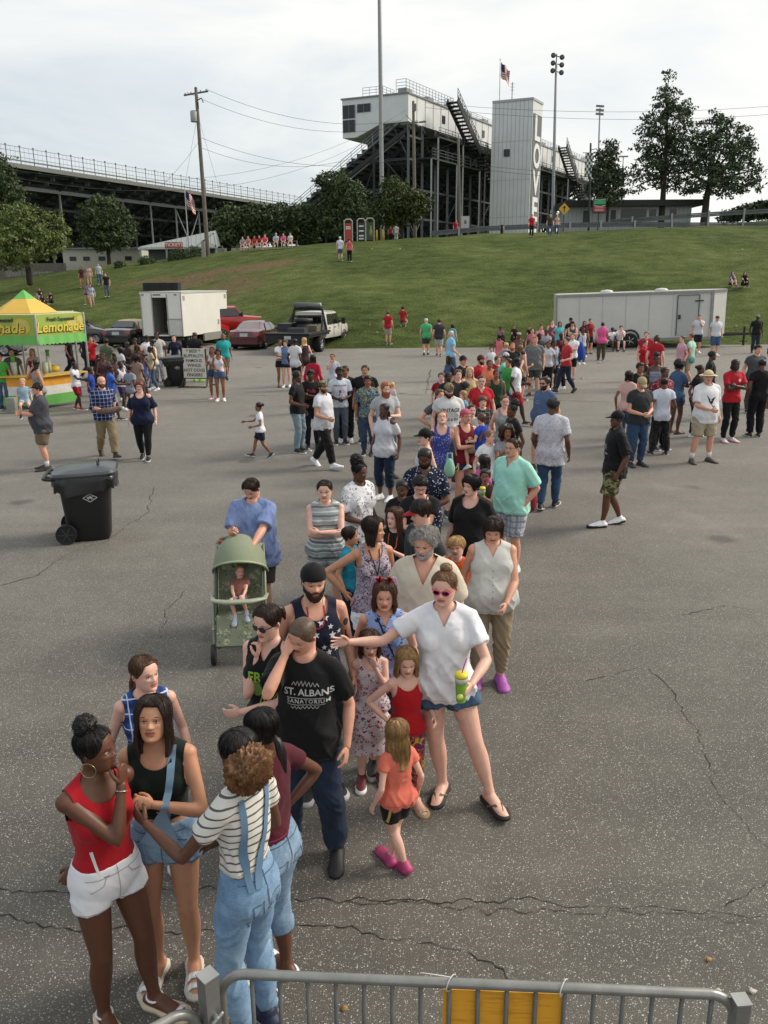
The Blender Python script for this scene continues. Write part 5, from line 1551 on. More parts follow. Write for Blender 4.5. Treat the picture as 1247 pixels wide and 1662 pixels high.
 low=[(v,z-.4)for v,z in poly[::-1]];al=poly+low;m_=len(al);hl=len(poly)
 V=[W2(0,v,z)for v,z in al]+[W2(L2,v,z)for v,z in al]
 F=[(i,i+1,m_+i+1,m_+i)for i in range(m_-1)]+[(i,i+1,m_-2-i,m_-1-i)for i in range(hl-1)]+[(m_+i,m_+m_-1-i,m_+m_-2-i,m_+i+1)for i in range(hl-1)]
 mb=MB();mb.add(V,F);mb.build('seating_rake',dk2,r2)
 mb=MB();mb.bar(W2(0,-.1,17.9),W2(L2,-.1,17.9),.3,.5);mb.bar(W2(0,-.2,18.5),W2(L2,-.2,18.5),.15,.15);mb.build('edge_beam',mat('#686a67',.7),r2)
 ps=MB()
 for l in np.arange(0,L2,2.1):
  ps.bar(W2(l,-.15,18.1),W2(l,-.15,20.1),.08);ps.box(np.array(W2(l,-.15,20.1)),(.16,.16,.14))
 for z in(18.9,19.5,20.0):ps.bar(W2(0,-.15,z),W2(L2,-.15,z),.05)
 ps.build('railing',mat('#6f7376',.5),r2)
 mesh_=MB()
 for l in np.arange(0,L2,.7):mesh_.bar(W2(l,-.12,18.2),W2(l,-.12,20.0),.025)
 mesh_.build('railing_mesh',mat('#a4a8ab',.5),r2)
 co=MB();br=MB()
 MB().bar(W2(3,3,15.9),W2(L2*.8,3,15.9),.25,.45).build('girder',steel,r2)
 for z,v in((14.6,6),(12.5,11),(10.5,15),(9.2,18.5)):MB().bar(W2(0,v,z-.6),W2(L2,v,z-.6),.2,.35).build('girder',mat('#4b4e50',.6),r2)
 for k,l in enumerate(np.arange(3,L2,6.2)):
  MB().bar(W2(l,3,5),W2(l,3,16.3),.2).build('column',steel,r2);MB().bar(W2(l,11,5),W2(l,11,12.8),.24).build('column',steel,r2);br.bar(W2(l,0,17.6),W2(l,22,7.3),.3,.45)
  br.bar(W2(l,3,15),W2(l,11,8),.18);br.bar(W2(l,3,8),W2(l,11,12),.18)
  if k%3==0:co.bar(W2(l,3,6),W2(l+6.2,3,15.5),.16);co.bar(W2(l+6.2,3,6),W2(l,3,15.5),.16)
  else:co.bar(W2(l,11,6),W2(l+6.2,11,12),.12)
 co.build('brace',steel,r2);br.build('frame',dark,r2)
 rows=MB()
 for i in range(1,22):
  v=24*i/22;z=18.2-11.5*i/22
  for l in np.arange(0,L2,3.1):rows.box(np.array(W2(l,v,z-.55)),(.12,.7,.5),rz=math.atan2(v2[1],v2[0])+math.pi/2)
 rows.build('rake_brackets',mat('#63686b',.6),r2)['kind']='stuff'
def flag_mesh(w,h,drop,seed=0,checker=False):
 """cloth grid hanging from its left edge, waved in depth"""
 nx,nz=22,14;V,F,M=[],[],[]
 for j in range(nz):
  for i in range(nx):
   u,v=i/(nx-1),j/(nz-1)
   V.append((u*w*(1-drop*.75),.18*w*math.sin(u*7+v*3+seed)*u+.05,(v-1)*h-u*w*drop-.06*h*math.sin(u*9)))
 for j in range(nz-1):
  for i in range(nx-1):
   F.append((j*nx+i,j*nx+i+1,(j+1)*nx+i+1,(j+1)*nx+i))
   if checker:M.append((i*4//(nx-1)+j*8//(nz-1))%2)
   else:M.append(2 if(i<9 and j>=6)else(j%2))
 return V,F,M
def us_flag(label,base,top,Y,w,h,drop,x1=None):
 b=at(base[0],base[1],Y);t=at(top[0],top[1],Y);r=empty('flagpole',b);tag(r,label,'flagpole')
 mb=MB();mb.tube([(0,0,-.5),tuple(t-b)],[.07,.04],10);mb.add(*ellips(tuple(t-b+Vector((0,0,.1))),(.1,.1,.1),10,6));mb.build('pole',mat('#b0b2b3',.4,.4),r,True)
 V,F,M=flag_mesh(w,h,drop);V=[(x+.05,y,z+(t-b).z-.15)for x,y,z in V]
 me=mk_mesh('flag',V,F,[mat('#a02a30',.8),mat('#d5d2cc',.8),mat('#27304f',.8)],M);link(bpy.data.objects.new('flag',me),r)
WOOD=lambda:mat('#6b655c',.9,var=.2,scale=3,bmp=.4,name='weathered_wood')
def wire(a,b,sag,r=.014):
 a,b=Vector(a),Vector(b);pts=[]
 for i in range(17):
  t=i/16;p=a.lerp(b,t);p.z-=sag*4*t*(1-t);pts.append(tuple(p))
 return pts
def build_poles():
 def pole(label,name,base,top,Y,r0,r1,m,cat='pole',Yt=None):
  b=at(base[0],base[1],Y);b.z=terrain(b.x,b.y)-.05;t=at(top[0],top[1],Yt or Y);r=empty(name,b);tag(r,label,cat)
  mb=MB();mb.tube([(0,0,-.5)]+[tuple((t-b)*q)for q in(0.3,.6,1)],[r0,r0*.9,(r0+r1)/2,r1],14);mb.build('pole',m,r,True)
  return r,b,t-b
 r,b,t=pole('leaning wooden utility pole with crossarm and grey transformer left of the grandstand','utility_pole',(338,417),(318,143),77,.2,.13,WOOD())
 mb=MB();mb.bar(t+Vector((-1.05,0,-.55)),t+Vector((1.0,.2,-.2)),.16,.12);mb.build('crossarm',WOOD(),r)
 mb=MB()
 for q in(-.95,-.45,.35,.85):mb.lathe([(.04,0),(.07,.05),(.03,.14),(.06,.2),(0,.26)],8,c=tuple(t+Vector((q,.1,-.42+q*.17))))
 mb.build('insulators',mat('#5c4b43',.3),r,True)
 mb=MB();c=t*.81+Vector((-.33,-.05,0));mb.lathe([(.0,-.05),(.28,-.05),(.3,.0),(.3,.75),(.2,.85),(0,.87)],16,c=tuple(c));mb.build('transformer',mat('#9a9d9e',.5),r,True)
 mb=MB();mb.tube([t*.93+Vector((.1,-.1,0)),t*.93+Vector((.45,-.2,.15)),t*.93+Vector((.6,-.3,-.2))],.05,6);mb.box(t*.9+Vector((.12,-.15,0)),(.1,.1,.5));mb.build('bracket',mat('#3b3c3d',.6),r)
 pb=b+t*0;pt1=b+t
 mb=MB();mb.bar((-.3,-.5,-.4),(-.25,-.5,1.3),.3,.25);mb.build('guard_post',mat('#8a8780',.8),r)
 r,b2,t2=pole('wooden utility pole with crossarm and lamp in front of the grandstand suites','utility_pole',(674,388),(671,165),84,.18,.12,WOOD())
 mb=MB();mb.bar(t2+Vector((-1.2,0,-1.9)),t2+Vector((1.2,0,-1.7)),.14,.12);mb.bar(t2+Vector((-.7,0,-1.1)),t2+Vector((0,0,-1.8)),.05);mb.build('crossarm',WOOD(),r)
 mb=MB();mb.tube([t2*.86,t2*.86+Vector((.35,-.3,.1)),t2*.84+Vector((.5,-.5,0))],.035,6);mb.lathe([(.0,0),(.22,.02),(.16,.14),(0,.18)],12,c=tuple(t2*.83+Vector((.55,-.5,-.1))));mb.build('lamp',mat('#c8cac9',.4),r,True)
 mb=MB();mb.box(t2+Vector((.12,-.1,-.5)),(.3,.3,.6));mb.build('transformer',mat('#6c6e70',.5),r)
 pt2=b2+t2
 r,b3,t3=pole('plain wooden pole beside the grandstand stairs, right of the crossarm pole','utility_pole',(747,384),(744,226),82,.14,.11,WOOD())
 pt3=b3+t3
 r,b4,t4=pole('tall grey steel pole reaching out of the top of the picture','light_pole',(621,388),(615.5,-60),84,.22,.16,mat('#8f9192',.5,.3))
 mb=MB();mb.box(t4,(1.6,.3,.4));mb.build('lamp_bracket',mat('#555759',.5),r)
 r,b5,t5=pole('tall floodlight mast with six lamps right of the lettered tower','floodlight_mast',(897,372),(903,104),100,.2,.12,mat('#95989a',.5,.3),'floodlight')
 ba=MB()
 for k in range(3):
  z=.9-k*.75;ba.bar(t5+Vector((-.5,0,z)),t5+Vector((.55,0,z-.25)),.08)
 ba.bar(t5,t5+Vector((0,0,1.0)),.1);ba.build('lamp_frame',mat('#55585a',.5),r)
 for k in range(3):
  for q in(-.45,.5):
   l=MB();l.lathe([(.05,.0),(.24,.12),(.27,.35),(0,.36)],12,axis='Y');l.xf(Matrix.Translation(t5+Vector((q,-.25,.75-k*.75-q*.2)))@Matrix.Rotation(math.pi,4,'Z')@Matrix.Rotation(-.35,4,'X'));l.build('floodlight',mat('#44474a',.4),r,True)
 r,b6,t6=pole('distant floodlight mast behind the slim tree','floodlight_mast',(973,300),(974,176),150,.17,.12,mat('#95989a',.5,.3),'floodlight')
 ba=MB()
 for k in range(3):ba.bar(t6+Vector((-.65,0,.4-k*.6)),t6+Vector((.65,0,.3-k*.6)),.25,.3)
 ba.build('lamp_frame',mat('#6b6e70',.5),r)
 r,b7,t7=pole('distant tiny floodlight mast between the slim tree and the conifer','floodlight_mast',(1012,320),(1012,254),210,.17,.12,mat('#a2a5a8',.5,.3),'floodlight')
 ba=MB();ba.bar(t7+Vector((-1.1,0,0)),t7+Vector((1.1,0,0)),.4,.3);ba.build('lamp_frame',mat('#7b7e80',.5),r)
 r,b8,t8=pole('dark post carrying a checkered banner and a street lamp','banner_post',(956,372),(959,233),84,.11,.09,mat('#22262a',.5))
 mb=MB();mb.tube([t8*.93,t8*.93+Vector((.5,-.1,.1)),t8*.91+Vector((.9,-.1,-.2))],.04,6);mb.lathe([(.05,.35),(.28,.15),(.2,.0),(0,-.05)],12,c=tuple(t8*.9+Vector((.9,-.1,-.5))));mb.build('lamp',mat('#2a2d30',.5),r,True)
 mb=MB();mb.bar(t8*.90,t8*.90+Vector((-.75,-.1,0)),.05);mb.bar(t8*.64,t8*.64+Vector((-.6,-.1,0)),.05);mb.build('banner_arm',mat('#22262a',.5),r)
 V,F,M=[],[],[]
 for j in range(17):
  for i in range(9):
   V.append((-.75+i/8*.68,-.1+.04*math.sin(i+j*.7),(t8.z*.90)-j/16*t8.z*.26))
 for j in range(16):
  for i in range(8):F.append((j*9+i,j*9+i+1,(j+1)*9+i+1,(j+1)*9+i));M.append((i//2+j//2)%2)
 bn=link(bpy.data.objects.new('banner',mk_mesh('banner',V,F,[mat('#c9cbcb',.7),mat('#3a4038',.7)],M)),r)
 def span(label,a,b,sag,r_=.014,g='overhead wires'):
  mb=MB();mb.tube(wire(a,b,sag),r_,5,cap=False);o=mb.build('power_line',mat('#2c2d2e',.6,name='wire'),None,True);tag(o,label,'wire',g)
 L_=at(-60,262,70)
 span('uppermost wire from the leaning pole to the crossarm pole',pt1+Vector((.9,0,-.1)),pt2+Vector((-1.1,0,-1.6)),1.2)
 span('second wire from the leaning pole to the crossarm pole',pt1+Vector((-.8,0,-.3)),pt2+Vector((1.1,0,-1.6)),1.9)
 span('long wire sagging from the leaning pole middle to the plain pole',pb+t*.72,pt3+Vector((0,0,-.2)),2.2)
 span('lower wire sagging from the leaning pole to the trees by the steel pole',pb+t*.66,b4+t4*.36,1.6)
 span('wire running from the left edge up to the grandstand suites',L_,Vector((3.2,116,24.5)),4.2)
 span('second wire running from the left edge up to the grandstand suites',L_+Vector((0,1,-.4)),Vector((3.2,116,23.7)),4.6)
 span('slack guy wire down the left of the leaning pole',pb+t*.70,at(225,330,78),.5,.011)
 span('thin guy wire down the right of the leaning pole',pb+t*.85,at(362,330,79),0,.010)
 span('thin guy wire nearly upright beside the leaning pole',pb+t*.85,at(300,300,79),0,.010)
 span('uppermost wire crossing the sky from the grandstand to the right edge',pt2+Vector((1.1,0,-.1)),at(1340,165,80),.8)
 span('second wire crossing the sky from the grandstand to the right edge',pt2+Vector((1.1,0,-.5)),at(1340,178,80),.9)
 span('low wire from the plain pole to the right edge across the trees',pt3+Vector((0,0,-2.0)),at(1340,276,80),.8)
 span('lowest wire from the plain pole to the right edge across the trees',pt3+Vector((0,0,-2.3)),at(1340,283,80),.9)
 us_flag('flagpole with drooping striped flag in front of the left grandstand',(307,412),(300,304),80,1.4,1.3,.62)
 us_flag('flagpole with striped flag flying above the white tower',(811,170),(812,98),131,2.2,1.9,.55)
 mb=MB();p=at(831,166,131);mb.tube([(0,0,-.2),(0,0,2.6)],.07,8)
 for z in(1.6,2.0,2.4):mb.bar((-.3,0,z),(.3,0,z),.05)
 o=mb.build('antenna',mat('#8b8e90',.5),None,loc=p);tag(o,'short aerial on the roof of the white tower','antenna')
def build_crest():
 steel=mat('#565a5c',.6,.1,.2,2)
 def rails(label,pix,Y,step,zoff=.0):
  pts=[]
  for px,py,yy in pix:
   p=at(px,py,yy);pts.append(p)
  r=empty('guard_rail',(pts[0].x,pts[0].y,terrain(pts[0].x,pts[0].y)));o=Vector(r.location);tag(r,label,'guard rail')
  bm_=MB();pm=MB()
  for a,b in zip(pts,pts[1:]):
   n=max(1,int((b-a).length/1.0));
   for k in range(3):
    dz=(.0,.14,-.14)[k];dy=(.03,-.04,-.04)[k]
    bm_.bar(a-o+Vector((0,dy,dz)),b-o+Vector((0,dy,dz)),.05,.13)
   npst=max(1,int((b-a).length/step))
   for i in range(npst):
    p=a.lerp(b,(i+.5)/npst);gz=min(terrain(p.x,p.y),p.z-.5);MB().box(Vector((p.x,p.y-.1,(gz+p.z)/2+.05))-o,(.16,.16,p.z-gz+.3+.3)).build('post',mat('#8d9193',.5,.2),r)
  bm_.build('rail',steel,r)
 rails('lower steel guard rail running along the crest of the bank',[(700,379,77),(790,371,77),(900,366,77),(1000,364,77),(1120,365,77),(1290,364,77)],77,2.6)
 rails('upper steel guard rail climbing to the right behind the lower rail',[(992,360,86),(1060,355,85),(1120,350,85),(1180,346,85),(1290,340,85)],86,2.4)
 Y=96;p0,p1=at(921,378,Y),at(1120,372,Y);zb=6.8
 c=(p0+p1)/2;r=empty('concession_building',(c.x,c.y,zb));tag(r,'low white flat roofed concession building behind the guard rails','building')
 w=p1.x-p0.x;top=at(1000,334,Y).z-zb
 mb=MB();mb.box((0,2.5,top/2),(w,5,top));wl_=mb.build('wall',mat('#a7aaac',.7,var=.06),r)
 mb=MB()
 for x in np.arange(-w/2,w/2,.45):mb.bar((x,-.012,.1),(x,-.012,top-.1),.035,.03)
 mb.build('wall_boards',mat('#8d9092',.7),wl_)
 mb=MB();mb.box((.2,2.3,top+.22),(w+1.4,6.6,.62));mb.build('roof',mat('#25282a',.7),r)
 X=lambda px:at(px,360,Y).x-c.x
 def hole(px0,px1,py0,py1,name,m,d=.05):
  f=MB();z0,z1=at(px0,py1,Y).z-zb,at(px0,py0,Y).z-zb
  f.box(((X(px0)+X(px1))/2,-.03,(z0+z1)/2),(X(px1)-X(px0),d,z1-z0));return f.build(name,m,r)
 hole(946,956,342,362,'door',mat('#3a3f42',.5));s=hole(1007,1048,339,354,'serving_window',mat('#1c1f21',.2))
 f=MB();f.box(((X(1007)+X(1048))/2,-.3,at(1010,355,Y).z-zb),(X(1048)-X(1007),.55,.08));f.build('counter',mat('#83878a',.5),s)
 hole(1053,1064,340,351,'window',mat('#1c1f21',.2));hole(1086,1097,339,352,'window',mat('#1c1f21',.2));hole(991,999,341,360,'door',mat('#2c3033',.5))
 hole(1024,1034,329,334,'sign',mat('#8b9496',.6))
 q=at(916,339,78);r=empty('warning_sign',(q.x,q.y,terrain(q.x,q.y)));tag(r,'yellow diamond warning sign above the guard rail','sign')
 mb=MB();mb.box((0,.04,(q.z-r.location.z)/2),(.08,.08,q.z-r.location.z+.6));mb.build('post',mat('#45494b',.5),r)
 a=.50;z=q.z-r.location.z;mb=MB();mb.prism([(0,-.02,z-a),(a,-.02,z),(0,-.02,z+a),(-a,-.02,z)],(0,0,0),(0,.03,0));s=mb.build('sign_plate',mat('#c99a1a',.5),r)
 mb=MB();mb.box((0,-.03,z-.06),(.07,.02,.36));mb.prism([(-.14,-.04,z+.08),(.14,-.04,z+.08),(0,-.04,z+.28)],(0,0,0),(0,.02,0));mb.build('arrow',mat('#141414',.6),s)
 q=at(973,334,80);r=empty('notice_board',(q.x,q.y,terrain(q.x,q.y)));tag(r,'small square board, green above red, before the concession building','sign');z=q.z-r.location.z
 mb=MB();mb.box((0,.05,z/2-.3),(.1,.08,z));mb.build('post',mat('#2b2e30',.5),r)
 mb=MB();mb.box((0,0,z),(1.22,.08,1.30));bd=mb.build('board',mat('#1c2220',.5),r)
 for(zz,hh,cc)in((.30,.34,'#2f9a63'),(-.27,.50,'#a52a30')):
  mb=MB();mb.box((0,-.045,z+zz),(1.08,.02,hh));mb.build('panel',mat(cc,.5),bd)
 mb=MB()
 for zz in(.56,.02):mb.tube([(-.5,-.06,z+zz),(0,-.06,z+zz-.08),(.5,-.06,z+zz)],.025,6)
 for zz in(-.12,-.3,-.42):mb.box((0,-.06,z+zz),(.8,.01,.035))
 mb.build('lettering',mat('#c9c9c4',.5),bd)
 for k,(px,c1,lab)in enumerate(((566,'#a83228','red placard with a wavy white top beside two people on the bank'),(587,'#22262a','dark white framed placard, the middle one of three'),(601,'#33402a','green bottle placard, rightmost of the three'))):
  b=at(px,392,77);r=empty('placard',(b.x,b.y,terrain(b.x,b.y)));tag(r,lab,'placard','placards beside the trees')
  mb=MB();mb.box((0,0,.85),(.62,.08,1.5));bd=mb.build('panel',mat(c1,.5),r)
  mb=MB();mb.bar((-.36,0,0),(-.36,0,1.75),.07);mb.bar((.36,0,0),(.36,0,1.75),.07);mb.tube([(-.36,0,1.75),(-.2,0,1.92),(.2,0,1.92),(.36,0,1.75)],.05,6);mb.build('frame',mat('#b5b6b0',.5),r)
  mb=MB()
  if k==2:mb.lathe([(.0,.3),(.14,.3),(.15,.8),(.06,1.1),(.06,1.3),(0,1.3)],12,sy=.25,c=(.08,-.05,0))
  elif k==0:[mb.box((0,-.05,zz),(.42,.02,.09))for zz in(1.28,1.14)]
  else:[mb.box((0,-.05,zz),(.42,.02,.12))for zz in(1.3,.9,.5,.25)]
  mb.build('artwork',mat('#d0d0c8' if k!=2 else '#7d8b4a',.5),bd,k==2)
 for k,px in enumerate((612,622)):
  b=at(px,388,77);mb=MB();mb.lathe([(.12,0),(.1,.5),(.06,.9),(0,.95)],10);o=mb.build('marker_post',mat('#b8941f',.6),None,True,loc=(b.x,b.y,terrain(b.x,b.y)))
  tag(o,('left' if k==0 else 'right')+' one of two short yellow posts right of the placards','post','short yellow posts')
 b=at(755,372,78);r=empty('utility_box',(b.x,b.y,terrain(b.x,b.y)));tag(r,'grey electrical cabinet on legs beside the plain wooden pole','cabinet')
 mb=MB();mb.box((0,0,1.1),(.7,.4,1.1));o=mb.build('cabinet',mat('#a9abab',.5),r);mb=MB();mb.box((-.25,0,.28),(.08,.08,.6));mb.box((.25,0,.28),(.08,.08,.6));mb.build('leg',mat('#7b7d7e',.5),r);mb=MB();mb.box((0,-.21,1.15),(.2,.02,.3));mb.build('label_plate',mat('#5b5e60',.5),o)
 Y=84;r0=at(235,408,Y);g=terrain(r0.x,r0.y);r=empty('ticket_booth',(r0.x,r0.y,g));tag(r,'low ticket booth with a pale metal hipped roof and a red lettered sign','building')
 Q=lambda px,py,yy=Y:at(px,py,yy)-r0+Vector((0,0,r0.z-g))
 e0,e1,e2_,rd=Q(224,402),Q(352,400),Q(352,398,Y+6),Q(350,374,Y+4)
 el=Q(228,400,Y+7)
 mb=MB();mb.add([e0,e1,rd,el,e2_+Vector((0,3,0))],[(0,1,2),(0,2,3),(1,4,2),(3,2,4)]);mb.add([v-Vector((0,0,.12))for v in(e0,e1,rd,el)],[(0,1,2),(0,2,3)]);rf=mb.build('roof',mat('#8f9694',.5,.2),r)
 mb=MB();mb.bar(e0+Vector((0,-.03,-.08)),e1+Vector((0,-.03,-.08)),.08,.2);mb.build('fascia',mat('#b0b3b2',.5),r)
 mb=MB()
 for i in range(1,16):a=Vector(e0).lerp(Vector(e1),i/16);t_=Vector(e0).lerp(Vector(rd),i/16);mb.bar(a+Vector((0,0,.03)),t_+Vector((0,0,.03)),.04)
 mb.build('roof_ribs',mat('#a5aba9',.5,.2),rf)
 mb=MB();
 for a,b in((Q(320,400),Q(348,378)),(Q(348,378),Q(352,400)),(Q(330,390),Q(352,400)),(Q(320,401),Q(354,401))):mb.bar(a+Vector((0,-.25,0)),b+Vector((0,-.25,0)),.14)
 mb.build('gable_frame',mat('#b9bcba',.5),r)
 mb=MB()
 for px in(227,270,300,330,350):p=Q(px,402);mb.bar((p.x,.1,0),(p.x,.1,p.z),.16)
 mb.build('post',mat('#8d9796',.5),r)
 mb=MB();p=Q(236,402);p2=Q(348,402);mb.box(((p.x+p2.x)/2,3,p.z/2),(p2.x-p.x,4,p.z));mb.build('wall',mat('#4a4f50',.7),r)
 s=Q(283,397.5);mb=MB();mb.box((s.x,-.15,s.z),(1.75,.06,.52));sb=mb.build('sign',mat('#a82d35',.5),r)
 M=Matrix(((1,0,0,s.x),(0,0,-1,-.20),(0,1,0,s.z),(0,0,0,1)));slab('lettering',text_poly('TICKETS',.46,bold=.02),.02,mat('#d8d4d0',.5),M,sb)
 Y=92;a,b=at(104,432,Y),at(228,420,Y);r=empty('shed',(a.x,a.y,terrain(a.x,a.y)-.3));tag(r,'long low white shed under the left grandstand','building')
 w=b.x-a.x;hh=at(160,404,Y).z-r.location.z;mb=MB();mb.box((w/2,2,hh/2),(w,4,hh));mb.build('wall',mat('#b5b2a4',.7,var=.08),r)
 mb=MB();mb.box((w/2,1.9,hh+.06),(w+.3,4.4,.12));mb.build('roof',mat('#8a8c8b',.6),r)
 for px in(118,140,165,208):q=at(px,412,Y)-Vector(r.location);f=MB();f.box((q.x,-.02,hh*.62),(.7,.06,.42));f.build('window',mat('#232627',.3),r)
 a=at(-30,445,90);r=empty('wooden_fence',(a.x,a.y,terrain(a.x,a.y)));tag(r,'grey wooden slat fence left of the white shed','fence');mb=MB()
 for i in range(60):mb.box((i*.15,0,.9),(.13,.03,1.8))
 mb.build('slats',WOOD(),r);mb=MB();mb.box((4.5,.05,1.4),(9,.06,.1));mb.box((4.5,.05,.4),(9,.06,.1));mb.build('rail',WOOD(),r)
 for k,(px0,px1,y0,y1)in enumerate(((372,398,385,401),(488,520,378,392),(462,480,376,388))):
  a,b=at(px0,y1,95),at(px1,y0,95);r_=MB();w,hh=b.x-a.x,b.z-a.z
  prof=[(0,.2),(w*.02,.55*hh),(w*.2,.6*hh),(w*.32,hh),(w*.75,hh),(w*.9,.6*hh),(w,.5*hh),(w,.2)]
  r_.prism([(x,0,z)for x,z in prof],(0,0,0),(0,1.7,0));o=bevel(r_.build('parked_car',mat('#b8babb',.3,.1,coat=.5),None,loc=(a.x,a.y,a.z-.1)),.06)
  tag(o,('pale','white','light grey')[k]+' car glimpsed through the trees behind the '+('leftmost','rightmost','middle')[k]+' seated people','car','cars glimpsed behind the trees')
 a,b=at(385,399,79),at(482,390,79);r=empty('bench',(a.x,a.y,terrain(a.x,a.y)));tag(r,'long low bench on the crest under the seated spectators','bench');d=b-a
 mb=MB();mb.bar((0,0,.42),(d.x,d.y,terrain(b.x,b.y)-r.location.z+.42),.3,.06);mb.build('seat',WOOD(),r);mb=MB()
 for i in range(6):t_=i/5;mb.box((d.x*t_,d.y*t_,(terrain(a.x+d.x*t_,a.y+d.y*t_)-r.location.z)+.2),(.1,.25,.45))
 mb.build('leg',WOOD(),r)
build_stands()
build_poles()
build_crest()
GLASS=lambda:mat('#14181a',.06,name='dark_glass',var=.05,coat=.6)
def wheel(parent,c,r,w,rimc='#9a9c9e',axis='X'):
 mb=MB();mb.lathe([(r*.62,-w/2),(r*.93,-w/2),(r,-w*.35),(r,w*.35),(r*.93,w/2),(r*.62,w/2),(r*.6,0)],28,axis='X',c=c)
 o=mb.build('wheel',mat('#161616',.85,name='tyre'),parent,True)
 s=1 if c[0]>0 else-1
 mb=MB();mb.lathe([(0,s*w*.30),(r*.16,s*w*.38),(r*.2,s*w*.22),(r*.55,s*w*.30),(r*.62,s*w*.47),(r*.64,s*w*.40),(r*.64,0)],20,axis='X',c=c)
 for k in range(5):
  a=k*2*math.pi/5;mb.bar((c[0]+s*w*.38,c[1],c[2]),(c[0]+s*w*.42,c[1]+math.cos(a)*r*.6,c[2]+math.sin(a)*r*.6),r*.14,.03)
 mb.build('rim',mat(rimc,.3,.7,var=.05),o,True)
 return o
def loft_body(name,st,m,parent,n_arch=()):
 """st: stations (y, z0, zbelt, ztop, wbelt, wtop)"""
 V,F=[],[]
 for(y,z0,zb,zt,wb,wt)in st:
  s=[(wb*.90,z0),(wb*.985,z0+(zb-z0)*.25),(wb,z0+(zb-z0)*.6),(wb*.965,zb-.02),(wb*.93,zb),(wt*1.03,zt-.06 if zt>zb+.1 else zb+.01),(wt*.88,zt-.005),(wt*.4,zt+.015)]
  ring=[(x,y,z)for x,z in s]+[(-x,y,z)for x,z in s[::-1]];V+=ring
 n=16;m_=len(st)
 F=[(k*n+i,k*n+(i+1)%n,(k+1)*n+(i+1)%n,(k+1)*n+i)for k in range(m_-1)for i in range(n)]
 F+=[list(range(n))[::-1],list(range((m_-1)*n,m_*n))]
 mb=MB();mb.add(V,F);o=mb.build(name,m,parent,True)
 bm=bmesh.new();bm.from_mesh(o.data);bmesh.ops.recalc_face_normals(bm,faces=bm.faces)
 for e in bm.edges:
  if len(e.link_faces)==2 and e.calc_face_angle(0)>R(38):e.smooth=False
 bm.to_mesh(o.data);bm.free()
 return o
def quadp(name,pts,m,parent,th=.012):
 P_=[np.array(p,float)for p in pts];n=np.cross(P_[1]-P_[0],P_[-1]-P_[0]);n=unit(n)
 mb=MB();mb.prism([tuple(p+n*th)for p in P_],(0,0,0),tuple(-n*th*2));return mb.build(name,m,parent)
def sedan(label,X,Y,az,paint,roofc=None,L=4.7,group='cars parked along the foot of the bank',plate=True):
 """forward is local +y"""
 r=empty('parked_car',(X,Y,0.006),-R(az));tag(r,label,'car',group)
 h=L/2;pm=mat(paint,.25,.15,coat=1.0,var=.03,name='car_paint')
 st=[(-h,.42,.80,.80,.70,.60),(-h+.08,.28,.95,.96,.82,.68),(-h+.35,.22,1.02,1.04,.88,.72),(-h+.75,.2,1.02,1.10,.90,.70),(-h+1.35,.2,.98,1.40,.91,.60),(-h+1.7,.2,.97,1.455,.92,.60),(0.0,.2,.95,1.47,.92,.61),(.45,.2,.94,1.42,.92,.60),(1.1,.2,.93,1.05,.91,.66),(1.3,.2,.92,.96,.90,.70),(h-.6,.22,.84,.86,.87,.70),(h-.12,.28,.70,.72,.78,.62),(h,.38,.60,.60,.66,.55)]
 if roofc is None:body=loft_body('body',st,pm,r)
 else:
  body=loft_body('body',[(y,a,b,min(c,b+.03),w,ww)for y,a,b,c,w,ww in st],pm,r)
  loft_body('soft_top',[(y,.9,.98,c,w*.93,ww)for y,a,b,c,w,ww in st[4:9]],mat(roofc,.9,bmp=.2),r)
 g=GLASS()
 def side(y0,y1,y2,y3,s,z0=.97,z1=1.36):
  x0,x1=.885*s,.655*s
  quadp('side_window',[(x0,y0,z0),(x0,y1,z0),(x1,y2,z1),(x1,y3,z1)][::s],g,r)
 for s in(1,-1):
  side(-h+1.25,-.05,-.05,-h+1.65,s);side(.02,1.0,.45,.02,s)
  mb=MB();mb.add(*ellips((s*1.0,.78,1.0),(.13,.08,.09),12,8));mb.build('mirror',pm,r,True)
  mb=MB();mb.box((s*.925,-.45,.86),(.03,.2,.03));mb.box((s*.925,.55,.86),(.03,.2,.03));mb.build('door_handle',pm,r)
  quadp('tail_light',[(s*.80,-h+.02,.74),(s*.50,-h-.015,.76),(s*.50,-h+.05,.93),(s*.82,-h+.12,.93)][::-s],mat('#7a0f12',.15,coat=.8),r,.03)
  quadp('headlight',[(s*.80,h-.14,.56),(s*.50,h-.02,.55),(s*.50,h-.10,.70),(s*.82,h-.30,.72)][::s],mat('#c5c8ca',.1),r,.02)
  for y in(-h+.98,h-.95):wheel(r,(s*.83,y,.325),.325,.21)
 quadp('rear_window',[(-.66,-h+.80,1.09),(.66,-h+.80,1.09),(.53,-h+1.38,1.40),(-.53,-h+1.38,1.40)],g,r,.014)
 quadp('windscreen',[(.66,1.07,1.06),(-.66,1.07,1.06),(-.53,.50,1.40),(.53,.50,1.40)],g,r,.014)
 mb=MB();mb.box((0,-h-.02,.42),(1.5,.14,.20));mb.build('bumper',pm,r)
 mb=MB();mb.box((0,-h-.02,.80),(.42,.03,.17));mb.build('number_plate',mat('#b9b9b4',.5),r)
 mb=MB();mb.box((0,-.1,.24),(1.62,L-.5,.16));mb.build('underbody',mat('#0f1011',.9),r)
 return r
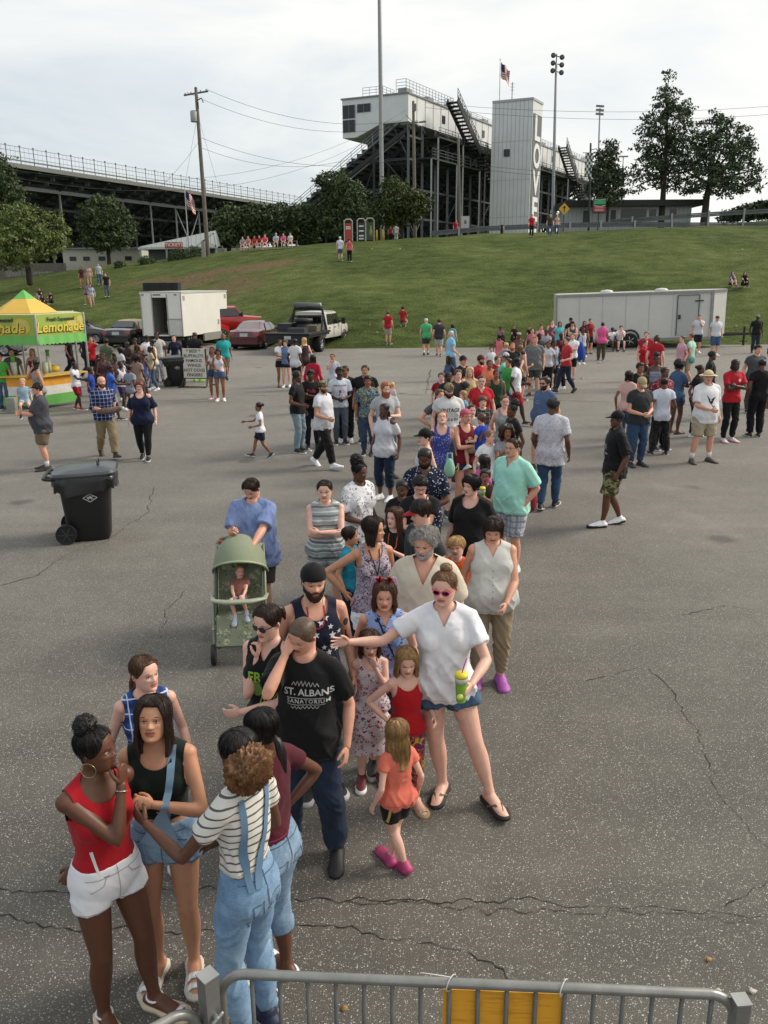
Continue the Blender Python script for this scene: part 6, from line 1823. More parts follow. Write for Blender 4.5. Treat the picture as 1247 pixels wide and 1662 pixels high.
def build_vehicles():
 sedan('dark red saloon parked between the box truck and the flatbed truck',-7.05,47.4,9,'#4c0a12')
 sedan('black convertible with a tan soft top parked behind the crowd of children',-14.6,49.6,8,'#121416',roofc='#9a8d72')
 sedan('black saloon parked side on, right behind the lemonade stand',-18.6,51.0,82,'#17191c')
 sedan('silver grey saloon seen side on through the lemonade stand',-20.5,43.0,84,'#777a7d')
 r=empty('pickup_truck',(-9.9,53.2,.3),-R(60));tag(r,'bright red pickup truck half hidden behind the white box truck','truck')
 pm=mat('#a3101a',.3,.1,coat=.8,var=.03,name='red_paint')
 loft_body('body',[(-2.6,.5,1.15,1.15,.92,.85),(-.9,.4,1.18,1.2,.95,.88),(-.7,.4,1.18,1.75,.95,.7),(.5,.4,1.18,1.78,.95,.7),(1.0,.4,1.15,1.22,.95,.8),(2.5,.45,1.05,1.08,.9,.8),(2.6,.5,.9,.9,.8,.7)],pm,r)
 for s in(1,-1):
  quadp('side_window',[(s*.93,-.6,1.2),(s*.93,.85,1.2),(s*.76,.5,1.66),(s*.76,-.55,1.66)][::s],GLASS(),r)
  for y in(-1.7,1.7):wheel(r,(s*.85,y,.40),.40,.25)
  mb=MB();mb.box((s*1.08,.75,1.28),(.16,.08,.26));mb.build('mirror',mat('#202224',.5),r)
 mb=MB();mb.box((.2,-1.7,1.4),(.5,.8,.5));mb.box((-.3,-1.4,1.35),(.4,.5,.4));mb.build('cargo',mat('#1c1e20',.7),r)
 az=math.degrees(math.atan2(.262,.965));r=empty('box_truck',(-10.69-1.2,45.5+.33,0.006),-R(az));tag(r,'white box truck with its rear door open onto a dark interior','truck')
 wm=mat('#d8d7d0',.4,var=.04,scale=1.2,name='white_panel');W_,L_,z0,z1=2.45,4.5,.72,2.98
 mb=MB()
 mb.box((W_/2-.02,L_/2,(z0+z1)/2),(.04,L_,z1-z0));mb.box((-W_/2+.02,L_/2,(z0+z1)/2),(.04,L_,z1-z0));mb.box((0,L_-.02,(z0+z1)/2),(W_-.08,.04,z1-z0));mb.box((0,L_/2,z0+.03),(W_-.08,L_-.08,.06))
 mb.box((0,.02,0.5*(z0+z1)),(.001,.001,.001));mb.build('side_wall',wm,r)
 mb=MB();mb.box((0,L_/2+.5,z1+.03),(W_+.06,L_+1.06,.08));mb.build('roof',mat('#b5b4ae',.5),r)
 mb=MB();mb.prism([(-W_/2,L_+.003,2.0),(-W_/2,L_+.95,2.0),(-W_/2,L_+1.0,2.15),(-W_/2,L_+1.0,z1),(-W_/2,L_+.003,z1)],(0,0,0),(W_,0,0));mb.build('overcab_box',wm,r)
 mb=MB();mb.box((-.865,.0,1.83),(.67,.05,2.2));mb.box((.80,0,2.28),(.82,.05,1.30));mb.box((-.02,0,2.86),(2.44,.06,.22));mb.build('rear_wall',wm,r)
 mb=MB();mb.box((.80,0,1.20),(.80,.05,.84));mb.build('hatch',mat('#bdbdb8',.4),r)
 mb=MB();
 for x in(-1.2,-.53,.38,1.2):mb.box((x,-.02,1.83),(.05,.07,2.22))
 mb.box((.8,-.03,1.63),(.8,.05,.04));mb.build('frame',mat('#93938e',.5,.2),r)
 mb=MB();mb.box((.30,.28,1.78),(.05,.5,2.05),rz=.1);mb.build('door',wm,r)
 for x in(-1.05,-.35,-.2,-.05,.9):mb=MB();mb.box((x,-.045,2.89),(.14,.03,.05));mb.build('marker_light',mat('#2b1210',.3),r)
 mb=MB();mb.box((.0,1.2,1.5),(.9,.5,1.3));mb.box((-.2,2.2,1.9),(1.2,.5,1.4));mb.build('shelving',mat('#2c2926',.8),r)
 mb=MB();mb.box((.22,.4,1.30),(.30,.03,.42));ps=mb.build('notice',mat('#c6c2bb',.6),r);mb=MB();mb.box((.22,.38,1.2),(.26,.02,.18));mb.build('printed_band',mat('#8a3a30',.6),ps)
 mb=MB();mb.box((-.15,.5,z1+.32),(2.1,.35,.42));
 for x in(-.85,-.15,.55):mb.box((x,.31,z1+.32),(.03,.02,.44))
 mb.build('roof_rack_screen',mat('#1d1f20',.8),r)
 mb=MB();mb.box((W_/2+.01,3.4,.55),(.1,2.2,.42));mb.build('side_skirt',mat('#85857f',.5),r)
 mb=MB();mb.box((0,.1,.58),(2.3,.15,.12));mb.box((.0,2.6,.55),(.9,5.0,.2));mb.build('chassis',mat('#1a1b1c',.8),r)
 mb=MB();mb.box((W_/2+.012,.25,2.72),(.02,.2,.24));mb.box((W_/2+.012,L_+.75,2.72),(.02,.2,.24));mb.box((W_/2+.012,L_-.25,1.3),(.02,.16,.28));mb.build('side_lamp',mat('#9a9890',.5),r)
 for s in(1,-1):
  wheel(r,(s*.95,.95,.42),.42,.4,'#6b6b68');wheel(r,(s*.95,5.3,.42),.42,.26,'#6b6b68')
 loft_body('cab',[(4.6,.45,1.0,1.5,.75,.6),(5.3,.45,1.0,1.6,.77,.6),(5.8,.45,1.0,1.1,.77,.65),(6.8,.5,.9,.92,.7,.6),(6.9,.55,.8,.8,.6,.5)],pm,r)
 r=empty('flatbed_truck',(-3.5-.95,43.3,.006),-R(15));tag(r,'white crew cab truck with a black flatbed carrying drums and boxes','truck')
 wp=mat('#cfcdc6',.3,.0,coat=.7,var=.03,name='white_paint');bk=mat('#17181a',.6,var=.2,name='black_steel')
 cb=loft_body('cab',[(2.05,.62,1.28,1.95,.98,.80),(2.15,.60,1.28,1.97,.99,.80),(4.05,.58,1.28,1.97,.99,.80),(4.75,.58,1.26,1.36,.99,.86),(4.85,.58,1.26,1.30,.99,.86),(5.85,.6,1.20,1.24,.96,.84),(6.0,.66,1.0,1.02,.88,.8)],wp,r)
 for s in(1,-1):
  quadp('side_window',[(s*.965,2.35,1.30),(s*.965,3.15,1.30),(s*.855,3.15,1.84),(s*.855,2.42,1.84)][::s],GLASS(),r)
  quadp('side_window',[(s*.965,3.28,1.30),(s*.965,4.50,1.30),(s*.855,4.05,1.84),(s*.855,3.28,1.84)][::s],GLASS(),r)
  mb=MB();mb.box((s*1.2,4.3,1.42),(.2,.1,.34));mb.bar((s*.95,4.3,1.42),(s*1.2,4.3,1.42),.04);mb.build('mirror',bk,r)
  mb=MB();mb.box((s*1.0,2.5,1.13),(.03,.18,.04));mb.box((s*1.0,3.45,1.13),(.03,.18,.04));mb.build('door_handle',bk,r)
  mb=MB();mb.bar((s*.998,3.21,.7),(s*.998,3.21,1.28),.012,.02);mb.bar((s*.998,4.55,.75),(s*.998,4.55,1.24),.012,.02);mb.build('door_seam',bk,cb)
  wheel(r,(s*.92,5.1,.40),.40,.26);wheel(r,(s*.95,.75,.40),.40,.42)
  mb=MB();mb.tube([(s*.97,5.1+.47*math.cos(a),.42+.47*math.sin(a))for a in np.linspace(.1,3.04,12)],.035,6);mb.build('wheel_arch',bk,r)
  mb=MB();mb.box((s*.72,6.0,.98),(.3,.06,.22));mb.build('headlight',mat('#c5c8ca',.1),r)
 quadp('windscreen',[(.86,4.77,1.33),(-.86,4.77,1.33),(-.74,4.10,1.90),(.74,4.10,1.90)],GLASS(),r)
 quadp('rear_window',[(-.7,2.04,1.36),(.7,2.04,1.36),(.66,2.04,1.80),(-.66,2.04,1.80)],GLASS(),r)
 mb=MB();mb.box((0,.35,1.0),(2.42,3.3,.10));mb.box((0,.35,.9),(2.3,3.2,.12));mb.box((0,-1.26,.78),(2.3,.08,.45));mb.build('flatbed',bk,r)
 mb=MB();mb.box((.05,-1.31,.84),(.36,.02,.16));mb.build('number_plate',mat('#b9b9b4',.5),r)
 mb=MB()
 for x in(-1.0,1.0):mb.bar((x,1.95,1.05),(x*.78,1.95,2.1),.10);mb.bar((x,1.1,1.05),(x*.85,1.95,1.9),.08)
 mb.bar((-.78,1.95,2.1),(.78,1.95,2.1),.1);mb.bar((-.85,1.95,1.75),(.85,1.95,1.75),.06)
 for x in(-.5,-.25,0,.25,.5):mb.bar((x,1.95,1.3),(x,1.95,1.75),.03)
 mb.build('headache_rack',bk,r)
 mb=MB();mb.lathe([(0,-.75),(.17,-.75),(.17,.75),(0,.75)],16,axis='X',c=(0,1.95,2.28));mb.build('light_bar',mat('#5b5e60',.3,.6),r,True)
 mb=MB();mb.lathe([(0,0),(.48,0),(.48,.22),(.36,.26),(.36,.42),(.48,.46),(.48,.62),(0,.62)],20,c=(.1,.9,1.06));mb.build('drum',mat('#202122',.6),r,True)
 mb=MB();mb.box((-.7,.8,1.25),(.7,1.4,.4));mb.build('tool_box',mat('#2a2c2d',.5),r);mb=MB();mb.box((.75,.6,1.2),(.55,.6,.3));mb.build('crate',mat('#5a5546',.7),r)
 mb=MB();mb.box((.2,-.2,1.15),(.9,.6,.22));mb.build('toolbox_lid',mat('#3c3e40',.5),r)
 mb=MB();mb.box((0,2.0,.66),(.8,7.2,.2));mb.build('chassis',bk,r)
 a,b=Vector((9.35,45.5,0)),Vector((18.15,44.3,0));d=b-a;L=d.length;azr=math.atan2(d.y,d.x)
 r=empty('enclosed_trailer',(a.x,a.y,-.02),azr);r.rotation_euler=(0,-R(1.6),azr);tag(r,'long white enclosed trailer with a side door, parked across the foot of the bank','trailer')
 tw=mat('#c0c0bc',.45,var=.06,scale=.9,name='trailer_panel');zt=2.72
 mb=MB();mb.prism([(0,0,.32),(L-.9,0,.32),(L,.9,.32),(L,1.5,.32),(L-.9,2.4,.32),(0,2.4,.32)],(0,0,0),(0,0,zt-.32));bd=mb.build('body',tw,r)
 mb=MB()
 for x in np.arange(1.2,L-.8,1.2):mb.box((x,-.008,(zt+.42)/2),(.035,.012,zt-.5))
 mb.build('panel_seams',mat('#aeaeab',.5),bd)
 mb=MB();mb.bar((-.02,-.03,zt-.02),(L-.9,-.03,zt-.02),.07,.12);mb.bar((-.02,-.03,.33),(L-.9,-.03,.33),.06,.14);mb.bar((0,-.03,.42),(0,-.03,zt),.08,.05);mb.bar((L-.92,-.03,.42),(L-.92,-.03,zt),.14,.08);mb.bar((L-.9,-.02,zt),(L,.88,zt),.07,.12);mb.build('trim',mat('#8b8c8b',.35,.5),r)
 mb=MB();mb.prism([(0,0,zt),(L-.9,0,zt),(L,.9,zt),(L,1.5,zt),(L-.9,2.4,zt),(0,2.4,zt)],(0,0,0),(0,0,.07));mb.build('roof',mat('#b9b8b4',.5),r)
 for x in(L*.30,L*.62):mb=MB();mb.lathe([(.36,0),(.34,.08),(.25,.14),(0,.17)],16,c=(x,.8,zt+.06));mb.build('roof_vent',mat('#c5c4be',.5),r,True)
 x0,x1=L*.70,L*.822
 mb=MB();mb.box(((x0+x1)/2,-.02,1.52),(x1-x0,.03,2.05));dr=mb.build('door',mat('#a9aaa8',.45,var=.05),r)
 mb=MB()
 for p in(((x0,-.045,.5),(x0,-.045,2.55)),((x1,-.045,.5),(x1,-.045,2.55)),((x0,-.045,2.55),(x1,-.045,2.55))):mb.bar(*p,.05,.03)
 mb.build('door_frame',mat('#5f6264',.5,.4),dr)
 mb=MB();mb.box((x0+.12,-.06,1.45),(.12,.05,.22));mb.box((x1-.0,-.07,2.25),(.42,.05,.06));mb.box((x1+.02,-.07,.75),(.22,.05,.06));mb.build('latch',mat('#2a2c2d',.5),dr)
 for k,x in enumerate((L*.435,L*.345)):
  w=wheel(r,(0,0,0),.39,.22,'#b5b7b8');w.rotation_euler=(0,0,math.pi/2);w.location=(x,-.06,.40-.028*x)
  mb=MB();mb.tube([(x+.46*math.cos(a_),-.06,.38+.46*math.sin(a_))for a_ in np.linspace(.05,3.09,14)],.045,6,0,1.0);mb.build('wheel_arch',mat('#1d1e1f',.6),r)
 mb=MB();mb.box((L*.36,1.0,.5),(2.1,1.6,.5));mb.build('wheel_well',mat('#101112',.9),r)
 mb=MB();mb.bar((L-.6,.5,.42),(L+1.5,1.2,.42),.1,.12);mb.bar((L-.6,1.9,.42),(L+1.5,1.2,.42),.1,.12);mb.box((L+1.1,1.2,.3),(.09,.09,1.0));mb.box((L+1.1,1.2,-.0+.03),(.35,.25,.05));mb.build('tow_bar',bk,r)
build_vehicles()
def build_stall():
 c0=at(62,560,24.2);S=1.72;K=Vector((c0.x,24.2,0));ctr=K+Vector((-S/2,S*.866,0))
 r=empty('lemonade_stand',(ctr.x,ctr.y,.006));tag(r,'six sided lemonade stand with a yellow and green canopy and striped counters','food stand')
 hexp=[(S*math.cos(R(a)),S*math.sin(R(a)))for a in(-120,-60,0,60,120,180)]
 yel,grn,wht,org=mat('#cfa94a',.6,name='yellow_canvas',var=.04),mat('#62a850',.6,name='green_canvas',var=.05),mat('#cfcdc6',.7,name='white_canvas'),mat('#d8952b',.6,name='orange_canvas')
 zb,zt=2.10,2.70
 pr=.98;V=[];
 for rad,z in((pr,2.72),(.72,2.9),(.35,3.12),(.02,3.38)):
  V+=[(rad*math.cos(R(a)),rad*math.sin(R(a)),z)for a in(-120,-60,0,60,120,180)]
 F=[(k*6+i,k*6+(i+1)%6,(k+1)*6+(i+1)%6,(k+1)*6+i)for k in range(3)for i in range(6)];M=[0]*12+[1]*6
 link(bpy.data.objects.new('canopy',mk_mesh('canopy',V,F,[yel,grn],M,False)),r)
 mb=MB();mb.prism([(x*.97,y*.97,2.66)for x,y in hexp],(0,0,0),(0,0,.05));mb.build('roof',mat('#b9b58c',.7),r)
 for i in range(6):
  p,q=np.array(hexp[i]),np.array(hexp[(i+1)%6]);d=(q-p)/S;nrm=np.array((d[1],-d[0]))
  Pt=lambda u,z,o=0:(p[0]+d[0]*u+nrm[0]*o,p[1]+d[1]*u+nrm[1]*o,z)
  front=i in(0,1,5)
  mb=MB();mb.prism([Pt(.03,zb),Pt(S-.03,zb),Pt(S-.03,zt),Pt(.03,zt)],(0,0,0),tuple(-nrm*.03)+(0,))
  bc=mat('#94a94a',.5,var=.06,scale=3,name='banner_vinyl')
  bn=mb.build('banner',bc,r)
  if i in(0,1):
   mb=MB()
   for(u,z,rr,cc)in((1.30,2.36,.26,0),(1.58,2.50,.16,0))if i==1 else((1.30,2.38,.27,0),(.5,2.3,.3,0)):
    n=22;V=[Pt(u,z,.012)]+[Pt(min(S-.05,max(.05,u+rr*math.cos(a))),min(zt-.03,max(zb+.03,z+rr*math.sin(a)*.85)),.012)for a in np.linspace(0,6.28,n,endpoint=False)]
    mb.add(V,[(0,1+k,1+(k+1)%n)for k in range(n)],0)
    V=[Pt(u,z,.016)]+[Pt(min(S-.05,max(.05,u+rr*.8*math.cos(a))),min(zt-.03,max(zb+.03,z+rr*.68*math.sin(a))),.016)for a in np.linspace(0,6.28,n,endpoint=False)]
    mb.add(V,[(0,1+k,1+(k+1)%n)for k in range(n)],1)
   mb.build('printed_lemons',[mat('#c9b13c',.5),mat('#bdb866',.5)],bn)
   def word(t,u,z,size,cm,o,bold=.01,shear=0.0):
    M=Matrix(((d[0],0,nrm[0],0),(d[1],0,nrm[1],0),(0,1,0,0),(0,0,0,1)));M.translation=Vector(Pt(u,z,o));slab('lettering',text_poly(t,size,bold=bold,shear=shear),.006,cm,M,bn)
   cu=.82 if i==1 else.55
   word('Fresh Squeezed',cu+.05,2.56,.155,mat('#1d2410',.5),.026,.02)
   word('Lemonade',cu+.012,2.318,.40,mat('#3a3d10',.5),.022,.034,.2);word('Lemonade',cu,2.33,.40,mat('#d3c04a',.5),.034,.02,.2)
  V,F=[],[]
  n=24
  for k in range(n+1):
   u=S*k/n;sag=.22+.035*abs(math.sin(k*math.pi/2));V+=[Pt(u,zb+.01,.02),Pt(u,zb-sag,.05+.02*math.sin(k*1.3))]
  F=[(2*k,2*k+2,2*k+3,2*k+1)for k in range(n)]
  link(bpy.data.objects.new('valance',mk_mesh('valance',V,F,[grn])),r)
  mb=MB();mb.tube([Pt(0,.0),Pt(0,2.7)],.035,8);mb.build('post',mat('#9b9d98',.4,.4),r,True)
  if front:
   mb=MB()
   for k,(za,zc)in enumerate(((.66,.93),(.40,.66),(.10,.40))):
    mb.prism([Pt(.12,za,-.10),Pt(S-.12 if i!=1 else S*.75,za,-.10),Pt(S-.12 if i!=1 else S*.75,zc,-.10),Pt(.12,zc,-.10)],(0,0,0),tuple(-nrm*.05)+(0,),k)
   mb.build('counter_skirt',[org,wht,grn],r)
   mb=MB();mb.prism([Pt(.05,.93,0),Pt(S-.05,.93,0),Pt(S-.05,.93,-.5),Pt(.05,.93,-.5)],(0,0,0),(0,0,.04));mb.build('counter',mat('#c2a24a',.5),r)
 def good(name,label,px,py,z,prof,cm,Yd,sm=None):
  q=at(px,py,Yd);mb=MB();mb.lathe(prof,14);o=mb.build(name,cm,None,True,loc=(q.x,q.y,z+.976));tag(o,label,name.replace('_',' '))
  return o
 cup=lambda s:[(0,0),(.045*s,0),(.06*s,.18*s),(0,.18*s)]
 good('paper_roll','tall white paper towel roll on the left counter',23,600,0,[(0,0),(.09,0),(.09,.36),(0,.36)],mat('#cfcfca',.8),24.75)
 good('cup_stack','white stack of cups at the left edge of the left counter',2,600,0,[(0,0),(.08,0),(.09,.33),(0,.33)],mat('#c9c7bd',.7),24.7)
 good('pitcher','magenta pitcher between the white rolls on the counter',10,600,0,[(0,0),(.1,0),(.11,.3),(.08,.3),(0,.28)],mat('#8a2f86',.3),24.7)
 good('cup_stack','short white stack of cups behind the magenta pitcher',16,600,0,[(0,0),(.07,0),(.08,.24),(0,.24)],mat('#d0cec8',.7),24.9)
 good('lemonade_cup','green topped lemonade cup above the paper roll',22,590,.36,cup(1.1),mat('#6fae3d',.4),24.75)
 good('cup_stack','tall white stack of cups on the right counter',80,595,0,[(0,0),(.06,0),(.07,.5),(0,.5)],mat('#cfcdc4',.7),25.2)
 good('cup_stack','pale green stack of cups on the right counter',74,596,0,[(0,0),(.07,0),(.08,.33),(0,.33)],mat('#b6c29a',.7),25.0)
 good('lemonade_cup','small green cup standing on the tallest cup stack',79,590,.5,cup(1.0),mat('#5f9e3d',.4),25.2)
 good('lemon_bag','yellow bag of lemons on the right counter',88,600,0,[(0,0),(.16,.02),(.18,.12),(.1,.2),(0,.22)],mat('#d0a827',.5),25.4)
 q=at(20,660,23.6);mb=MB();mb.box((0,0,.22),(.26,.2,.44));o=bevel(mb.build('waste_box',mat('#85887f',.6),None,loc=(q.x,q.y,.006)),.015);tag(o,'small grey box on the ground before the lemonade stand counter','box')
 q=at(95,640,25.2);mb=MB();mb.box((0,0,.62),(.42,.03,.5));mb.box((0,.02,.3),(.05,.05,.6));o=mb.build('menu_board',mat('#6fa088',.5),None,loc=(q.x-.25,q.y-.35,.006));tag(o,'green and blue menu board leaning on the right counter','sign')
 mb=MB();mb.box((0,-.02,.50),(.34,.012,.14));mb.box((0,-.02,.78),(.34,.012,.05));mb.build('price_panel',mat('#c29a3a',.5),o)
build_stall()
def build_bins():
 def wbin(label,X,Y,rz,S=1.0,logo=True):
  r=empty('wheeled_bin',(X,Y,.006),rz);r.scale=(.95,)*3;tag(r,label,'bin','black wheeled bins');bk=mat('#111314',.45,var=.15,scale=5,name='black_plastic')
  V=[];prof=[(0.0,-.24,.33,.25),(.05,-.26,.35,.27),(.60,-.31,.39,.31),(.80,-.325,.41,.325),(.805,-.36,.44,.35),(.95,-.38,.46,.36),(1.0,-.39,.47,.37)]
  n=24
  for z,x0,x1,w in prof:
   cx,hx=(x0+x1)/2,(x1-x0)/2
   for i in range(n):
    a=2*math.pi*i/n;ca,sa=math.cos(a),math.sin(a);V.append((cx+hx*np.sign(ca)*abs(ca)**.42,w*np.sign(sa)*abs(sa)**.42,z))
  F=[(k*n+i,k*n+(i+1)%n,(k+1)*n+(i+1)%n,(k+1)*n+i)for k in range(len(prof)-1)for i in range(n)]+[list(range(n))[::-1],list(range((len(prof)-1)*n,len(prof)*n))]
  mb=MB();mb.add(V,F);b=mb.build('body',bk,r,True);smooth_edges(b,30)
  V=[];m=96;RZ=[1.03,1.0,.95,.90,.86]
  for k,z in enumerate(RZ):
   for i in range(m):
    a=2*math.pi*i/m;ca,sa=math.cos(a),math.sin(a);nn=vnoise(np.array([[ca*6+9,sa*6+9,z*7+S]]))[0];o=.012+.045*(nn)*(k>0)
    V.append((.04+(.435+o)*np.sign(ca)*abs(ca)**.42,(.365+o)*np.sign(sa)*abs(sa)**.42,z-(.10*nn+.05*math.sin(a*3+1))*(k/4)))
  F=[(k*m+i,k*m+(i+1)%m,(k+1)*m+(i+1)%m,(k+1)*m+i)for k in range(4)for i in range(m)]
  mb=MB();mb.add(V,F);mb.build('bin_liner',mat('#1b1d1e',.22,name='bin_bag',bmp=.3,scale=8),r,True)
  lm=mat('#3c4042',.28,var=.2,scale=4,name='lid_plastic')
  V=[];
  for k,(s,z)in enumerate(((1.0,1.02),(1.03,1.05),(.97,1.085),(.70,1.12),(.3,1.13))):
   for i in range(n):
    a=2*math.pi*i/n;ca,sa=math.cos(a),math.sin(a);V.append((.05+.47*s*np.sign(ca)*abs(ca)**.4,.40*s*np.sign(sa)*abs(sa)**.4,z+.02*(ca)))
  F=[(k*n+i,k*n+(i+1)%n,(k+1)*n+(i+1)%n,(k+1)*n+i)for k in range(4)for i in range(n)]+[list(range(4*n,5*n)),list(range(n))[::-1]]
  mb=MB();mb.add(V,F);ld=mb.build('lid',lm,r,True);smooth_edges(ld,25)
  mb=MB();mb.tube([(.25,-.12,1.13),(.25,-.12,1.20),(.25,.10,1.20),(.25,.10,1.13)],.012,6);mb.build('lid_handle',bk,ld,True)
  mb=MB();mb.tube([(-.40,-.34,1.0),(-.48,-.34,1.01),(-.51,-.30,1.01),(-.51,.30,1.01),(-.48,.34,1.01),(-.40,.34,1.0)],.024,8);
  for y in(-.15,.15):mb.bar((-.42,y,.99),(-.51,y,1.01),.05,.03)
  mb.build('handle',bk,r,True)
  for s in(-1,1):
   mb=MB();mb.lathe([(.05,-.035),(.12,-.03),(.15,-.04),(.152,.04),(.12,.03),(.05,.035)],28,axis='Y',c=(-.27,s*.335,.152));w=mb.build('wheel',mat('#141516',.7),r,True);smooth_edges(w,30)
   mb=MB()
   for k in range(6):a=k*math.pi/3;mb.bar((-.27,s*.365,.152),(-.27+.12*math.cos(a),s*.365,.152+.12*math.sin(a)),.02,.02)
   mb.lathe([(0,-.03),(.03,-.03),(.03,.03),(0,.03)],10,axis='Y',c=(-.27,s*.365,.152));mb.build('hub',mat('#2a2c2e',.5),w)
  mb=MB();mb.bar((-.27,-.33,.152),(-.27,.33,.152),.03);mb.build('axle',mat('#3c3e40',.5,.5),r)
  if logo:
   lg=mat('#c9cbcb',.6);mb=MB();cx,cz,y=.12,.70,-.352
   pts=[(cx-.10,cz),(cx,cz-.062),(cx+.10,cz),(cx,cz+.062)]
   for a,b_ in zip(pts,pts[1:]+pts[:1]):mb.bar((a[0],y,a[1]),(b_[0],y,b_[1]),.008,.008,up=(0,1,0))
   o=mb.build('emblem',lg,b)
   for t,x,z,sz in(('F',cx-.032,cz,.05),('A',cx,cz+.004,.085),('C',cx+.034,cz,.05)):
    M=Matrix(((1,0,0,x),(0,0,-1,y-.004),(0,1,0,z),(0,0,0,1)));slab('emblem_letter',text_poly(t,sz,bold=.015),.003,lg,M,b)
   mb=MB();mb.box((-.30,-.352,.83),(.05,.006,.02));mb.build('sticker',lg,b)
  return r
 p=hit(132,880);wbin('large black wheeled bin standing alone on the open asphalt, lid closed',p.x+.02,p.y+.25,R(14))
 p=hit(283,628);wbin('black wheeled bin beside the white menu sign, by the box truck',p.x,p.y+.3,R(8),2.0)
 p=hit(318,628);r=empty('menu_sign',(p.x,p.y,.006),R(-8));tag(r,'white menu sign on a black fold out stand next to the bin','sign')
 mb=MB();mb.box((0,0,.82),(.80,.04,1.02));b=mb.build('board',mat('#c9c8c2',.6,var=.04),r)
 for i,t in enumerate(('* BEEF *',"BUFFALO'S",'FAMOUS','WINGS','HOT DOGS','FINGERS')):
  M=Matrix(((1,0,0,0),(0,0,-1,-.024),(0,1,0,1.24-i*.165),(0,0,0,1)));slab('lettering',text_poly(t,.15,bold=.012),.004,mat('#20211f',.7),M,b)
 mb=MB()
 for s in(-1,1):mb.tube([(s*.43,.02,1.3),(s*.44,.05,.35),(s*.47,-.15,.05),(s*.47,-.38,.03)],.03,8);mb.tube([(s*.44,.05,.35),(s*.50,.30,.05),(s*.6,.42,.03)],.03,8)
 mb.bar((-.47,-.36,.04),(.47,-.36,.04),.05,.04);mb.bar((-.44,.03,.3),(.44,.03,.3),.05,.04);mb.build('stand',mat('#161718',.6),r,True)
build_bins()
def build_barriers():
 gal=mat('#8b8b87',.38,.55,.18,9,name='galvanised_tube',bmp=.06);gd=mat('#5f5f5c',.45,.5,.2,9,name='galvanised_bar')
 def rp(px,py,z):return hit(px,py,z)
 a,b=rp(372,1582,1.10),rp(1195,1617,1.10)
 r=empty('crowd_barrier',(a.x,a.y,.006));tag(r,'silver crowd barrier with upright bars and an orange yellow panel','barrier')
 d=(b-a);d.z=0;L=d.length;u=d/L
 T=lambda s,z,o=0:(u.x*s-u.y*o,u.y*s+u.x*o,z)
 mb=MB();cr=.10;pts=[T(-.035,.22),T(-.035,1.10-cr)]+[T(-.035+cr-cr*math.cos(t),1.10-cr+cr*math.sin(t))for t in np.linspace(.2,1.5,6)]+[T(L-cr+cr*math.sin(t),1.10-cr+cr*math.cos(t))for t in np.linspace(.07,1.4,6)]+[T(L,1.10-cr),T(L,.22)]
 mb.tube(pts,.0195,12,cap=False);mb.tube([T(-.035,.22),T(L,.22)],.0195,12,cap=False);mb.build('frame',gal,r,True)
 nb=17
 for i in range(nb):
  s=L*(i+.8)/(nb+.6);mb=MB();mb.tube([T(s,.22),T(s,1.09)],.0085,10,cap=False);mb.build('upright_bar',gd,r,True)
 for s in(.25,L-.25):mb=MB();mb.tube([T(s,.22),T(s,.04),T(s,.012,.28)],.018,8);mb.tube([T(s,.04),T(s,.012,-.28)],.018,8);mb.build('foot',gal,r,True)
 p0,p1=rp(719,1600,1.07),rp(917,1606,1.07);s0=(p0-a).dot(u);s1=(p1-a).dot(u)
 m,nt,ns,ls,bs=nodes_mat('yellow_panel');v=objco(nt);n1=noise(nt,v,5,4,.6);wv=objco(nt,(3,3,34));n2=noise(nt,wv,3.0,3,.5)
 ls.new(mixc(nt,ramp(nt,math_(nt,'MULTIPLY',n2,n1),[(.26,(0,0,0)),(.36,(.30,.30,.30))]),lin('#e3a22c'),lin('#7a4a14')),bs.inputs['Base Color']);bs.inputs['Roughness'].default_value=.5
 mb=MB();mb.prism([T(s0,.50,.014),T(s1,.50,.014),T(s1,1.055,.014),T(s0,1.055,.014)],(0,0,0),(0,.003,0));mb.build('panel',m,r)
 for s in(s0+.03,s1-.01):
  mb=MB();mb.tube([T(s+.018*math.cos(t),1.1+.028*math.sin(t)-.0,.0+.03*math.cos(t*1))for t in np.linspace(0,6.3,12)],.0025,6);mb.tube([T(s,1.125),T(s-.03,1.15,-.02),T(s-.11,1.17,-.03)]if s<(s0+s1)/2 else[T(s,1.12),T(s,1.14)],.0022,6);mb.build('cable_tie',mat('#b9bab8',.5),r,True)
 def post(label,px,py,h,w=.062,rz=.7,nm='barrier_post'):
  p=rp(px,py,h);r2=empty(nm,(p.x,p.y,.006),rz);tag(r2,label,'post','square barrier posts')
  mb=MB();mb.box((0,0,h/2),(w,w,h));mb.build('post',gal,r2);mb=MB();mb.box((0,0,h+.004),(w+.006,w+.006,.006));mb.build('cap',mat('#a3a4a2',.35,.6),r2)
  mb=MB();mb.tube([(0,-w*.5,h-.16),(0,-w*.85,h-.16)],.012,8);mb.tube([(-.02,-w*.85,h-.17),(.02,-w*.85,h-.15)],.010,6);mb.build('bolt',mat('#8d8f90',.4,.7),r2,True)
  mb=MB();mb.box((0,0,.01),(.2,.2,.012));mb.build('base_plate',gal,r2)
 post('square galvanised post with diamond cap at the left end of the barrier',337,1586,1.15,.058,.78)
 post('square galvanised post at the right end of the barrier',1203,1626,1.10,.052,.08)
 a2,b2=rp(150,1735,1.02),rp(318,1640,1.02)
 r3=empty('crowd_barrier',(b2.x,b2.y,.006));tag(r3,'silver rounded end of a second crowd barrier at the lower left','barrier')
 e=a2-b2;e.z=0;L2=2.0;u2=e.normalized();T2=lambda s,z:(u2.x*s,u2.y*s,z)
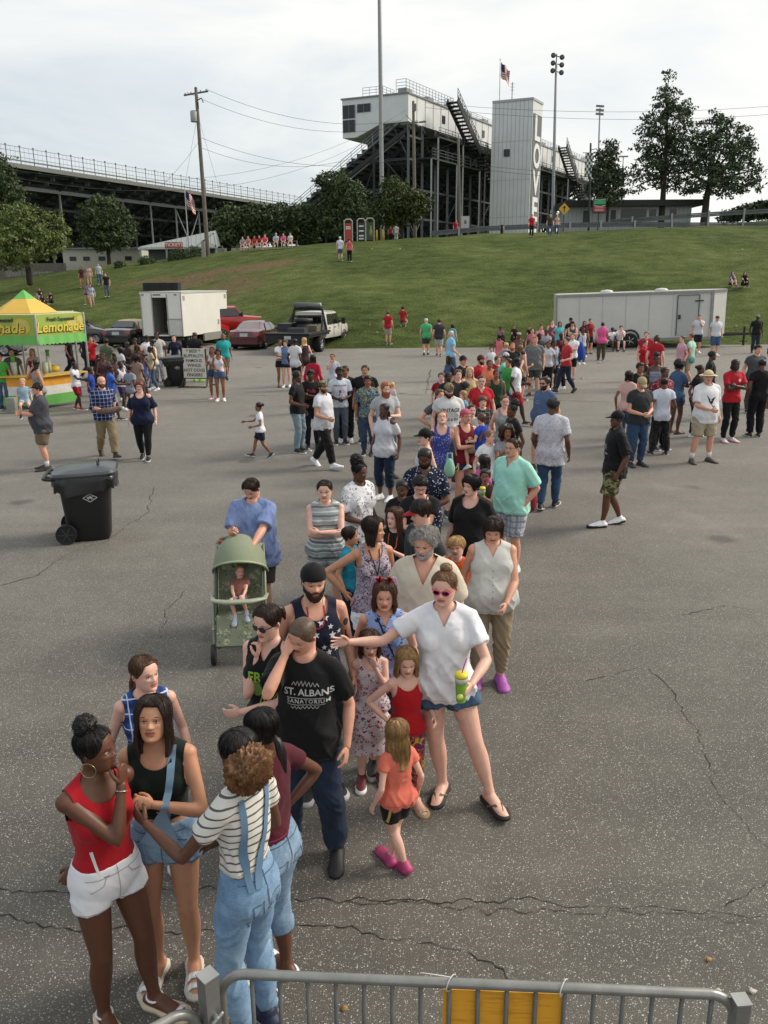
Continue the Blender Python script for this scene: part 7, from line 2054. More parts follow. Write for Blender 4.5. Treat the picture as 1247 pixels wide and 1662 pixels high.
 mb=MB();cr=.10;mb.tube([T2(0,.2),T2(0,1.04-cr)]+[T2(cr-cr*math.cos(t),1.04-cr+cr*math.sin(t))for t in np.linspace(.2,1.5,7)]+[T2(L2,1.04),T2(L2,.2)],.0195,12,cap=False);mb.tube([T2(0,.2),T2(L2,.2)],.0195,12,cap=False);mb.build('frame',gal,r3,True)
 for i in range(12):mb=MB();s=.14+i*.15;mb.tube([T2(s,.2),T2(s,1.03)],.0085,8,cap=False);mb.build('upright_bar',gd,r3,True)
 mb=MB();p=b2+Vector((0,0,0));q=rp(352,1600,.95);mb.tube([(0,0,.9),(.02,.02,.92),(.05,.03,.93)],.012,6);mb.build('hook',mat('#9c9d9b',.4,.6),r3,True)
build_barriers()
T=lambda c=WHITE,**k:('t_shirt',c,k)
K=lambda c=WHITE,**k:('tank_top',c,k)
J=lambda c=DEN,**k:('jeans',c,k)
S=lambda c='#333',L=.85,**k:('shorts',c,dict(L=L,**k))
TR=lambda c='#1c1c20',**k:('trousers',c,k)
SB,SW,SD=('shoe','#1b1b1d','#b9b9b9'),('shoe',WHITE,WHITE),('shoe','#2b2521','#2a2724')
NUDE=('sandal','#3a2a22','#2c221c')
Q1,HILL,LEFT,MID,RIGHT='people queueing through the car park','people on the grass bank','people by the food stands','people standing left of the queue','people standing right of the queue'
def band(path,w,n=10):
 V,F=[],[];P_=[np.array(p,float)for p in path];pts=[]
 for a,b in zip(P_,P_[1:]):pts+=[a+(b-a)*i/n for i in range(n)]
 pts.append(P_[-1])
 for i,p in enumerate(pts):
  d=pts[min(i+1,len(pts)-1)]-pts[max(i-1,0)];d=d/max(np.linalg.norm(d),1e-6);q=np.array((-d[1],d[0]))*w/2;V+=[tuple(p+q),tuple(p-q)]
 return V,[(2*i,2*i+1,2*i+3,2*i+2)for i in range(len(pts)-1)]
def allbvh(g):
 parts=[join([(v[1][0],v[1][1].tolist()if isinstance(v[1][1],np.ndarray)else v[1][1])])for v in g.values()]
 V,F=join(parts);return BVHTree.FromPolygons([tuple(v)for v in V],[tuple(f)for f in F])
def mark(g,key,name,polys,c,x,z,root,body=None,**k):
 """printed shapes on the shirt; key names the garment"""
 o=g[key][0]if key in g else root
 body=body if body is not None else any(q in name for q in('strap','trim','tattoo','lanyard','pocket','bib','hem'))
 return decal(name,o,allbvh(g)if body else garment_bvh(g[key]),polys,c,x,z,**k)
def words(lines,c,z0,dz,size,key='t_shirt',x=0,**k):
 def f(B,root,g,s):
  for i,t in enumerate(lines):mark(g,key,'lettering',text_poly(t,size[i]if isinstance(size,list)else size,bold=.02),c,x,B.Z(z0)-i*dz,root,**k)
 return f
def disc(r,n=14,cx=0,cy=0,sy=1):return[(cx,cy)]+[(cx+r*math.cos(a),cy+sy*r*math.sin(a))for a in np.linspace(0,6.283,n,endpoint=False)],[(0,1+i,1+(i+1)%n)for i in range(n)]
def held(B,root,nm,label,cat,build,off=(0,0,0),tilt=(0,0,0)):
 L=B.arm[nm];nn=np.cross(L['d'],L['t'])if L['sd']>0 else np.cross(L['t'],L['d'])
 p=L['W']+L['d']*.075*B.h/1.75+nn*.035+np.array(off)
 M=Matrix.Translation(root.location)@Matrix.Rotation(root.rotation_euler.z,4,'Z');wp=M@Vector(p)
 o=build(wp);o.rotation_euler=tilt;tag(o,label,cat);return o
def cup_thing(s=1.0,lid='#d8c32a',body='#79a83a',straw='#c83a8c'):
 def b(p):
  r=empty('lemonade_cup',p);mb=MB();mb.lathe([(0,-.10*s),(.034*s,-.10*s),(.046*s,.08*s),(.047*s,.10*s),(0,.10*s)],24);q=mb.build('cup',mat(body,.4,var=.2,scale=18),r,True);smooth_edges(q)
  mb=MB();mb.lathe([(.047*s,.055*s),(.0475*s,.085*s),(.046*s,.099*s)],24);mb.build('cup_rim',mat('#c9ccc4',.4),q,True)
  mb=MB();mb.lathe([(.05*s,.098*s),(.05*s,.108*s),(.045*s,.125*s),(0,.128*s)],24);mb.build('lid',mat(lid,.4),r,True)
  mb=MB();mb.lathe([(0,-.003),(.024*s,-.003),(.024*s,.003),(0,.003)],16,axis='Y',c=(-.01,-.043*s,-.045*s));mb.build('printed_lime',mat('#c6cf6a',.5),q,True)
  mb=MB();mb.tube([(0,0,.1*s),(.012*s,0,.16*s),(.035*s,0,.24*s)],.0045*s,8);mb.build('straw',mat(straw,.4),r,True)
  return r
 return b
def x_overall_front(B,root,g,s):
 Z=B.Z
 mark(g,'tank_top','overall_strap',band([(.085,Z(.845)),(.075,Z(.76)),(.045,Z(.64)),(.03,Z(.60))],.036),'#6f8ba3',0,0,root,off=.007)
 mark(g,'shorts','overall_bib',([(-.10,Z(.55)),(.035,Z(.675)),(.09,Z(.55)),(.0,Z(.53))],[(0,1,3),(1,2,3)]),'#7c97ad',0,0,root,off=.012)
 mark(g,'tank_top','button',merge_polys([disc(.006,8,0,Z(.69)),disc(.006,8,.002,Z(.65)),disc(.007,8,.012,Z(.58))]),'#8d8f90',0,0,root,off=.014)
def x_overall_back(B,root,g,s):
 Z=B.Z
 mark(g,'t_shirt','overall_strap',band([(-.085,Z(.83)),(-.02,Z(.70)),(.05,Z(.56))],.038),'#5b7894',0,0,root,off=.009,back=True)
 mark(g,'t_shirt','overall_strap',band([(.085,Z(.83)),(.09,Z(.70)),(.085,Z(.56))],.03),'#5b7894',0,0,root,off=.009,back=True)
def x_hoop(B,root,g,s):
 for sd in(-1,1):
  c=B.hc+B.Rh@np.array((sd*.36,.02,-.30))*B.hh
  mb=MB();mb.tube([c+B.Rh@np.array((0,math.cos(a),math.sin(a)))*.036 for a in np.linspace(0,6.283,22)],.0016,6,cap=False);mb.build('hoop_earring',mat('#b8a678',.25,.9),root,True)
 L=B.arm['a'];w=L['W']-L['d']*.03;mb=MB();t1=L['t'];t2=np.cross(L['d'],t1)
 mb.tube([w+(t1*math.cos(a)+t2*math.sin(a))*.026 for a in np.linspace(0,6.283,16)],.003,6,cap=False);mb.build('bracelet',mat('#b8b0a0',.3,.8),root,True)
 mark(g,'tank_top','side_stripe',band([(-.10,B.Z(.65)),(-.085,B.Z(.58)),(-.09,B.Z(.53))],.012),'#cfcfd4',0,0,root)
P('person in red scoop tank and white shorts, high bun, hand at the mouth',150,1183,1.64,48,'f','d','black','topbun',K('#a5131f',neck='scoop',hem=.55,amp=.35),S(WHITE,.30,flare=.006,loose=.004,hi=.585,amp=.4),('sandal',WHITE,'#c9b79c'),hy=38,a='mouth',b=((-.06,.10,.50),'back'),legs='relaxb',extra=x_hoop,group=Q1,w=1.03)
P('person in dark green tank and pale denim overall shorts looking up at the camera',247,1136,1.64,4,'f','t','dark','long',K('#121d19',hem=.615,neck='scoop',amp=.3),S(LDEN,.27,hi=.60,flare=.008,loose=.004),('slide',WHITE,'#c9c2b4'),hp=-16,hy=-2,a='down',b=((.0,-.12,.715),'chest',(1,.1,-.6)),extra=x_overall_front,group=Q1,Lh=.75,w=1.02)
P('person in blue plaid sleeveless shirt standing behind the other teenagers',232,1066,1.52,25,'f','p','brown','lowpony',T(('plaid','#2b4a94','#c9cfdd','#16244f'),sl=0,neck='v',loose=.012),S('#1c2233',.5),SW,hy=30,a='down',b='down',group=Q1,w=1.02)
P('person with ginger curls seen from behind in white striped tee and blue overalls',385,1186,1.70,-122,'f','d','black','pulled',T(('stripes','#d8d5cd','#5b5a58'),hem=.60,sl=.48,neck='scoop',loose=.007),J(('denim','#54779c','#9db9d0'),hi=.605,loose=.003,flare=.003),('shoe','#1c2540','#cfcfcf'),hy=-14,b=((.13,-.26,.70),'fwd',(.4,.5,-1)),a='belly',legs='stand',group=Q1,w=.88,extra=lambda B,root,g,s:(x_overall_back(B,root,g,s),(lambda pf:link(bpy.data.objects.new('curls',mk_mesh('curls',headx(B,pf[0]),pf[1],[hair_mat('bleach')])),root))(join([puff((.05,.42,-.16),.43,3,0,1.3,(1.15,.85,1.15)),frizz((.05,.42,-.16),.43,3600,random.Random(4),.0045)]))))
P('person in maroon tee with sleek dark ponytail, hand on hip, mostly hidden',424,1152,1.63,-118,'f','d','black','lowpony',T('#4c1422',hem=.585,sl=.45,loose=.006),J(LDEN,L=1.45,hi=.60,loose=.005),('slide',WHITE,WHITE),hy=-10,hp=8,a='hip',b='down',group=Q1,Lh=.8)
def x_green(B,root,g,s):
 Z=B.Z;c='#86ad35'
 mark(g,'t_shirt','lettering',text_poly('FREDDY',.088,bold=.03,sp=1.0),c,.065,Z(.728),root)
 mark(g,'t_shirt','scratch_print',merge_polys([band([(.035+i*.028,Z(.735)-i*.018),(.0+i*.022,Z(.66)-i*.01),(-.045+i*.02,Z(.60)-i*.006)],.009-i*.001,6)for i in range(4)]),c,0,0,root)
 mark(g,'t_shirt','green_print',merge_polys([disc(.05,12,-.05,Z(.685),1.2),band([(-.08,Z(.58)),(.06,Z(.575))],.022),band([(-.07,Z(.555)),(.05,Z(.55))],.012)]),'#5d8230',0,0,root)
P('person in dark sunglasses with chin on hand, black sleeveless top with green print',434,982,1.68,-22,'f','p','dark','pony',T('#131315',sl=0,neck='v',hem=.47,loose=.012,drape=.9),TR(DDEN,L=1.25,loose=.02),SB,glasses=('#141414',True),a='chin',b=((-.06,-.13,.61),'cross'),hp=12,hy=-16,legs='stand',w=1.04,extra=x_green,group=Q1,Lh=.5)
def x_albans(B,root,g,s):
 Z=B.Z;c='#b9bab6'
 mark(g,'t_shirt','lettering',text_poly('ST. ALBANS',.058,bold=.02),c,.035,Z(.735),root,yaw=R(8));mark(g,'t_shirt','lettering',text_poly('SANATORIUM',.036,bold=.01,sp=1.2),c,.035,Z(.735)-.055,root,yaw=R(8))
 mark(g,'t_shirt','crest_print',merge_polys([band([(-.10,Z(.735)-.035),(.13,Z(.735)-.035)],.003),band([(-.10,Z(.735)-.076),(.13,Z(.735)-.076)],.003)]+[band([(x,Z(.735)+.04),(x+.012,Z(.735)+.06+.012*math.cos(x*20)),(x+.024,Z(.735)+.04)],.003,3)for x in np.arange(-.07,.09,.024)]+[band([(x,Z(.735)-.085),(x+.012,Z(.735)-.10),(x+.024,Z(.735)-.085)],.003,3)for x in np.arange(-.07,.09,.024)]),c,.02,0,root)
P('person in black printed tee covering the forehead with one hand',492,1002,1.67,-14,'m','r','buzz','buzz',T('#121214',hem=.455,sl=.72,loose=.018,sleeve_flare=.02,drape=.97),J(DDEN,loose=.018,flare=.016),('boot','#161616','#101010'),a=(('h',.13,-.70,-.16),'brow',(.45,-.3,-1)),b='down',hy=-26,hp=24,ht=6,legs='wide',extra=x_albans,w=.98,belly=.02,group=Q1)
def x_stars(B,root,g,s):
 rnd=random.Random(2);L=[]
 for i in range(140):
  x,z=rnd.uniform(-.17,.17),B.Z(rnd.uniform(.50,.80));
  if all(abs(x-a)+abs(z-b)>.062 for a,b,_ in L):L.append((x,z,rnd.uniform(.020,.030)))
 mark(g,'tank_top','star_print',merge_polys([star_poly(r,rnd.uniform(-.3,.3),x,z)for x,z,r in L]),'#cfcfd2',0,0,root)
 Z=B.Z
 for sd in(-1,1):
  mark(g,'tank_top','red_trim',band([(sd*.060,Z(.832)),(sd*.058,Z(.80)),(sd*.035,Z(.765)),(0,Z(.755))],.010),'#9a1e26',0,0,root,off=.006)
  mb=MB();mb.tube([headx(B,[p])[0]for p in((sd*.345,-.02,.1),(sd*.30,-.18,-.25),(sd*.22,-.30,-.55),(sd*.2,-.32,-.68))],.003,6);mb.build('earphone_cord',mat('#c9bd98',.6),root,True)
 mark(g,'tank_top','tattoo',merge_polys([disc(.02,9,.222,Z(.74),1.6),disc(.016,8,.235,Z(.66),1.7),band([(.225,Z(.70)),(.24,Z(.62))],.012)]),'#4a4038',0,0,root,off=.002)
P('person in backwards black cap and navy tank printed with white stars',508,918,1.74,16,'m','r','dark','fade',K('#161b30',loose=.014,hem=.47,neck='tank'),S('#1d2027',.95),SB,hat=('cap','#121214','#121214',True),beard=.02,extra=x_stars,hp=6,a='down',b='down',group=Q1)
def x_tinsel(B,root,g,s):
 mb=MB();rnd=random.Random(3)
 for sd in(-1,1):
  for _ in range(90):
   c=np.array((sd*.17,-.02,.60));d=unit([rnd.gauss(0,1)for _ in range(3)]);mb.bar(headx(B,[c])[0],headx(B,[c+d*rnd.uniform(.08,.16)])[0],.004,.002,rnd.randrange(2))
  for k in range(8):
   p=[np.array((sd*(.2+.25*t+k*.012),.02+k*.012,.62+.12*math.sin(t*3.1)-t*t*.62))for t in np.linspace(0,1,8)];mb.tube(headx(B,p),.0028,5,2+(k%3))
 mb.build('tinsel_headband',[mat('#a5131f',.15,.8),mat('#6a0d16',.2,.8),mat('#9c1f2c',.5),mat('#c9ccd4',.5),mat('#3c4fa5',.5)],root)
 mark(g,'t_shirt','bag_strap',band([(-.06,B.Z(.83)),(.02,B.Z(.70)),(.11,B.Z(.55))],.012),'#191b2c',0,0,root,off=.006)
P('person wearing a red tinsel headband with ribbons and a pale blue flowered shirt',624,944,1.52,6,'f','r','brown','long',T(('print','#8fa8dc','#3c3a5c','#a33a4c'),sl=0,neck='v',hem=.50),S(DEN,.8),SB,extra=x_tinsel,hp=6,hy=-6,w=1.12,group=Q1,Lh=.6)
P('child in a red and white patterned long dress covering the mouth with one hand',600,1024,1.22,8,'f','p','brown','long',('dress',('print','#d8ccd2','#94202e','#3c3a5c',.75),dict(sl=0,neck='tank',hem=.5)),('skirt',('print','#d8ccd2','#94202e','#3c3a5c',.75),dict(skirt=(.22,.13),hi=.62)),('shoe','#5b1522',WHITE),b='mouth',hp=12,group=Q1,child=True,Lh=.6)
P('child in red camisole and brightly patterned leggings with a hand on the hip',660,1052,1.23,12,'f','p','dblond','long',('camisole','#b01620',dict(neck='strap',hem=.50,amp=.4)),('leggings',('floral','#6a2a5c','#c9a02a','#a8452a',1.6),dict(L=1.75)),('sandal','#c9b79c','#a58a68'),a='hip',b=((.14,-.06,.60),'bent'),hp=14,hy=-4,group=Q1,child=True,Lh=.8)
P('small child in coral tee and black shorts seen from behind, one leg crossed',645,1170,1.05,-150,'f','p','dblond','long',T('#d8705c',hem=.49,sl=.4),S('#141416',.62,amp=.4),('clog','#a83a6a','#8a2a5c'),legs='cross',a='down',b='down',hy=-16,hp=10,group=Q1,child=True,Lh=1.15,extra=lambda B,root,g,s:mark(g,'shorts','rainbow_stripe',merge_polys([band([(.085,B.Z(.53)),(.09,B.Z(.36))],.012)]),'#b8a05c',0,0,root,back=True))
def x_pink(B,root,g,s):
 held(B,root,'b','lemonade cup with yellow lid and pink straw held by the person in pink sunglasses','cup',cup_thing(.88),off=(0,-.01,.02))
 mark(g,'shorts','frayed_hem',merge_polys([band([(x,B.Z(.395)),(x+.004,B.Z(.378))],.004,2)for x in np.concatenate([np.arange(-.15,-.02,.012),np.arange(.03,.16,.012)])]),'#a5b0ba',0,0,root)
P('person in pink sunglasses and white v neck tee, one arm stretched out left',722,928,1.73,-6,'f','p','lbrown','highbun',T(WHITE,neck='v',hem=.475,sl=.62,loose=.014,drape=.86,sleeve_flare=.02,amp=1.3),S(('denim','#20334c','#5b7896'),.36,hi=.57,loose=.012,flare=.02),('flip','#5b544c','#1b1817'),glasses=('#cf2560',True),a=((.345,-.12,.74),'out',(.2,.3,-1),'spread'),b=((.10,-.185,.625),'fwdup',(.9,.5,-.6),'grip',(0,-.5,1)),legs=((.0,.03,.045,14,0),(.19,-.06,.045,30,0)),w=1.14,belly=.022,hp=4,hy=-14,extra=x_pink,group=Q1)
P('older person with grey wavy hair and open cream button shirt',690,858,1.75,-10,'m','r','grey','wavy',T('#cfc3b0',neck='v',vz=.755,sl=.85,hem=.45,loose=.028,sleeve_flare=.03,drape=1.02),J(),SD,hp=14,hy=-14,a='bent',b='down',w=1.04,beard=-.02,group=Q1)
P('heavyset person in white sleeveless button top and khaki trousers with purple clogs',801,840,1.60,-4,'f','r','dark','bob',T('#c9c9c4',sl=0,neck='v',hem=.465,loose=.014,drape=.9),('trousers','#8d7d66',dict(L=1.88,loose=.006,flare=.002)),('clog','#9a4f9e','#6f3a74'),w=1.3,belly=.05,hp=24,hy=-4,a='down',b=((.06,-.13,.565),'belly'),group=Q1,Lh=.7,extra=lambda B,root,g,s:mark(g,'t_shirt','buttons',merge_polys([disc(.005,7,0,B.Z(z))for z in np.arange(.54,.75,.035)]),'#4a4644',0,0,root))
P('person in purple and white floral tank with black lanyard, hand on hip, looking right',606,840,1.66,22,'f','t','dark','long',K(('floral','#b8a8b4','#4c3442','#8d8fa8'),hem=.47),S(WHITE,.5),SB,a=((.15,.0,.60),'hip',(1,.3,.1)),b='down',hy=48,group=Q1,Lh=.5,extra=lambda B,root,g,s:mark(g,'tank_top','lanyard',merge_polys([band([(-.05,B.Z(.83)),(.0,B.Z(.70))],.01),band([(.05,B.Z(.83)),(.0,B.Z(.70))],.01)]),'#1c1a1c',0,0,root,off=.006))
P('child in a teal shirt looking right beside the floral tank',568,856,1.22,70,'m','t','dark','short',T('#1f86a0',hem=.47),TR('#1d2230'),SB,hy=20,group=Q1,child=True)
P('person in grey and white striped sleeveless outfit with folded arms',527,780,1.60,4,'f','p','dark','bun',T(('irregstripes','#9aa0a0','#cfd2d2','#6b7276'),sl=0,hem=.50,drape=.92,loose=.014),S(('irregstripes','#9aa0a0','#cfd2d2','#6b7276'),.55,loose=.02),('sandal','#8a7a68','#5a4a3c'),a='cross',b='cross2',w=1.16,belly=.025,hy=-8,hp=6,group=Q1,extra=lambda B,root,g,s:mark(g,'shorts','drawstring',merge_polys([band([(0,B.Z(.57)),(.008,B.Z(.51))],.012),band([(-.01,B.Z(.57)),(-.016,B.Z(.52))],.012)]),'#cfcfcf',0,0,root))
P('large person in faded blue tee and grey shorts pushing the green stroller',408,776,1.64,-12,'m','r','dark','short',T(('tiedye','#6478a8','#8496bf'),hem=.44,sl=.85,loose=.022,sleeve_flare=.03,drape=1.05,neck='crew'),S('#4a4640',.85,loose=.02),SB,w=1.26,belly=.05,a='phone',b=((.08,-.27,.60),'fwd'),hp=34,hy=-14,group=Q1,lod=0)
P('person with a dark hair puff and glasses in a white tee printed with small figures',583,750,1.66,40,'f','d','black','afropuff',T(('print',WHITE,'#6b6f80','#9a9aa8'),hem=.44,sl=.75,loose=.022),TR('#1b1c22'),SB,glasses=('#1b1a1a',False),w=1.1,a='belly',b='down',hy=16,hp=8,group=Q1,lod=0)
P('child with long brown hair, black shirt and an orange lanyard',641,824,1.42,-20,'f','p','brown','long',T('#161618',sl=0),TR('#1a1a1c'),SB,b='chest',hy=-22,group=Q1,child=True,extra=lambda B,root,g,s:mark(g,'t_shirt','lanyard',merge_polys([band([(-.05,B.Z(.82)),(-.04,B.Z(.66))],.01),band([(.045,B.Z(.82)),(.035,B.Z(.66))],.01)]),'#b5562a',0,0,root,off=.006))
P('person in a red and black cap and dark grey tee, head turned left and smiling',684,812,1.72,-62,'m','p','dark','short',T('#2c2e33',loose=.02),J(),SB,hat=('cap','#1c1c1e','#9e1a26'),hp=14,hy=-12,group=Q1,mouth=.02)
P('person with curly black hair and glasses in a black top, looking down',682,772,1.60,6,'m','p','black','curlytop',T('#17171a'),TR(),SB,glasses=('#3a2a2a',False),hp=22,a='phone',b='mouth',group=Q1,lod=0)
P('dark haired child in black drinking from a can',653,780,1.38,-8,'m','d','black','fade',T('#16171b'),S('#1a1a1e',.8),SB,a='chest',b='mouth',hp=8,group=Q1,child=True)
P('person in navy short sleeved shirt with white dots, elbow out, looking down',690,727,1.72,-4,'m','d','black','fade',T(('dots','#151c34','#c5c9d8'),sl=.8,neck='v',hem=.45,loose=.024,sleeve_flare=.02),S('#16181f',.85),SB,a='belly',b=((.02,-.13,.60),'belly',(1,.3,-.1)),hp=24,hy=-10,beard=-.02,group=Q1,w=1.05)
P('person with short black hair and a thin headband in a loose black tee, facing left',766,772,1.62,-28,'f','p','black','bob',T('#141416',neck='scoop',hem=.43,sl=.85,loose=.024,sleeve_flare=.03),J(DDEN),SB,w=1.2,belly=.03,hy=-26,hp=4,a='down',b='down',mouth=.03,Lh=.15,group=Q1,lod=0,extra=lambda B,root,g,s:(lambda mb:(mb.tube(headx(B,[(math.sin(a)*.40,-.12,.12+math.cos(a)*.46)for a in np.linspace(-1.4,1.4,18)]),.0035,6),mb.build('headband',mat('#a5a5a8',.3,.6),root,True)))(MB()))
P('person in mint polo and grey plaid shorts with sunglasses, turned to the left',833,712,1.72,-42,'m','r','dark','thin',T('#a2dccb',sl=.85,neck='v',vz=.79,hem=.46,loose=.022,sleeve_flare=.03,drape=1.0),S(('plaid','#b9bcc0','#8d97a8','#7b8290'),.95,loose=.028),SW,w=1.1,belly=.035,a='down',b='pocket',glasses=('#8a6a4a',False),group=Q1,lod=0,hy=-8)
P('blonde child in orange shirt peeping out beside the grey haired person',742,872,1.28,-14,'m','p','blond','bowl',T('#d05a24'),S(),SW,ht=-12,hy=-8,group=Q1,child=True)
P('person in a black cap and white tank looking left, tattooed arm towards the camera',690,697,1.66,-72,'f','p','black','bun',K('#c9c9d0',loose=.008),S(DEN,.5),SB,hat=('cap','#131315','#131315'),group=Q1)
P('person in a blue starry tank top looking up',718,668,1.66,-4,'f','p','ginger','bun',K(('dots','#3c4590','#b9bcd0','#000000',.8)),S(DEN,.6),SB,hp=-24,glasses=('#8a7a6a',False),group=Q1)
P('person with a pink bandana and maroon tank carrying a child',756,664,1.68,22,'f','r','pink','pulled',K('#721626',hem=.50),S(('denim','#182230','#33475c'),.35),NUDE,hat=('scarf','#b5566a','#b5566a'),glasses=('#2a2020',False),a=((-.03,-.16,.68),'hold',(1,.2,-.6),'spread'),b='chest',hy=12,w=1.08,group=Q1)
P('child in blue tee and khaki shorts carried against the maroon tank top',781,672,1.05,-140,'m','p','brown','short',T('#1f3fa0'),S('#a08b6c',.8),SW,loc=hit(781,672,1.62)+Vector((0,-.1,0)),dz=.58,pz=.54,legs='lap',a='fwdup',b='bent',group=Q1,child=True,htop=1.62)
P('child in a white tee with a pink print, looking right',795,698,1.42,20,'f','p','lbrown','pony',T(WHITE),S(DEN,.5),SW,hy=34,group=Q1,child=True)
P('child with long black hair and a bright pink top, back half turned',787,738,1.30,120,'f','t','black','long',T('#d0569c'),S('#2a2430',.6),SW,group=Q1,child=True)
P('small dark haired child behind the yellow lidded cup',788,762,1.22,-10,'m','m','black','short',T('#3a2c2c'),S('#1a1a1c',.8),SB,b='chest',group=Q1,child=True,extra=lambda B,root,g,s:held(B,root,'b','lemonade cup with yellow lid held beside the mint polo shirt','cup',cup_thing(1.1,straw='#8a3aa5')))
P('child with a big bush of curly dark hair in a grey tee',824,690,1.50,0,'f','m','dark','curly',T('#8b8d92'),J(),SB,a='fwdup',group=Q1,child=True)
P('person with glasses and a backpack strap over a light grey tank',820,642,1.62,4,'f','p','brown','pulled',K('#8d9296'),J(),SB,glasses=('#4a2a30',False),w=1.12,group=Q1)
P('person with dark curls turned left in a black shirt with a white sleeve stripe',832,655,1.66,-70,'f','d','black','afropuff',T('#1a1b20'),TR(),SB,group=Q1)
P('round faced child with a brown bowl cut and black plaid shirt',784,643,1.50,2,'f','p','brown','bowl',T(('plaid','#1b1b1e','#8a8a8c','#3a3a3c')),J(),SB,w=1.15,group=Q1,child=True)
P('young person mostly hidden between the bandana and the bowl cut',766,657,1.50,10,'f','p','dark','pulled',T('#8b8d90'),J(),SB,group=Q1)
P('bearded person in a camo cap and white printed tee',729,622,1.80,6,'m','p','dark','short',T('#cfcfcf',loose=.018),J(),SD,hat=('cap',('camo','#5a4c3a','#8a7a5c','#2f2a22'),'#4a3f30'),beard=.05,hp=16,w=1.1,group=Q1,extra=words(['VINTAGE','PARTS & SVC'],'#1f2c3c',.73,.17,[.09,.065]))
P('blonde toddler in pale blue held beside the camo cap',752,636,.95,-60,'f','p','dblond','bob',T('#7fa8cf'),S('#7fa8cf',.5),SW,loc=hit(752,636,1.62),dz=.66,pz=.5,legs='lap',group=Q1,child=True,htop=1.62)
P('person with glasses and folded hair in a bright red v neck tee',782,610,1.70,0,'f','p','dark','pulled',T('#b5202c',neck='v',hem=.45,loose=.02),J(),SB,glasses=('#2a1c1c',False),w=1.28,group=Q1)
P('person with long wavy blonde hair and a yellow top',763,596,1.68,0,'f','p','blond','long',K('#cdbd84'),J(),SB,Lh=.6,group=Q1)
P('brown haired person holding a phone to the ear with a dark jacket',744,600,1.72,10,'m','p','brown','short',T('#3c3a3c',sl=1.8),J(),SB,b='ear',group=Q1)
P('dark skinned person half hidden beside the phone caller',728,604,1.62,20,'m','dd','black','fade',T('#2c2a2c'),J(),SB,group=Q1)
P('child in a dark red tee at the left edge of the queue',717,605,1.50,-8,'m','p','brown','short',T('#8a1824'),S('#8a1824',.8),SB,group=Q1,child=True)
P('person in charcoal tee and red shorts behind the camo cap',714,632,1.66,30,'m','r','brown','short',T('#54575c'),S('#a01a28',.8),SB,a='hip',group=Q1)
P('person in a navy cap with a red brim and black tee',752,578,1.74,40,'m','r','dark','short',T('#161619'),J(),SB,hat=('cap','#171c34','#8a1a26'),w=1.12,group=Q1)
P('person with long black braids in a denim vest and white top',729,577,1.66,-60,'f','dd','black','braids',T('#3c5578',sl=0),J(),SB,group=Q1)
P('bearded person in a red cap and red tee',781,577,1.74,40,'m','r','dark','short',T('#b52a38'),J(),SB,hat=('cap','#4a2c2c','#8a1a20'),beard=.0,group=Q1)
P('smiling person in a coral tee',795,584,1.66,6,'f','m','dark','pulled',T('#d67a5c'),TR(),SB,a='cross',group=Q1)
P('person in a white cap and mint tee with dark blue trousers, back turned',821,573,1.72,-120,'m','t','brown','short',T('#6fcdb2'),TR('#16203a'),SB,hat=('cap','#c5c5cf','#c5c5cf'),b='fwd',a='bent',group=Q1)
P('young person in red with brown hair left of the white cap',808,578,1.62,30,'m','p','brown','short',T('#a82430'),J(),SB,group=Q1)
P('person in a bright green tee mostly hidden by the mint tee',826,582,1.62,-60,'m','t','black','short',T('#3fa04c'),J(),SB,group=Q1)
P('dark skinned person in white tee and red shorts striding left',840,580,1.72,72,'m','dd','black','buzz',T(WHITE),S('#a01822',.85),SB,legs='walka',a='down',b='bent',hy=-150*0,group=Q1)
P('person with very long wavy light brown hair seen from behind',845,560,1.68,150,'f','p','lbrown','long',K('#8a8076'),S(DEN,.5),SB,Lh=1.3,group=Q1)
P('bald topped person in a plain grey tee and grey shorts with hands down',869,546,1.86,-14,'m','r','ginger','buzz',T('#6b6f70',hem=.44,loose=.024),S('#3c4240',.85),SD,w=1.12,belly=.02,group=Q1)
P('red bearded person in a dark shirt',832,556,1.76,0,'m','r','ginger','buzz',T('#2a2624'),J(),SB,beard=.03,group=Q1)
P('blonde person with a backpack facing away near the green bank',822,556,1.66,170,'f','p','blond','bun',T('#8d8790'),J(),SB,group=Q1)
P('person in a salmon pink tank top and jeans at the edge of the bank',811,542,1.62,172,'f','d','black','bun',K('#d6747c'),J(GDEN),SB,a='hip',group=Q1)
P('small child in white near the foot of the bank',798,563,1.20,0,'m','p','dark','short',T(WHITE),S('#2a2a30'),SB,group=Q1,child=True)
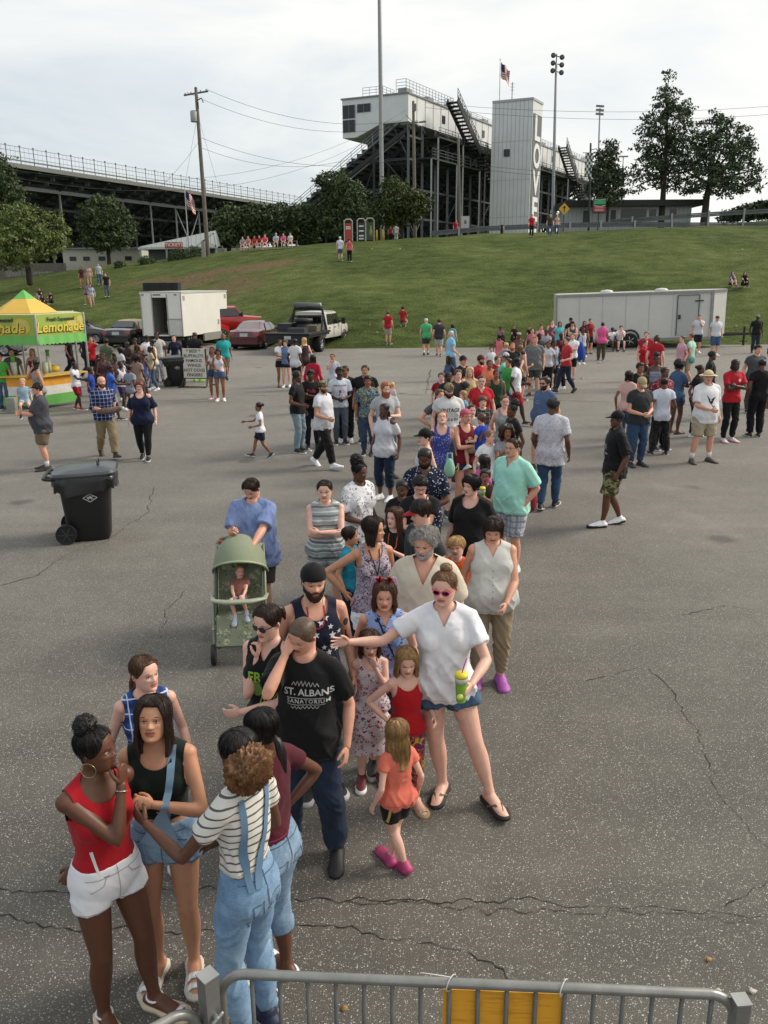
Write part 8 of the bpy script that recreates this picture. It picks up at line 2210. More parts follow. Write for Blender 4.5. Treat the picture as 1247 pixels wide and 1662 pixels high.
row=[(843,540,1.66,0,'d','person with a white flower crown','#6b5a50'),(876,541,1.70,30,'dd','person with black hair in a dark top behind grey tee','#24242a'),(891,554,1.62,-20,'m','person in a white camisole and blue jeans','#cfcfd4'),(900,551,1.66,20,'d','person in pale blue ringer tee with arms crossed','#9fb4cc'),(912,541,1.66,60,'t','person with long dark hair and a wine red top','#5c1a28'),(879,527,1.70,0,'r','person in a pink and white striped tee','#cf8d9c'),(897,519,1.72,0,'p','tall person with a headband in striped maroon','#8a4a5c'),(909,522,1.66,0,'t','person with long hair in a turquoise top','#5cc0c4'),(927,516,1.76,4,'m','person in a black tee and black cap against the trailer','#1a1a1c'),(930,522,1.70,0,'r','person in a dark grey tee before the black cap','#4a5250'),(949,521,1.66,0,'t','person with long dark hair in black and red','#4c1c22'),(959,517,1.72,20,'r','person with a red bow in patterned trousers','#8a1824'),(947,532,1.55,0,'d','boyish figure in white tee and khaki trousers','#d0d0d4'),(860,552,1.60,10,'m','person with curly hair in a floral blouse','#a89890'),(918,552,1.62,-100,'d','person in dark red behind the red polo','#7c3038'),(850,570,1.5,80,'p','young person in tan hidden in the thick of the queue','#a58a74'),(864,533,1.6,10,'r','person in dusty rose near the seated spectators','#b56a74'),(887,535,1.64,-10,'d','person in black and white stripes','#9a9aa2'),(806,600,1.6,5,'m','person in dark green behind the mint tee','#27402c'),(755,612,1.45,0,'p','child in light grey behind the red v neck','#9a9aa0')]
for i,(x,y,h,yw,sk,lab,c)in enumerate(row):
 f=i in(0,2,4,7,10,11,13,14,16,19)
 P(lab+' far back in the queue',x,y,h,yw,'f' if f else 'm',sk,'black' if sk in('d','dd','m')else 'dark',['bun','short','pulled','fade'][i%4]if i not in(4,7,10)else 'long',T(c)if i%3 else K(c),[J(),S(DEN,.6),TR(),S('#23252c',.8)][i%4],SB if i%2 else SW,a=['down','cross','bent','hip'][i%4],b=['down','cross2','down','phone'][i%4],hat=('cap','#151517','#151517')if i in(8,9)else(('scarf','#b9b9a8','#b9b9a8')if i==0 else None),group=Q1)
P('person in white tee and black shorts with a blue bag, far back in the queue',930,541,1.70,-20,'m','p','lbrown','short',T(WHITE),S('#151517',.9),SB,a='cross',b='cross2',w=1.15,group=Q1)
P('person in a red polo and dark jeans striding left out of the queue',921,547,1.80,-70,'m','p','brown','short',T('#b53440'),J(DDEN),SD,legs='walka',a='down',b='bent',hy=110*0,group=Q1)
P('bearded person in a blue tee and tan shorts beside the queue, facing left',886,612,1.80,-60,'m','r','dark','short',T('#4c6080',hem=.44,loose=.024),S('#9a8b78',.9),SD,beard=.04,glasses=('#1a1a1a',True),w=1.2,belly=.04,a='down',b='down',legs='stepa',group=RIGHT,extra=lambda B,root,g,s:mark(g,'t_shirt','oval_print',band([(.05*math.cos(a),B.Z(.735)+.03*math.sin(a))for a in np.linspace(0,6.3,12)],.008,3),'#8d9cb0',0,0,root))
P('person in a long white patterned tee and ripped blue jeans walking away',899,647,1.80,158,'m','d','black','curlytop',T(('print','#c9c9d0','#9a9aa4','#aaaab4',.6),hem=.42,sl=.7,loose=.022),J(('denim','#1f3350','#46658a'),loose=.006),SB,legs='stepa',hy=-40,b='swingf',w=1.1,group=RIGHT)
P('person in black tee, camouflage shorts and black cap walking left in white trainers',1003,668,1.74,-88,'m','d','black','buzz',T('#141416',hem=.44,sl=.9,loose=.026,sleeve_flare=.03),S(('camo','#4c4a30','#8a8460','#23241a'),.95,loose=.03,flare=.02),('shoe',WHITE,'#1f1f22'),hat=('cap','#131315','#131315'),a='down',b='down',legs='stepb',group=RIGHT,lod=0,extra=lambda B,root,g,s:mark(g,'t_shirt','chest_print',merge_polys([disc(.035,10,0,B.Z(.70),1.3),band([(-.05,B.Z(.64)),(.05,B.Z(.64))],.03)]),'#8d8d90',0,0,root))
P('person in a straw sun hat and white tee with a dark eagle print, tan shorts',1151,602,1.84,10,'m','r','white','thin',T(WHITE,hem=.44,sl=.8,loose=.026,sleeve_flare=.02),S('#a89c84',.9,loose=.028),('shoe','#4a443a','#3a342c',1.72,'#cfcfcf'),hat=('straw','#cdbd95','#9a8a60'),a='belly',b='down',w=1.12,belly=.03,hy=-22,legs='wide',group=RIGHT,extra=lambda B,root,g,s:mark(g,'t_shirt','eagle_print',merge_polys([([(-.09,B.Z(.75)),(-.02,B.Z(.70)),(-.035,B.Z(.66))],[(0,1,2)]),([(.10,B.Z(.73)),(.03,B.Z(.67)),(.0,B.Z(.705))],[(0,1,2)]),disc(.03,10,0,B.Z(.67),1.2),band([(.0,B.Z(.65)),(.04,B.Z(.62)),(.07,B.Z(.63))],.014),band([(-.05,B.Z(.60)),(.06,B.Z(.60))],.012)]),'#2a2a2c',0,0,root))
P('person in a red tee with a white chest emblem, arms crossed, black jeans',1195,583,1.86,10,'m','dd','black','braids',T('#b01c2a',sl=.7),J('#141417',loose=.004),('shoe','#cfc9cc','#c2848e'),a='cross',b='cross2',hy=10,Lh=.3,group=RIGHT,extra=lambda B,root,g,s:mark(g,'t_shirt','emblem',merge_polys([disc(.034,12,.07,B.Z(.75))]),'#cfcfcf',0,0,root))
P('person in tan cap and dark tee looking down at the hands, blue jeans',1042,612,1.76,14,'m','r','brown','buzz',T('#2c3032',loose=.024),J(('denim','#1f3048','#3c587c')),SD,hat=('cap','#a89874','#a89874'),a='belly',b='belly',hp=30,w=1.12,group=RIGHT)
P('person in a white tee seen from behind with black spattered trousers',1079,613,1.62,178,'m','d','black','buzz',T('#cbd0dc',hem=.45),('trousers',('print','#141417','#3a3a40','#55555c'),{}),SB,legs='wide',group=RIGHT)
P('person in a red tee with white speckles behind the white tee',1080,596,1.78,20,'m','d','black','fade',T(('dots','#7c1628','#c9b8bc')),TR(),SB,group=RIGHT)
P('person with hair in a high puff and bare shoulders with a patterned tube top',1067,577,1.74,-4,'f','d','black','afropuff',('tube_top',('stripes','#6b7a9a','#c9c0b8'),dict(sl=0,neck='tube',hem=.62)),S(('denim','#1d2b44','#3c587c'),.4),NUDE,group=RIGHT)
P('person with a round afro in a denim top and shorts, back half turned',1104,585,1.74,120,'f','d','black','afro',T('#46607f',sl=.6),S(('denim','#1c2c44','#3b5573'),.45),NUDE,a='cross',hy=20,group=RIGHT)
P('person with long black hair in pale pink at the left of the afro group',1022,602,1.66,140,'f','m','black','long',T('#cfa8a0'),J(),SW,Lh=.6,group=RIGHT)
P('person in black with a flat topped haircut behind the tan cap',1040,589,1.74,10,'m','m','black','curlytop',T('#18181b'),J(),SB,group=RIGHT)
P('short haired person in black behind the straw hat',1138,592,1.68,40,'f','d','black','bun',T('#17171a'),TR(),SW,group=RIGHT)
P('taller person with curly hair in black right behind the straw hat',1157,570,1.78,70,'m','d','black','curlytop',T('#1b1b1e'),TR(),SW,group=RIGHT)
P('person in dark grey with bushy black hair near the right edge',1231,560,1.84,10,'m','r','black','curlytop',T('#4a4e50'),TR('#4a4640'),SB,w=1.2,group=RIGHT)
P('slim person in black seen from behind near the right edge',1238,583,1.80,176,'m','d','black','fade',T('#131316'),TR('#111114'),SB,group=RIGHT)
P('person with red shoes at the very right edge',1252,563,1.72,-20,'f','r','ginger','bob',T('#c9c9cf'),TR('#7c6a5c'),('shoe','#a01c24','#a01c24'),group=RIGHT)
P('person in a red tee with brown hair standing before the trailer wheel',1050,538,1.76,-20,'m','p','lbrown','short',T('#a8202c'),S('#23242a',.8),SB,group=RIGHT)
P('slimmer young person in a red tee in front of the trailer wheel',1048,551,1.62,40,'m','p','brown','short',T('#b01e2c'),S('#23242a',.8),SB,group=RIGHT)
P('person in a black cap and red tee walking right, back to the camera',1067,545,1.78,150,'m','p','brown','long',T('#a5202b',loose=.022),TR(),SB,hat=('cap','#16161a','#16161a'),Lh=.35,legs='stepa',group=RIGHT)
P('person in light pink tee walking left before the trailer',1108,545,1.70,-80,'m','p','brown','thin',T('#cfa2b0'),S('#5b6068',.8),SB,w=1.1,group=RIGHT)
P('person in a mint to teal shaded tee and khaki shorts, back half turned',1123,541,1.78,-130,'m','t','brown','buzz',T(('fade','#a5cfbf','#1d7c80','#000000',.62),hem=.44),S('#a5977c',.85),SB,w=1.1,legs='stepa',group=RIGHT)
P('person in a white tee and dark shorts scratching the face by the trailer door',1136,511,1.84,-10,'m','r','dark','buzz',T('#c9ccd2',loose=.026),S('#1d2430',.95),SW,b='mouth',w=1.1,group=RIGHT)
P('person in a white tee, cap and long denim shorts right of the trailer door',1165,513,1.84,0,'m','r','dark','buzz',T('#cdd0d6',loose=.026),S(('denim','#2b4262','#4c6c92'),1.05,loose=.03),SW,hat=('cap','#4a4640','#4a4640'),w=1.12,group=RIGHT)
P('dark figure in a black polo and pale cap beside the tow bar',1231,511,1.84,-4,'m','dd','black','buzz',T('#18191a'),J(('denim','#1c2630','#2f3c48')),SB,hat=('cap','#7b8280','#7b8280'),w=1.1,group=RIGHT)
P('person in a bright pink top and olive trousers seen from behind by the trailer',979,523,1.70,172,'f','t','dark','bun',T('#d85a92',hem=.45,loose=.024),TR('#4c4630'),SB,w=1.2,a='bent',group=Q1)
def seat(label,px,py,fy,h,yaw,top,bot,skin='p',hair='dark',sex='m',hs='short',pzf=.27,legs='sit',group=HILL,dz=0.0,**k):
 loc=hit(px,fy);P(label,None,None,h,yaw,sex,skin,hair,hs,top,bot,k.pop('feet',SB),loc=loc,dz=dz,pz=pzf*h,legs=legs,group=group,a=k.pop('a','lap'),b=k.pop('b','lap'),lod=2,**k)
seat('person in a white tee and grey shorts sitting hunched against the trailer',1004,528,570,1.75,0,T(WHITE),S('#4a4c50',.9),group=RIGHT,a='mouth',b='mouth',lean=15)
seat('second seated figure in white left of the hunched person by the trailer',990,533,570,1.6,20,T(WHITE),S('#3a3c40',.9),'d','black',group=RIGHT,lean=10)
for px in(1004,990):
 q=hit(px,568);mb=MB();mb.box((0,0,.40),(.42,.4,.04));mb.box((0,.21,.62),(.42,.03,.34))
 for s in(-1,1):
  for t_ in(-1,1):mb.bar((s*.19,t_*.17,0),(s*.19,t_*.17,.40),.025)
 o=mb.build('folding_chair',mat('#2a2f3a',.7),None,loc=(q.x,q.y+.05,.006));tag(o,'dark folding chair under the '+('hunched' if px==1004 else 'second')+' seated figure by the trailer','chair')
P('small child in white tee and navy shorts walking left with dark tied hair',420,653,1.18,-84,'f','m','black','bun',T(WHITE),S('#1b2236',.75),SB,legs='walka',a='fwd',b='bent',group=MID,child=True)
P('person in black tee and pale ripped jeans facing right',482,602,1.76,70,'m','d','black','short',T('#141417'),J(('denim','#566a7a','#9aadb8'),loose=.004),SB,a='bent',hy=10,group=MID)
P('person in a black baseball jersey with red lettering, arms crossed',504,600,1.74,8,'m','dd','black','curlytop',T('#141416'),J('#15192a',loose=.006),SB,a='cross',b='cross2',group=MID,extra=words(['Phils'],'#a82c44',.735,0,.11))
P('person in camouflage cap and white polo walking right in black trousers',524,619,1.72,58,'m','t','dark','short',T('#cfcfd6',hem=.46,loose=.026),TR('#151517'),('shoe',WHITE,WHITE),hat=('cap',('camo','#4a5038','#7a7a58','#2c2f22'),'#4a4f38'),beard=-.04,legs='walka',a='bent',b='swingb',w=1.1,belly=.03,hy=-18,group=MID)
P('person in a white graphic tee and grey ripped jeans with clasped hands',551,596,1.74,8,'m','dd','black','curlytop',T('#cbcfdc',sl=.7),J(GDEN,loose=.004),SB,a='belly',b='belly',hy=10,group=MID,extra=lambda B,root,g,s:(mark(g,'t_shirt','lettering',text_poly('DEATH ROW',.05,bold=.03),'#7c3c4a',0,B.Z(.765),root),mark(g,'t_shirt','chest_print',merge_polys([disc(.03,10,0,B.Z(.69),1.3),disc(.02,8,-.02,B.Z(.65))]),'#8a4a50',0,0,root)))
P('person in black hidden behind the white graphic tee',560,594,1.74,0,'m','m','black','short',T('#161618'),TR(),SW,group=MID)
P('stocky person in black tee with short hair left of the bright print shirt',593,593,1.76,-4,'m','t','dark','short',T('#151518',loose=.022),J(GDEN),SB,w=1.15,a='down',group=MID)
P('person in a blue and yellow patterned tee and dark ripped jeans',597,610,1.68,4,'m','m','black','curlytop',T(('floral','#1b2f6a','#b8b04a','#3c8aa8'),sl=.8),J(('denim','#17243a','#46607f')),SB,group=MID)
P('person with a long red beard and sunglasses on the head carrying a baby',626,620,1.80,20,'m','p','ginger','short',T('#a9abb0'),J(('denim','#20334e','#46658a')),SD,beard=.35,b='hold',a='down',hp=12,group=MID)
P('baby in a pale pink suit held on the arm of the red bearded person',637,632,.70,150,'f','p','blond','buzz',T('#cfb8be',sl=1.6),('leggings','#cfa5ae',{}),('shoe','#cfb8be','#cfb8be'),loc=hit(637,632,1.60),dz=1.08,pz=.30,legs='lap',group=MID,child=True,htop=1.60)
P('person in a white off shoulder top with long black braids and rolled dark jeans',624,655,1.64,-30,'f','d','black','braids',T('#c9c9d0',off=True,hem=.46,sl=.7,loose=.022),J(('denim','#121b2e','#22304a'),L=1.6),SW,glasses=('#2a2220',False),w=1.1,hy=-14,group=MID,Lh=.8)
P('person in a cropped white top and black shorts at the back of the flatbed truck',454,551,1.64,30,'f','m','black','pulled',T(WHITE,hem=.60),S('#15171f',.4),NUDE,a='fwd',group=MID)
P('person in a blue grey top next to the cropped white top',463,552,1.62,0,'f','p','brown','bob',T('#64789a'),S('#1c2336',.4),SW,b='fwd',group=MID)
P('person in a white baseball jersey with back to the camera by the truck',479,550,1.72,150,'m','dd','black','fade',T('#cfcfd2',loose=.03),J('#15171f'),SB,group=MID)
P('person with long straight blonde hair in a brown vest by the truck',494,548,1.66,-150,'f','p','blond','long',K('#3c2a2a'),S('#1b1c22',.45),NUDE,b='mouth',Lh=1.2,group=MID)
P('person with long dark hair and a red top turned away',508,576,1.62,170,'f','d','black','long',T('#a51c34',sl=1.5),TR(),SB,group=MID)
P('child in a white tee and green shorts with brown ponytail, eating',540,574,1.50,-6,'f','t','brown','pony',T('#bfc0cc'),S('#3fae6a',.6),SW,a='mouth',group=MID,child=True)
P('tall silver haired person in light blue shirt and jeans walking right',733,537,1.80,110,'m','r','white','thin',T('#8cc4e4',loose=.022),J(('denim','#3c5578','#5b7698')),SB,legs='stepa',a='swingf',group=MID)
P('white haired person in a green tee and grey shorts walking away to the bank',692,517,1.76,172,'m','r','white','short',T('#4caf74',loose=.024),S('#3c4044',.85),('shoe','#2a2724','#2a2724',1.7),legs='stepa',w=1.1,group=MID)
P('person in dark grey tee and light shorts walking away beside the green tee',713,518,1.76,176,'m','r','dark','short',T('#34363e',loose=.026),S('#a9abad',.9),SB,legs='stepb',w=1.15,group=MID)
P('child in teal near the person in light blue',735,526,1.5,160,'f','p','dark','bob',T('#5c9ea8'),S('#8a8d96',.6),SB,group=MID,child=True)
P('person in red polo and white shorts standing on the foot of the bank',630,505,1.78,160,'m','r','brown','short',T('#a81c2c'),S('#a5a39c',.85),SB,w=1.05,group=HILL)
seat('person in red crouching on the bank near the red polo',654,503,530,1.6,160,T('#a02430'),S('#8a7a70',.6),'t','black',legs='squat',pzf=.22,hat=('cap','#1a1c28','#1a1c28'))
P('person in a dark grey tee, black cap and khaki shorts carrying a toddler',60,622,1.72,-66,'m','r','dark','short',T('#43444c',hem=.44,sl=.9,loose=.026),S('#6f6350',.85,loose=.03),('shoe','#2a2420','#1c1815',1.7,'#c9c9c9'),hat=('cap','#17171a','#17171a'),a='hold',b='hold',w=1.18,belly=.05,group=LEFT)
P('blond toddler in pale blue carried by the person in a black cap',39,612,.92,20,'m','p','blond','short',T('#8fa8bc'),S('#a5a9b0',.6),SB,loc=hit(39,612,1.72)+Vector((0,-.1,0)),dz=.78,pz=.46,legs='lap',group=LEFT,child=True,htop=1.72)
P('bald bearded person in a blue plaid shirt and khaki trousers walking right',164,611,1.72,34,'m','r','brown','bald',T(('plaid','#24356e','#aeb6cc','#141c3c'),sl=1.1,hem=.47,loose=.02),TR('#8a7c60'),SD,beard=.0,legs='walkb',a='belly',b='swingb',w=1.1,group=LEFT,extra=lambda B,root,g,s:held(B,root,'a','rolled brown and grey jacket carried at the waist of the plaid shirt','jacket',lambda p:(lambda mb:(mb.tube([(-.2,0,-.02),(-.08,-.03,0),(.08,-.03,.01),(.24,0,.05)],[.05,.07,.075,.05],12),mb.build('jacket',mat('#6b5a54',.9,var=.4,scale=9),None,True,loc=p))[1])(MB())))
P('red haired person with glasses in a navy cold shoulder blouse and black leggings',226,619,1.64,6,'f','p','red','bob',T('#121a36',off=True,neck='scoop',hem=.46,sl=.85,loose=.024,sleeve_flare=.03),('leggings','#101013',dict(loose=.008)),SB,glasses=('#7c1c24',False),w=1.22,legs='stepb',Lh=.3,group=LEFT)
P('child in white tee and red shorts reaching right, seen from behind',120,587,1.40,80,'m','dd','black','buzz',T('#cfd0d6'),S('#8c1424',.8),('shoe','#8c1a22',WHITE),a='fwd',b='bent',legs='stepa',group=LEFT,child=True)
P('person in a crop top and denim shorts near the menu sign',344,563,1.62,0,'f','m','black','braids',K('#c5c5cf',hem=.66),S(('denim','#1d2c48','#3f5e84'),.35),('shoe','#c96a7c',WHITE),a='phone',group=LEFT,Lh=.6)
P('person in a white tank holding a cup just behind the crop top',354,566,1.60,6,'f','m','black','bob',K('#cfc5cc',hem=.56),S(DEN,.35),SW,a='belly',group=LEFT)
P('person in a turquoise button shirt and khaki shorts near the red saloon',362,542,1.72,20,'m','m','buzz','buzz',T('#1f9a9c',loose=.026),S('#7c7262',.95),SB,w=1.1,legs='stepa',beard=-.03,group=LEFT)
P('bald person in a black tee seen from behind with bright green shoes',316,539,1.80,168,'m','d','black','bald',T('#14161c',loose=.03),S('#8a8478',.95),('shoe','#7fbf2c','#7fbf2c'),w=1.25,group=LEFT)
P('person in a navy wrap top by the box truck',282,544,1.68,10,'f','p','dark','bun',T('#151b34',sl=1.4,neck='v'),TR('#a5a9b0'),SB,group=LEFT)
P('tall person in a white graphic tee and pale camouflage trousers by the truck door',254,539,1.82,0,'m','d','black','fade',T('#bdbdb8'),('trousers',('camo','#b9bdc4','#8a8f9a','#cfd2d8'),{}),SB,group=LEFT)
P('person in a white tee and black cap looking down left of the tall one',238,545,1.72,40,'m','d','black','buzz',T('#cdd0da',loose=.026),J(),SB,hat=('cap','#1a1a1e','#1a1a1e'),a='belly',group=LEFT)
P('person in a cream tank and denim cutoffs turned left among the children',247,551,1.68,-80,'f','d','black','bun',K('#cfc0b0'),S(('denim','#33496a','#5a7898'),.4),SW,a='belly',w=1.15,group=LEFT)
P('person in a red top and black shorts with a phone, left of the children',147,546,1.68,24,'f','t','black','pulled',T('#b5202c'),S('#15161c',.7),SB,b='ear',a='fwd',group=LEFT)
P('person all in black striding right at the end of the stall',110,540,1.74,100,'m','m','black','short',T('#131316'),TR('#121216'),SB,legs='walka',group=LEFT)
P('person in black with hair tied up behind the red top',136,542,1.70,140,'f','d','black','bun',T('#17171b'),J('#161b2c'),SB,legs='walkb',group=LEFT)
P('person in an olive green tee seen from behind',172,550,1.66,176,'m','m','black','short',T('#5a6450'),J(),SB,group=LEFT)
kids=[(146,596,1.30,100,'m','#24409a','child in a royal blue tee in front of the red top'),(195,586,1.42,60,'m','#c9c5d0','child in a white basketball vest with purple trim'),(178,592,1.50,110,'m','#3058b0','teenager in a blue patterned tee and grey shorts looking right'),(167,573,1.60,10,'f','#4a2c38','person in a dark flowered dress with a white strap'),(158,580,1.45,-20,'f','#2a2026','child in a black and white top behind the plaid shirt'),(195,563,1.55,140,'f','#cfcfd6','person with a white hood among the children'),(219,549,1.66,0,'m','#a88a6c','person with glasses at the back of the children'),(222,560,1.62,10,'f','#4c2c34','person with a broad dark fringe in the middle of the children'),(221,576,1.55,170,'f','#8a7468','person with bushy hair and cutoffs seen from behind'),(232,573,1.48,-40,'f','#5a6a9a','child in a blue and white dress with a black bag'),(206,555,1.6,-30,'f','#3a2a2c','person in dark brown among the children'),(186,577,1.4,30,'f','#6b4c5c','child in plum between the patterned tees'),(210,592,1.45,150,'m','#8b8f98','child in pale grey near the basketball vest'),(243,562,1.5,-60,'f','#b5a58a','child in beige beside the denim cutoffs')]
for i,(x,y,h,yw,sx,c,lab)in enumerate(kids):
 P(lab,x,y,h,yw,sx,'dd' if i%3 else 'd','black',['short','fade','fade','bun','afropuff','bob','short','bob','afro','bun','braids','afropuff','buzz','bun'][i],K(c)if i in(1,3,9,11)else T(c),[S('#3c4046',.8),S('#33244c',.7),S('#8d9096',.85),J(),S('#20202a',.5),S(DEN,.4),J()][i%7],SW if i%2 else SB,a=['down','bent','fwd','belly'][i%4],b=['bent','down','phone','down'][i%4],legs=['stand','stepa','stepb'][i%3],group=LEFT,child=h<1.5)
P('person in a grey tank with long dark hair at the corner of the lemonade stand',57,584,1.68,-60,'f','t','black','long',K('#8d8a86'),S(('denim','#1f2c44','#3a5478'),.5),SW,a='mouth',w=1.2,group=LEFT)
P('blonde person with bare shoulders beyond the lemonade stand post',52,566,1.66,20,'f','p','blond','long',K('#7c2c4c',neck='tube'),S('#a8327a',.5),SB,group=LEFT,Lh=.5)
P('vendor in an olive tee inside the lemonade stand',18,566,1.70,30,'m','r','brown','short',T('#5c6658'),J(),SB,group=LEFT,a='bent')
P('vendor in a green tee at the left inside the lemonade stand',-2,574,1.62,20,'f','t','dark','bun',T('#4c9a3c'),J(),SB,group=LEFT)
for x,y,h,yw,sx,c,b_,lab in((131,433,1.66,0,'f','#4c2430',S('#8a6a5c',.4),'person in a dark red vest at the top of the group walking down the bank'),(143,430,1.68,0,'f','#c99aa4',S('#b59a8c',.5),'person in a pink top second in the group on the bank'),(159,427,1.70,10,'m','#a9b0b4',J(),'person in a pale grey vest highest on the bank at the left'),(171,443,1.74,0,'m','#1a1a1e',J(GDEN),'person in a black tee and grey jeans lowest right of the walking group'),(139,458,1.62,-20,'f','#8a6a7c',S('#2c2230',.4),'person in a mauve top and dark shorts stepping down the bank'),(147,461,1.64,10,'f','#9fb0c4',S('#c9b8a8',.5),'person in pale blue beside the mauve top on the bank'),(552,384,1.74,176,'m','#cdd2e0',S('#5b5f6a',.8),'white haired person in a white tee seen from behind on the bank'),(567,387,1.66,176,'f','#c4576a',TR('#17171c'),'person in a pink tee and black trousers seen from behind on the bank'),(864,348,1.74,0,'m','#b01c26',TR(),'person in a red tee standing behind the guard rail, leftmost of four'),(894,347,1.76,0,'m','#3a3c34',J(),'person in dark green behind the guard rail, third of four'),(905,348,1.64,0,'f','#bfa58c',J(),'person in a tan top behind the guard rail, rightmost of four'),(815,361,1.0,0,'m','#2a2c30',TR(),'small dark figure just behind the guard rail by the white tower'),(740,352,1.74,30,'m','#a8202c',TR(),'person in red standing by the electrical cabinet'),(634,377,1.6,20,'f','#8a3c30',TR(),'person in rust red walking past the yellow posts'),(643,376,1.64,170,'m','#c9cbd0',TR('#b9bcc0'),'person all in white near the short yellow posts')):
 P(lab,x,y,h,yw,sx,'p' if x not in(131,139)else 't','dark' if x!=552 else 'white','long' if sx=='f' and x<200 else 'short',T(c),b_,SB,legs='stepa' if x<200 else 'stand',group=HILL,lod=2,**(dict(loc=(lambda q:Vector((q.x,q.y,terrain(q.x,q.y))))(at(x,392,84)))if x in(634,643,740)else{}))
seat('person in a red top sitting on the guard rail, second of four',879,349,371,1.7,0,T('#a51c28'),TR(),pzf=.34)
for px,fy,c,lab in((395,401,'#8d8f94','grey'),(404,400,'#c07a80','pale pink'),(414,400,'#a8323c','red and white'),(422,399,'#8c2a34','dark red'),(431,399,'#cf4c5c','bright coral'),(449,397,'#a9b4cc','pale blue'),(461,396,'#cf5a86','hot pink'),(472,395,'#cfcfd2','white')):
 seat(f'spectator in a {lab} top sitting on the long bench on the crest',px,380,fy+7,1.75 if px in(431,449)else 1.65,0,T(c),S('#5b5f66' if px%2 else '#8a7a6a',.8),'p' if px%3 else 't','dark' if px!=449 else 'grey','m' if px%2 else 'f',legs='sit')
for px,fy,c,lab,hr in((49,496,'#3c8a9a','turquoise','long'),(62,494,'#7c7a80','grey','short'),(71,499,'#1c1e22','black with long hair','long'),(84,493,'#17171a','black with tied hair, rightmost,','bun'),(66,486,'#2c2a30','charcoal at the back','short')):
 seat(f'person in {lab} sitting on the grass bank beside the walking group',px,470,fy,1.62,-20+px%40,T(c),TR('#1b1d26'),'t','black','f' if hr=='long' else 'm',hr,pzf=.08,legs='ground',a='knee',b='knee')
for px,fy,c,lab,sk in((812,557,'#8a5a68','a plum print shirt','d'),(834,555,'#1c1c20','black with white bag','t'),(859,556,'#1a1a1c','a black strap top','r')):
 seat(f'person in {lab} sitting at the bank foot behind the queue',px,530,fy,1.66,0,T(c),TR('#1b1b20'),sk,'black','f','bun',pzf=.08,legs='ground',a='knee',b='knee')
seat('person with long brown hair and bare legs sitting on the bank above the trailer',1187,440,465,1.64,0,T(('floral','#4c5a8a','#8a9ac0','#2a2c44')),S('#2a3a5c',.5),'p','brown','f','long',pzf=.10,legs='ground',a='knee',b='mouth')
seat('person in black with long dark hair sitting on the bank above the trailer',1207,441,466,1.66,-10,T('#141416'),TR('#141416'),'p','black','f','long',pzf=.10,legs='ground',a='knee',b='knee')
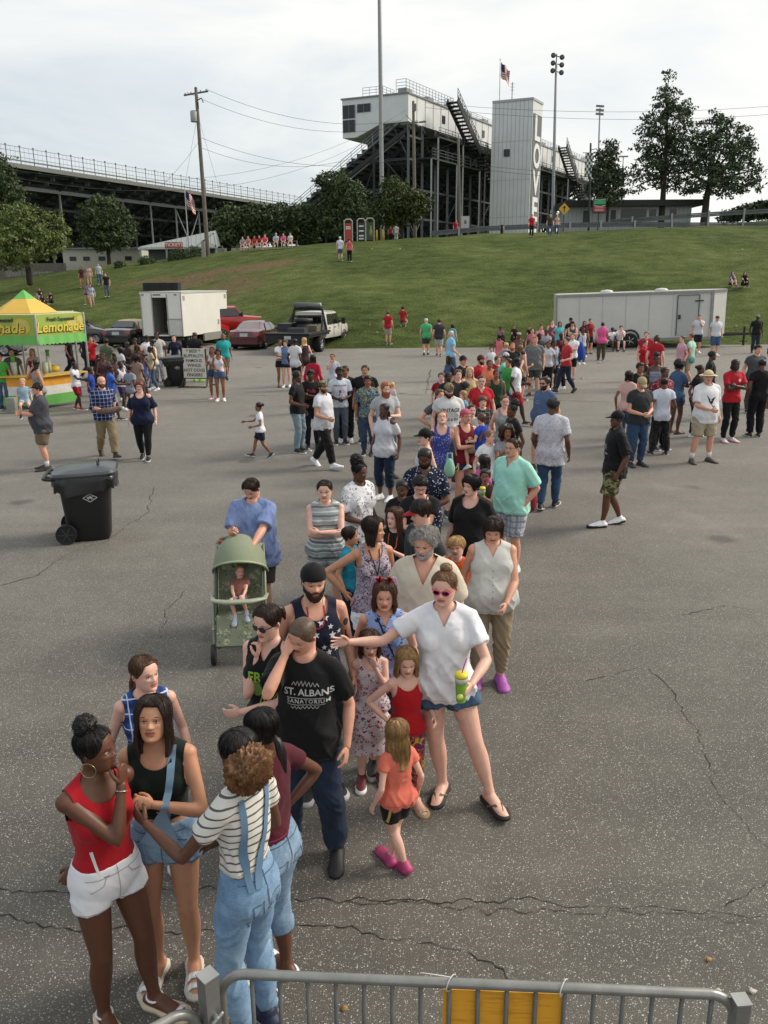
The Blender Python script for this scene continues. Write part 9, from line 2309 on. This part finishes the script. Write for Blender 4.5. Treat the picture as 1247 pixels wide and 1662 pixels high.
def build_stroller():
 p=hit(392,1062);q=hit(402,905,1.0);yaw=0.0
 r=empty('stroller',(p.x,p.y+.10,.006),R(6));tag(r,'sage green baby stroller with a hooped canopy and front tray','stroller')
 gf=fab('plain','#858d76');gd=fab('plain','#5d6454');fr=mat('#868d7a',.4,name='green_frame');tr=mat('#9aa18c',.45,name='tray_plastic');bk=mat('#17181a',.7)
 mb=MB()
 for s in(-1,1):
  mb.tube([(s*.25,-.28,.14),(s*.255,-.16,.42),(s*.25,.12,.72),(s*.235,.42,1.0)],.014,8);mb.tube([(s*.25,.10,.66),(s*.26,.34,.16)],.013,8);mb.tube([(s*.25,-.30,.36),(s*.25,.30,.34)],.011,8)
 mb.tube([(-.25,-.28,.18),(.25,-.28,.18)],.011,8);mb.build('frame',fr,r,True)
 mb=MB();mb.tube([(-.235,.42,1.0),(-.20,.47,1.04),(0,.49,1.055),(.20,.47,1.04),(.235,.42,1.0)],.017,10);mb.build('handle',mat('#6a7456',.6),r,True)
 for s in(-1,1):
  for y,rad in((-.30,.10),(.36,.13)):
   mb=MB();mb.lathe([(rad*.55,-.02),(rad,-.02),(rad,.02),(rad*.55,.02)],20,axis='X',c=(s*.26,y,rad));w=mb.build('wheel',bk,r,True);smooth_edges(w,30);mb=MB();mb.lathe([(0,-.022),(rad*.55,-.022),(rad*.55,.022),(0,.022)],14,axis='X',c=(s*.26,y,rad));mb.build('hub',mat('#5d6b50',.5),w)
  mb=MB();mb.lathe([(.035,0),(.05,.10),(.045,.10),(.03,.01),(0,.01)],16,c=(s*.18,.40,.91));mb.build('cup_holder',tr,r,True)
 V=[(x,y,z)for y,z in((-.34,.20),(-.28,.34),(-.20,.46),(.02,.44),(.14,.56),(.26,.86))for x in(-.22,.22)]
 V2=V+[(x,y+.03,z-.04)for x,y,z in V];n=12
 F=[(2*i,2*i+1,2*i+3,2*i+2)for i in range(5)]+[(n+2*i,n+2*i+2,n+2*i+3,n+2*i+1)for i in range(5)]+[(2*i,2*i+2,n+2*i+2,n+2*i)for i in range(5)]+[(2*i+1,n+2*i+1,n+2*i+3,2*i+3)for i in range(5)]
 mb=MB();mb.add(V2,F);mb.build('seat',fab('print','#868c76','#b8b89a','#5a6a48',1.6),r)
 for s in(-1,1):mb=MB();mb.prism([(s*.225,-.2,.44),(s*.225,.02,.42),(s*.225,.30,.84),(s*.225,.12,.78),(s*.225,-.14,.56)],(0,0,0),(s*.01,0,0));mb.build('side_panel',gd,r)
 V,F=[],[];na,nk=22,10
 for k in range(nk):
  t=k/(nk-1);ang=R(38+75*t);
  for i in range(na):
   a=math.pi*i/(na-1);x=.275*math.cos(a)*(1-.06*t);h_=.40*math.sin(a)**.8
   V.append((x,.27-math.cos(ang)*h_*1.15-.10*(1-t)*(1-math.sin(a))*0,.74+math.sin(ang)*h_*.95+.03*(1-abs(2*t-1))*(math.sin(a)>.1)))
 for k in range(nk-1):
  for i in range(na-1):F.append((k*na+i,k*na+i+1,(k+1)*na+i+1,(k+1)*na+i))
 o=link(bpy.data.objects.new('canopy',mk_mesh('canopy',V,F,[gf])),r)
 V3=np.array(V)*np.array((.97,1,.985))+np.array((0,.004,0));link(bpy.data.objects.new('canopy_lining',mk_mesh('canopy_lining',V3,F,[gd])),o)
 mb=MB();mb.tube(V[:na],.012,8);mb.build('canopy_hoop',mat('#98a584',.7),o,True)
 mb=MB();mb.tube([(-.27,-.02,.60),(-.25,-.16,.605),(-.12,-.22,.605),(.12,-.22,.605),(.25,-.16,.605),(.27,-.02,.60)],[.02,.03,.042,.042,.03,.02],12,flat=.55,up=(0,0,1));mb.build('tray',tr,r,True)
 c=r.matrix_basis@Vector((0,.02,0));lc=Vector((r.location.x+.0,r.location.y+.0,0))
 P('baby asleep in the green stroller in denim shorts with bare legs',None,None,.74,6,'m','p','dblond','buzz',T('#8a5a50'),S(('denim','#33527c','#5f84ac'),.55),('shoe','#b9c0d8','#b9c0d8'),loc=Vector((r.location.x,r.location.y-.02,0)),dz=.44,pz=.10,legs=((.05,-.24,.02,10,30),(.10,-.2,.06,10,30)),lean=-32,hy=20,hp=10,a='lap',b='lap',group=Q1,child=True,lod=0)
 M=Matrix.Translation(r.location)@Matrix.Rotation(R(6),4,'Z')
 bt=M@Vector((.18,.40,.925));mb=MB();mb.lathe([(0,0),(.03,0),(.031,.11),(.012,.165),(.012,.185),(0,.185)],16);o=mb.build('water_bottle',mat('#c9d0d8',.1,trans=.6,var=.02),None,True,loc=bt);tag(o,'clear water bottle with white cap in the stroller cup holder','bottle');mb=MB();mb.lathe([(.0315,.05),(.0318,.10),(.0315,.10)],16);mb.build('bottle_label',mat('#7c88b0',.5),o,True)
 bt=M@Vector((-.18,.40,.925));mb=MB();mb.lathe([(0,0),(.03,0),(.033,.01),(.033,.105),(.028,.12),(0,.12)],16);o=mb.build('drink_can',mat('#b5281f',.3,.3,var=.2,scale=30),None,True,loc=bt);tag(o,'red drink can in the left cup holder of the stroller','can')
build_stroller()
def bag(label,px,py,z,c,s=.3,nm='bag'):
 d=ray(px,py);t=(z-CAMH)/d.z;p=Vector((d.x*t,d.y*t,z));mb=MB();mb.tube([(0,0,-s*.5),(0,0,-s*.1),(0,0,s*.42)],[s*.38,s*.42,s*.25],12,.45,up=(0,1,0));o=mb.build(nm,cmat(c),None,True,loc=p);tag(o,label,'bag')
 mb=MB();mb.tube([(-s*.2,0,s*.4),(-s*.15,0,s*1.0),(s*.15,0,s*1.0),(s*.2,0,s*.4)],.012,6);mb.build('strap',cmat(c),o,True)
bag('dark red handbag hanging beside the plaid shorts',859,806,.78,'#7c1a2c',.28)
bag('bright blue bag hanging by the white tee far back in the queue',941,568,1.0,'#1f3f9a',.5)
bag('rainbow iced balloon shaped treat bag hanging in the queue',730,757,.95,'#8fc0a8',.2)
bpy.data.objects.remove(_tmp_ob)
bpy.data.scenes.remove(_tmp_scene)
for o in PEOPLE:
 if len(o['label'].split())>16:print('LONG',o['label'])
print('BUILD',round(time.time()-T0,1),'s')
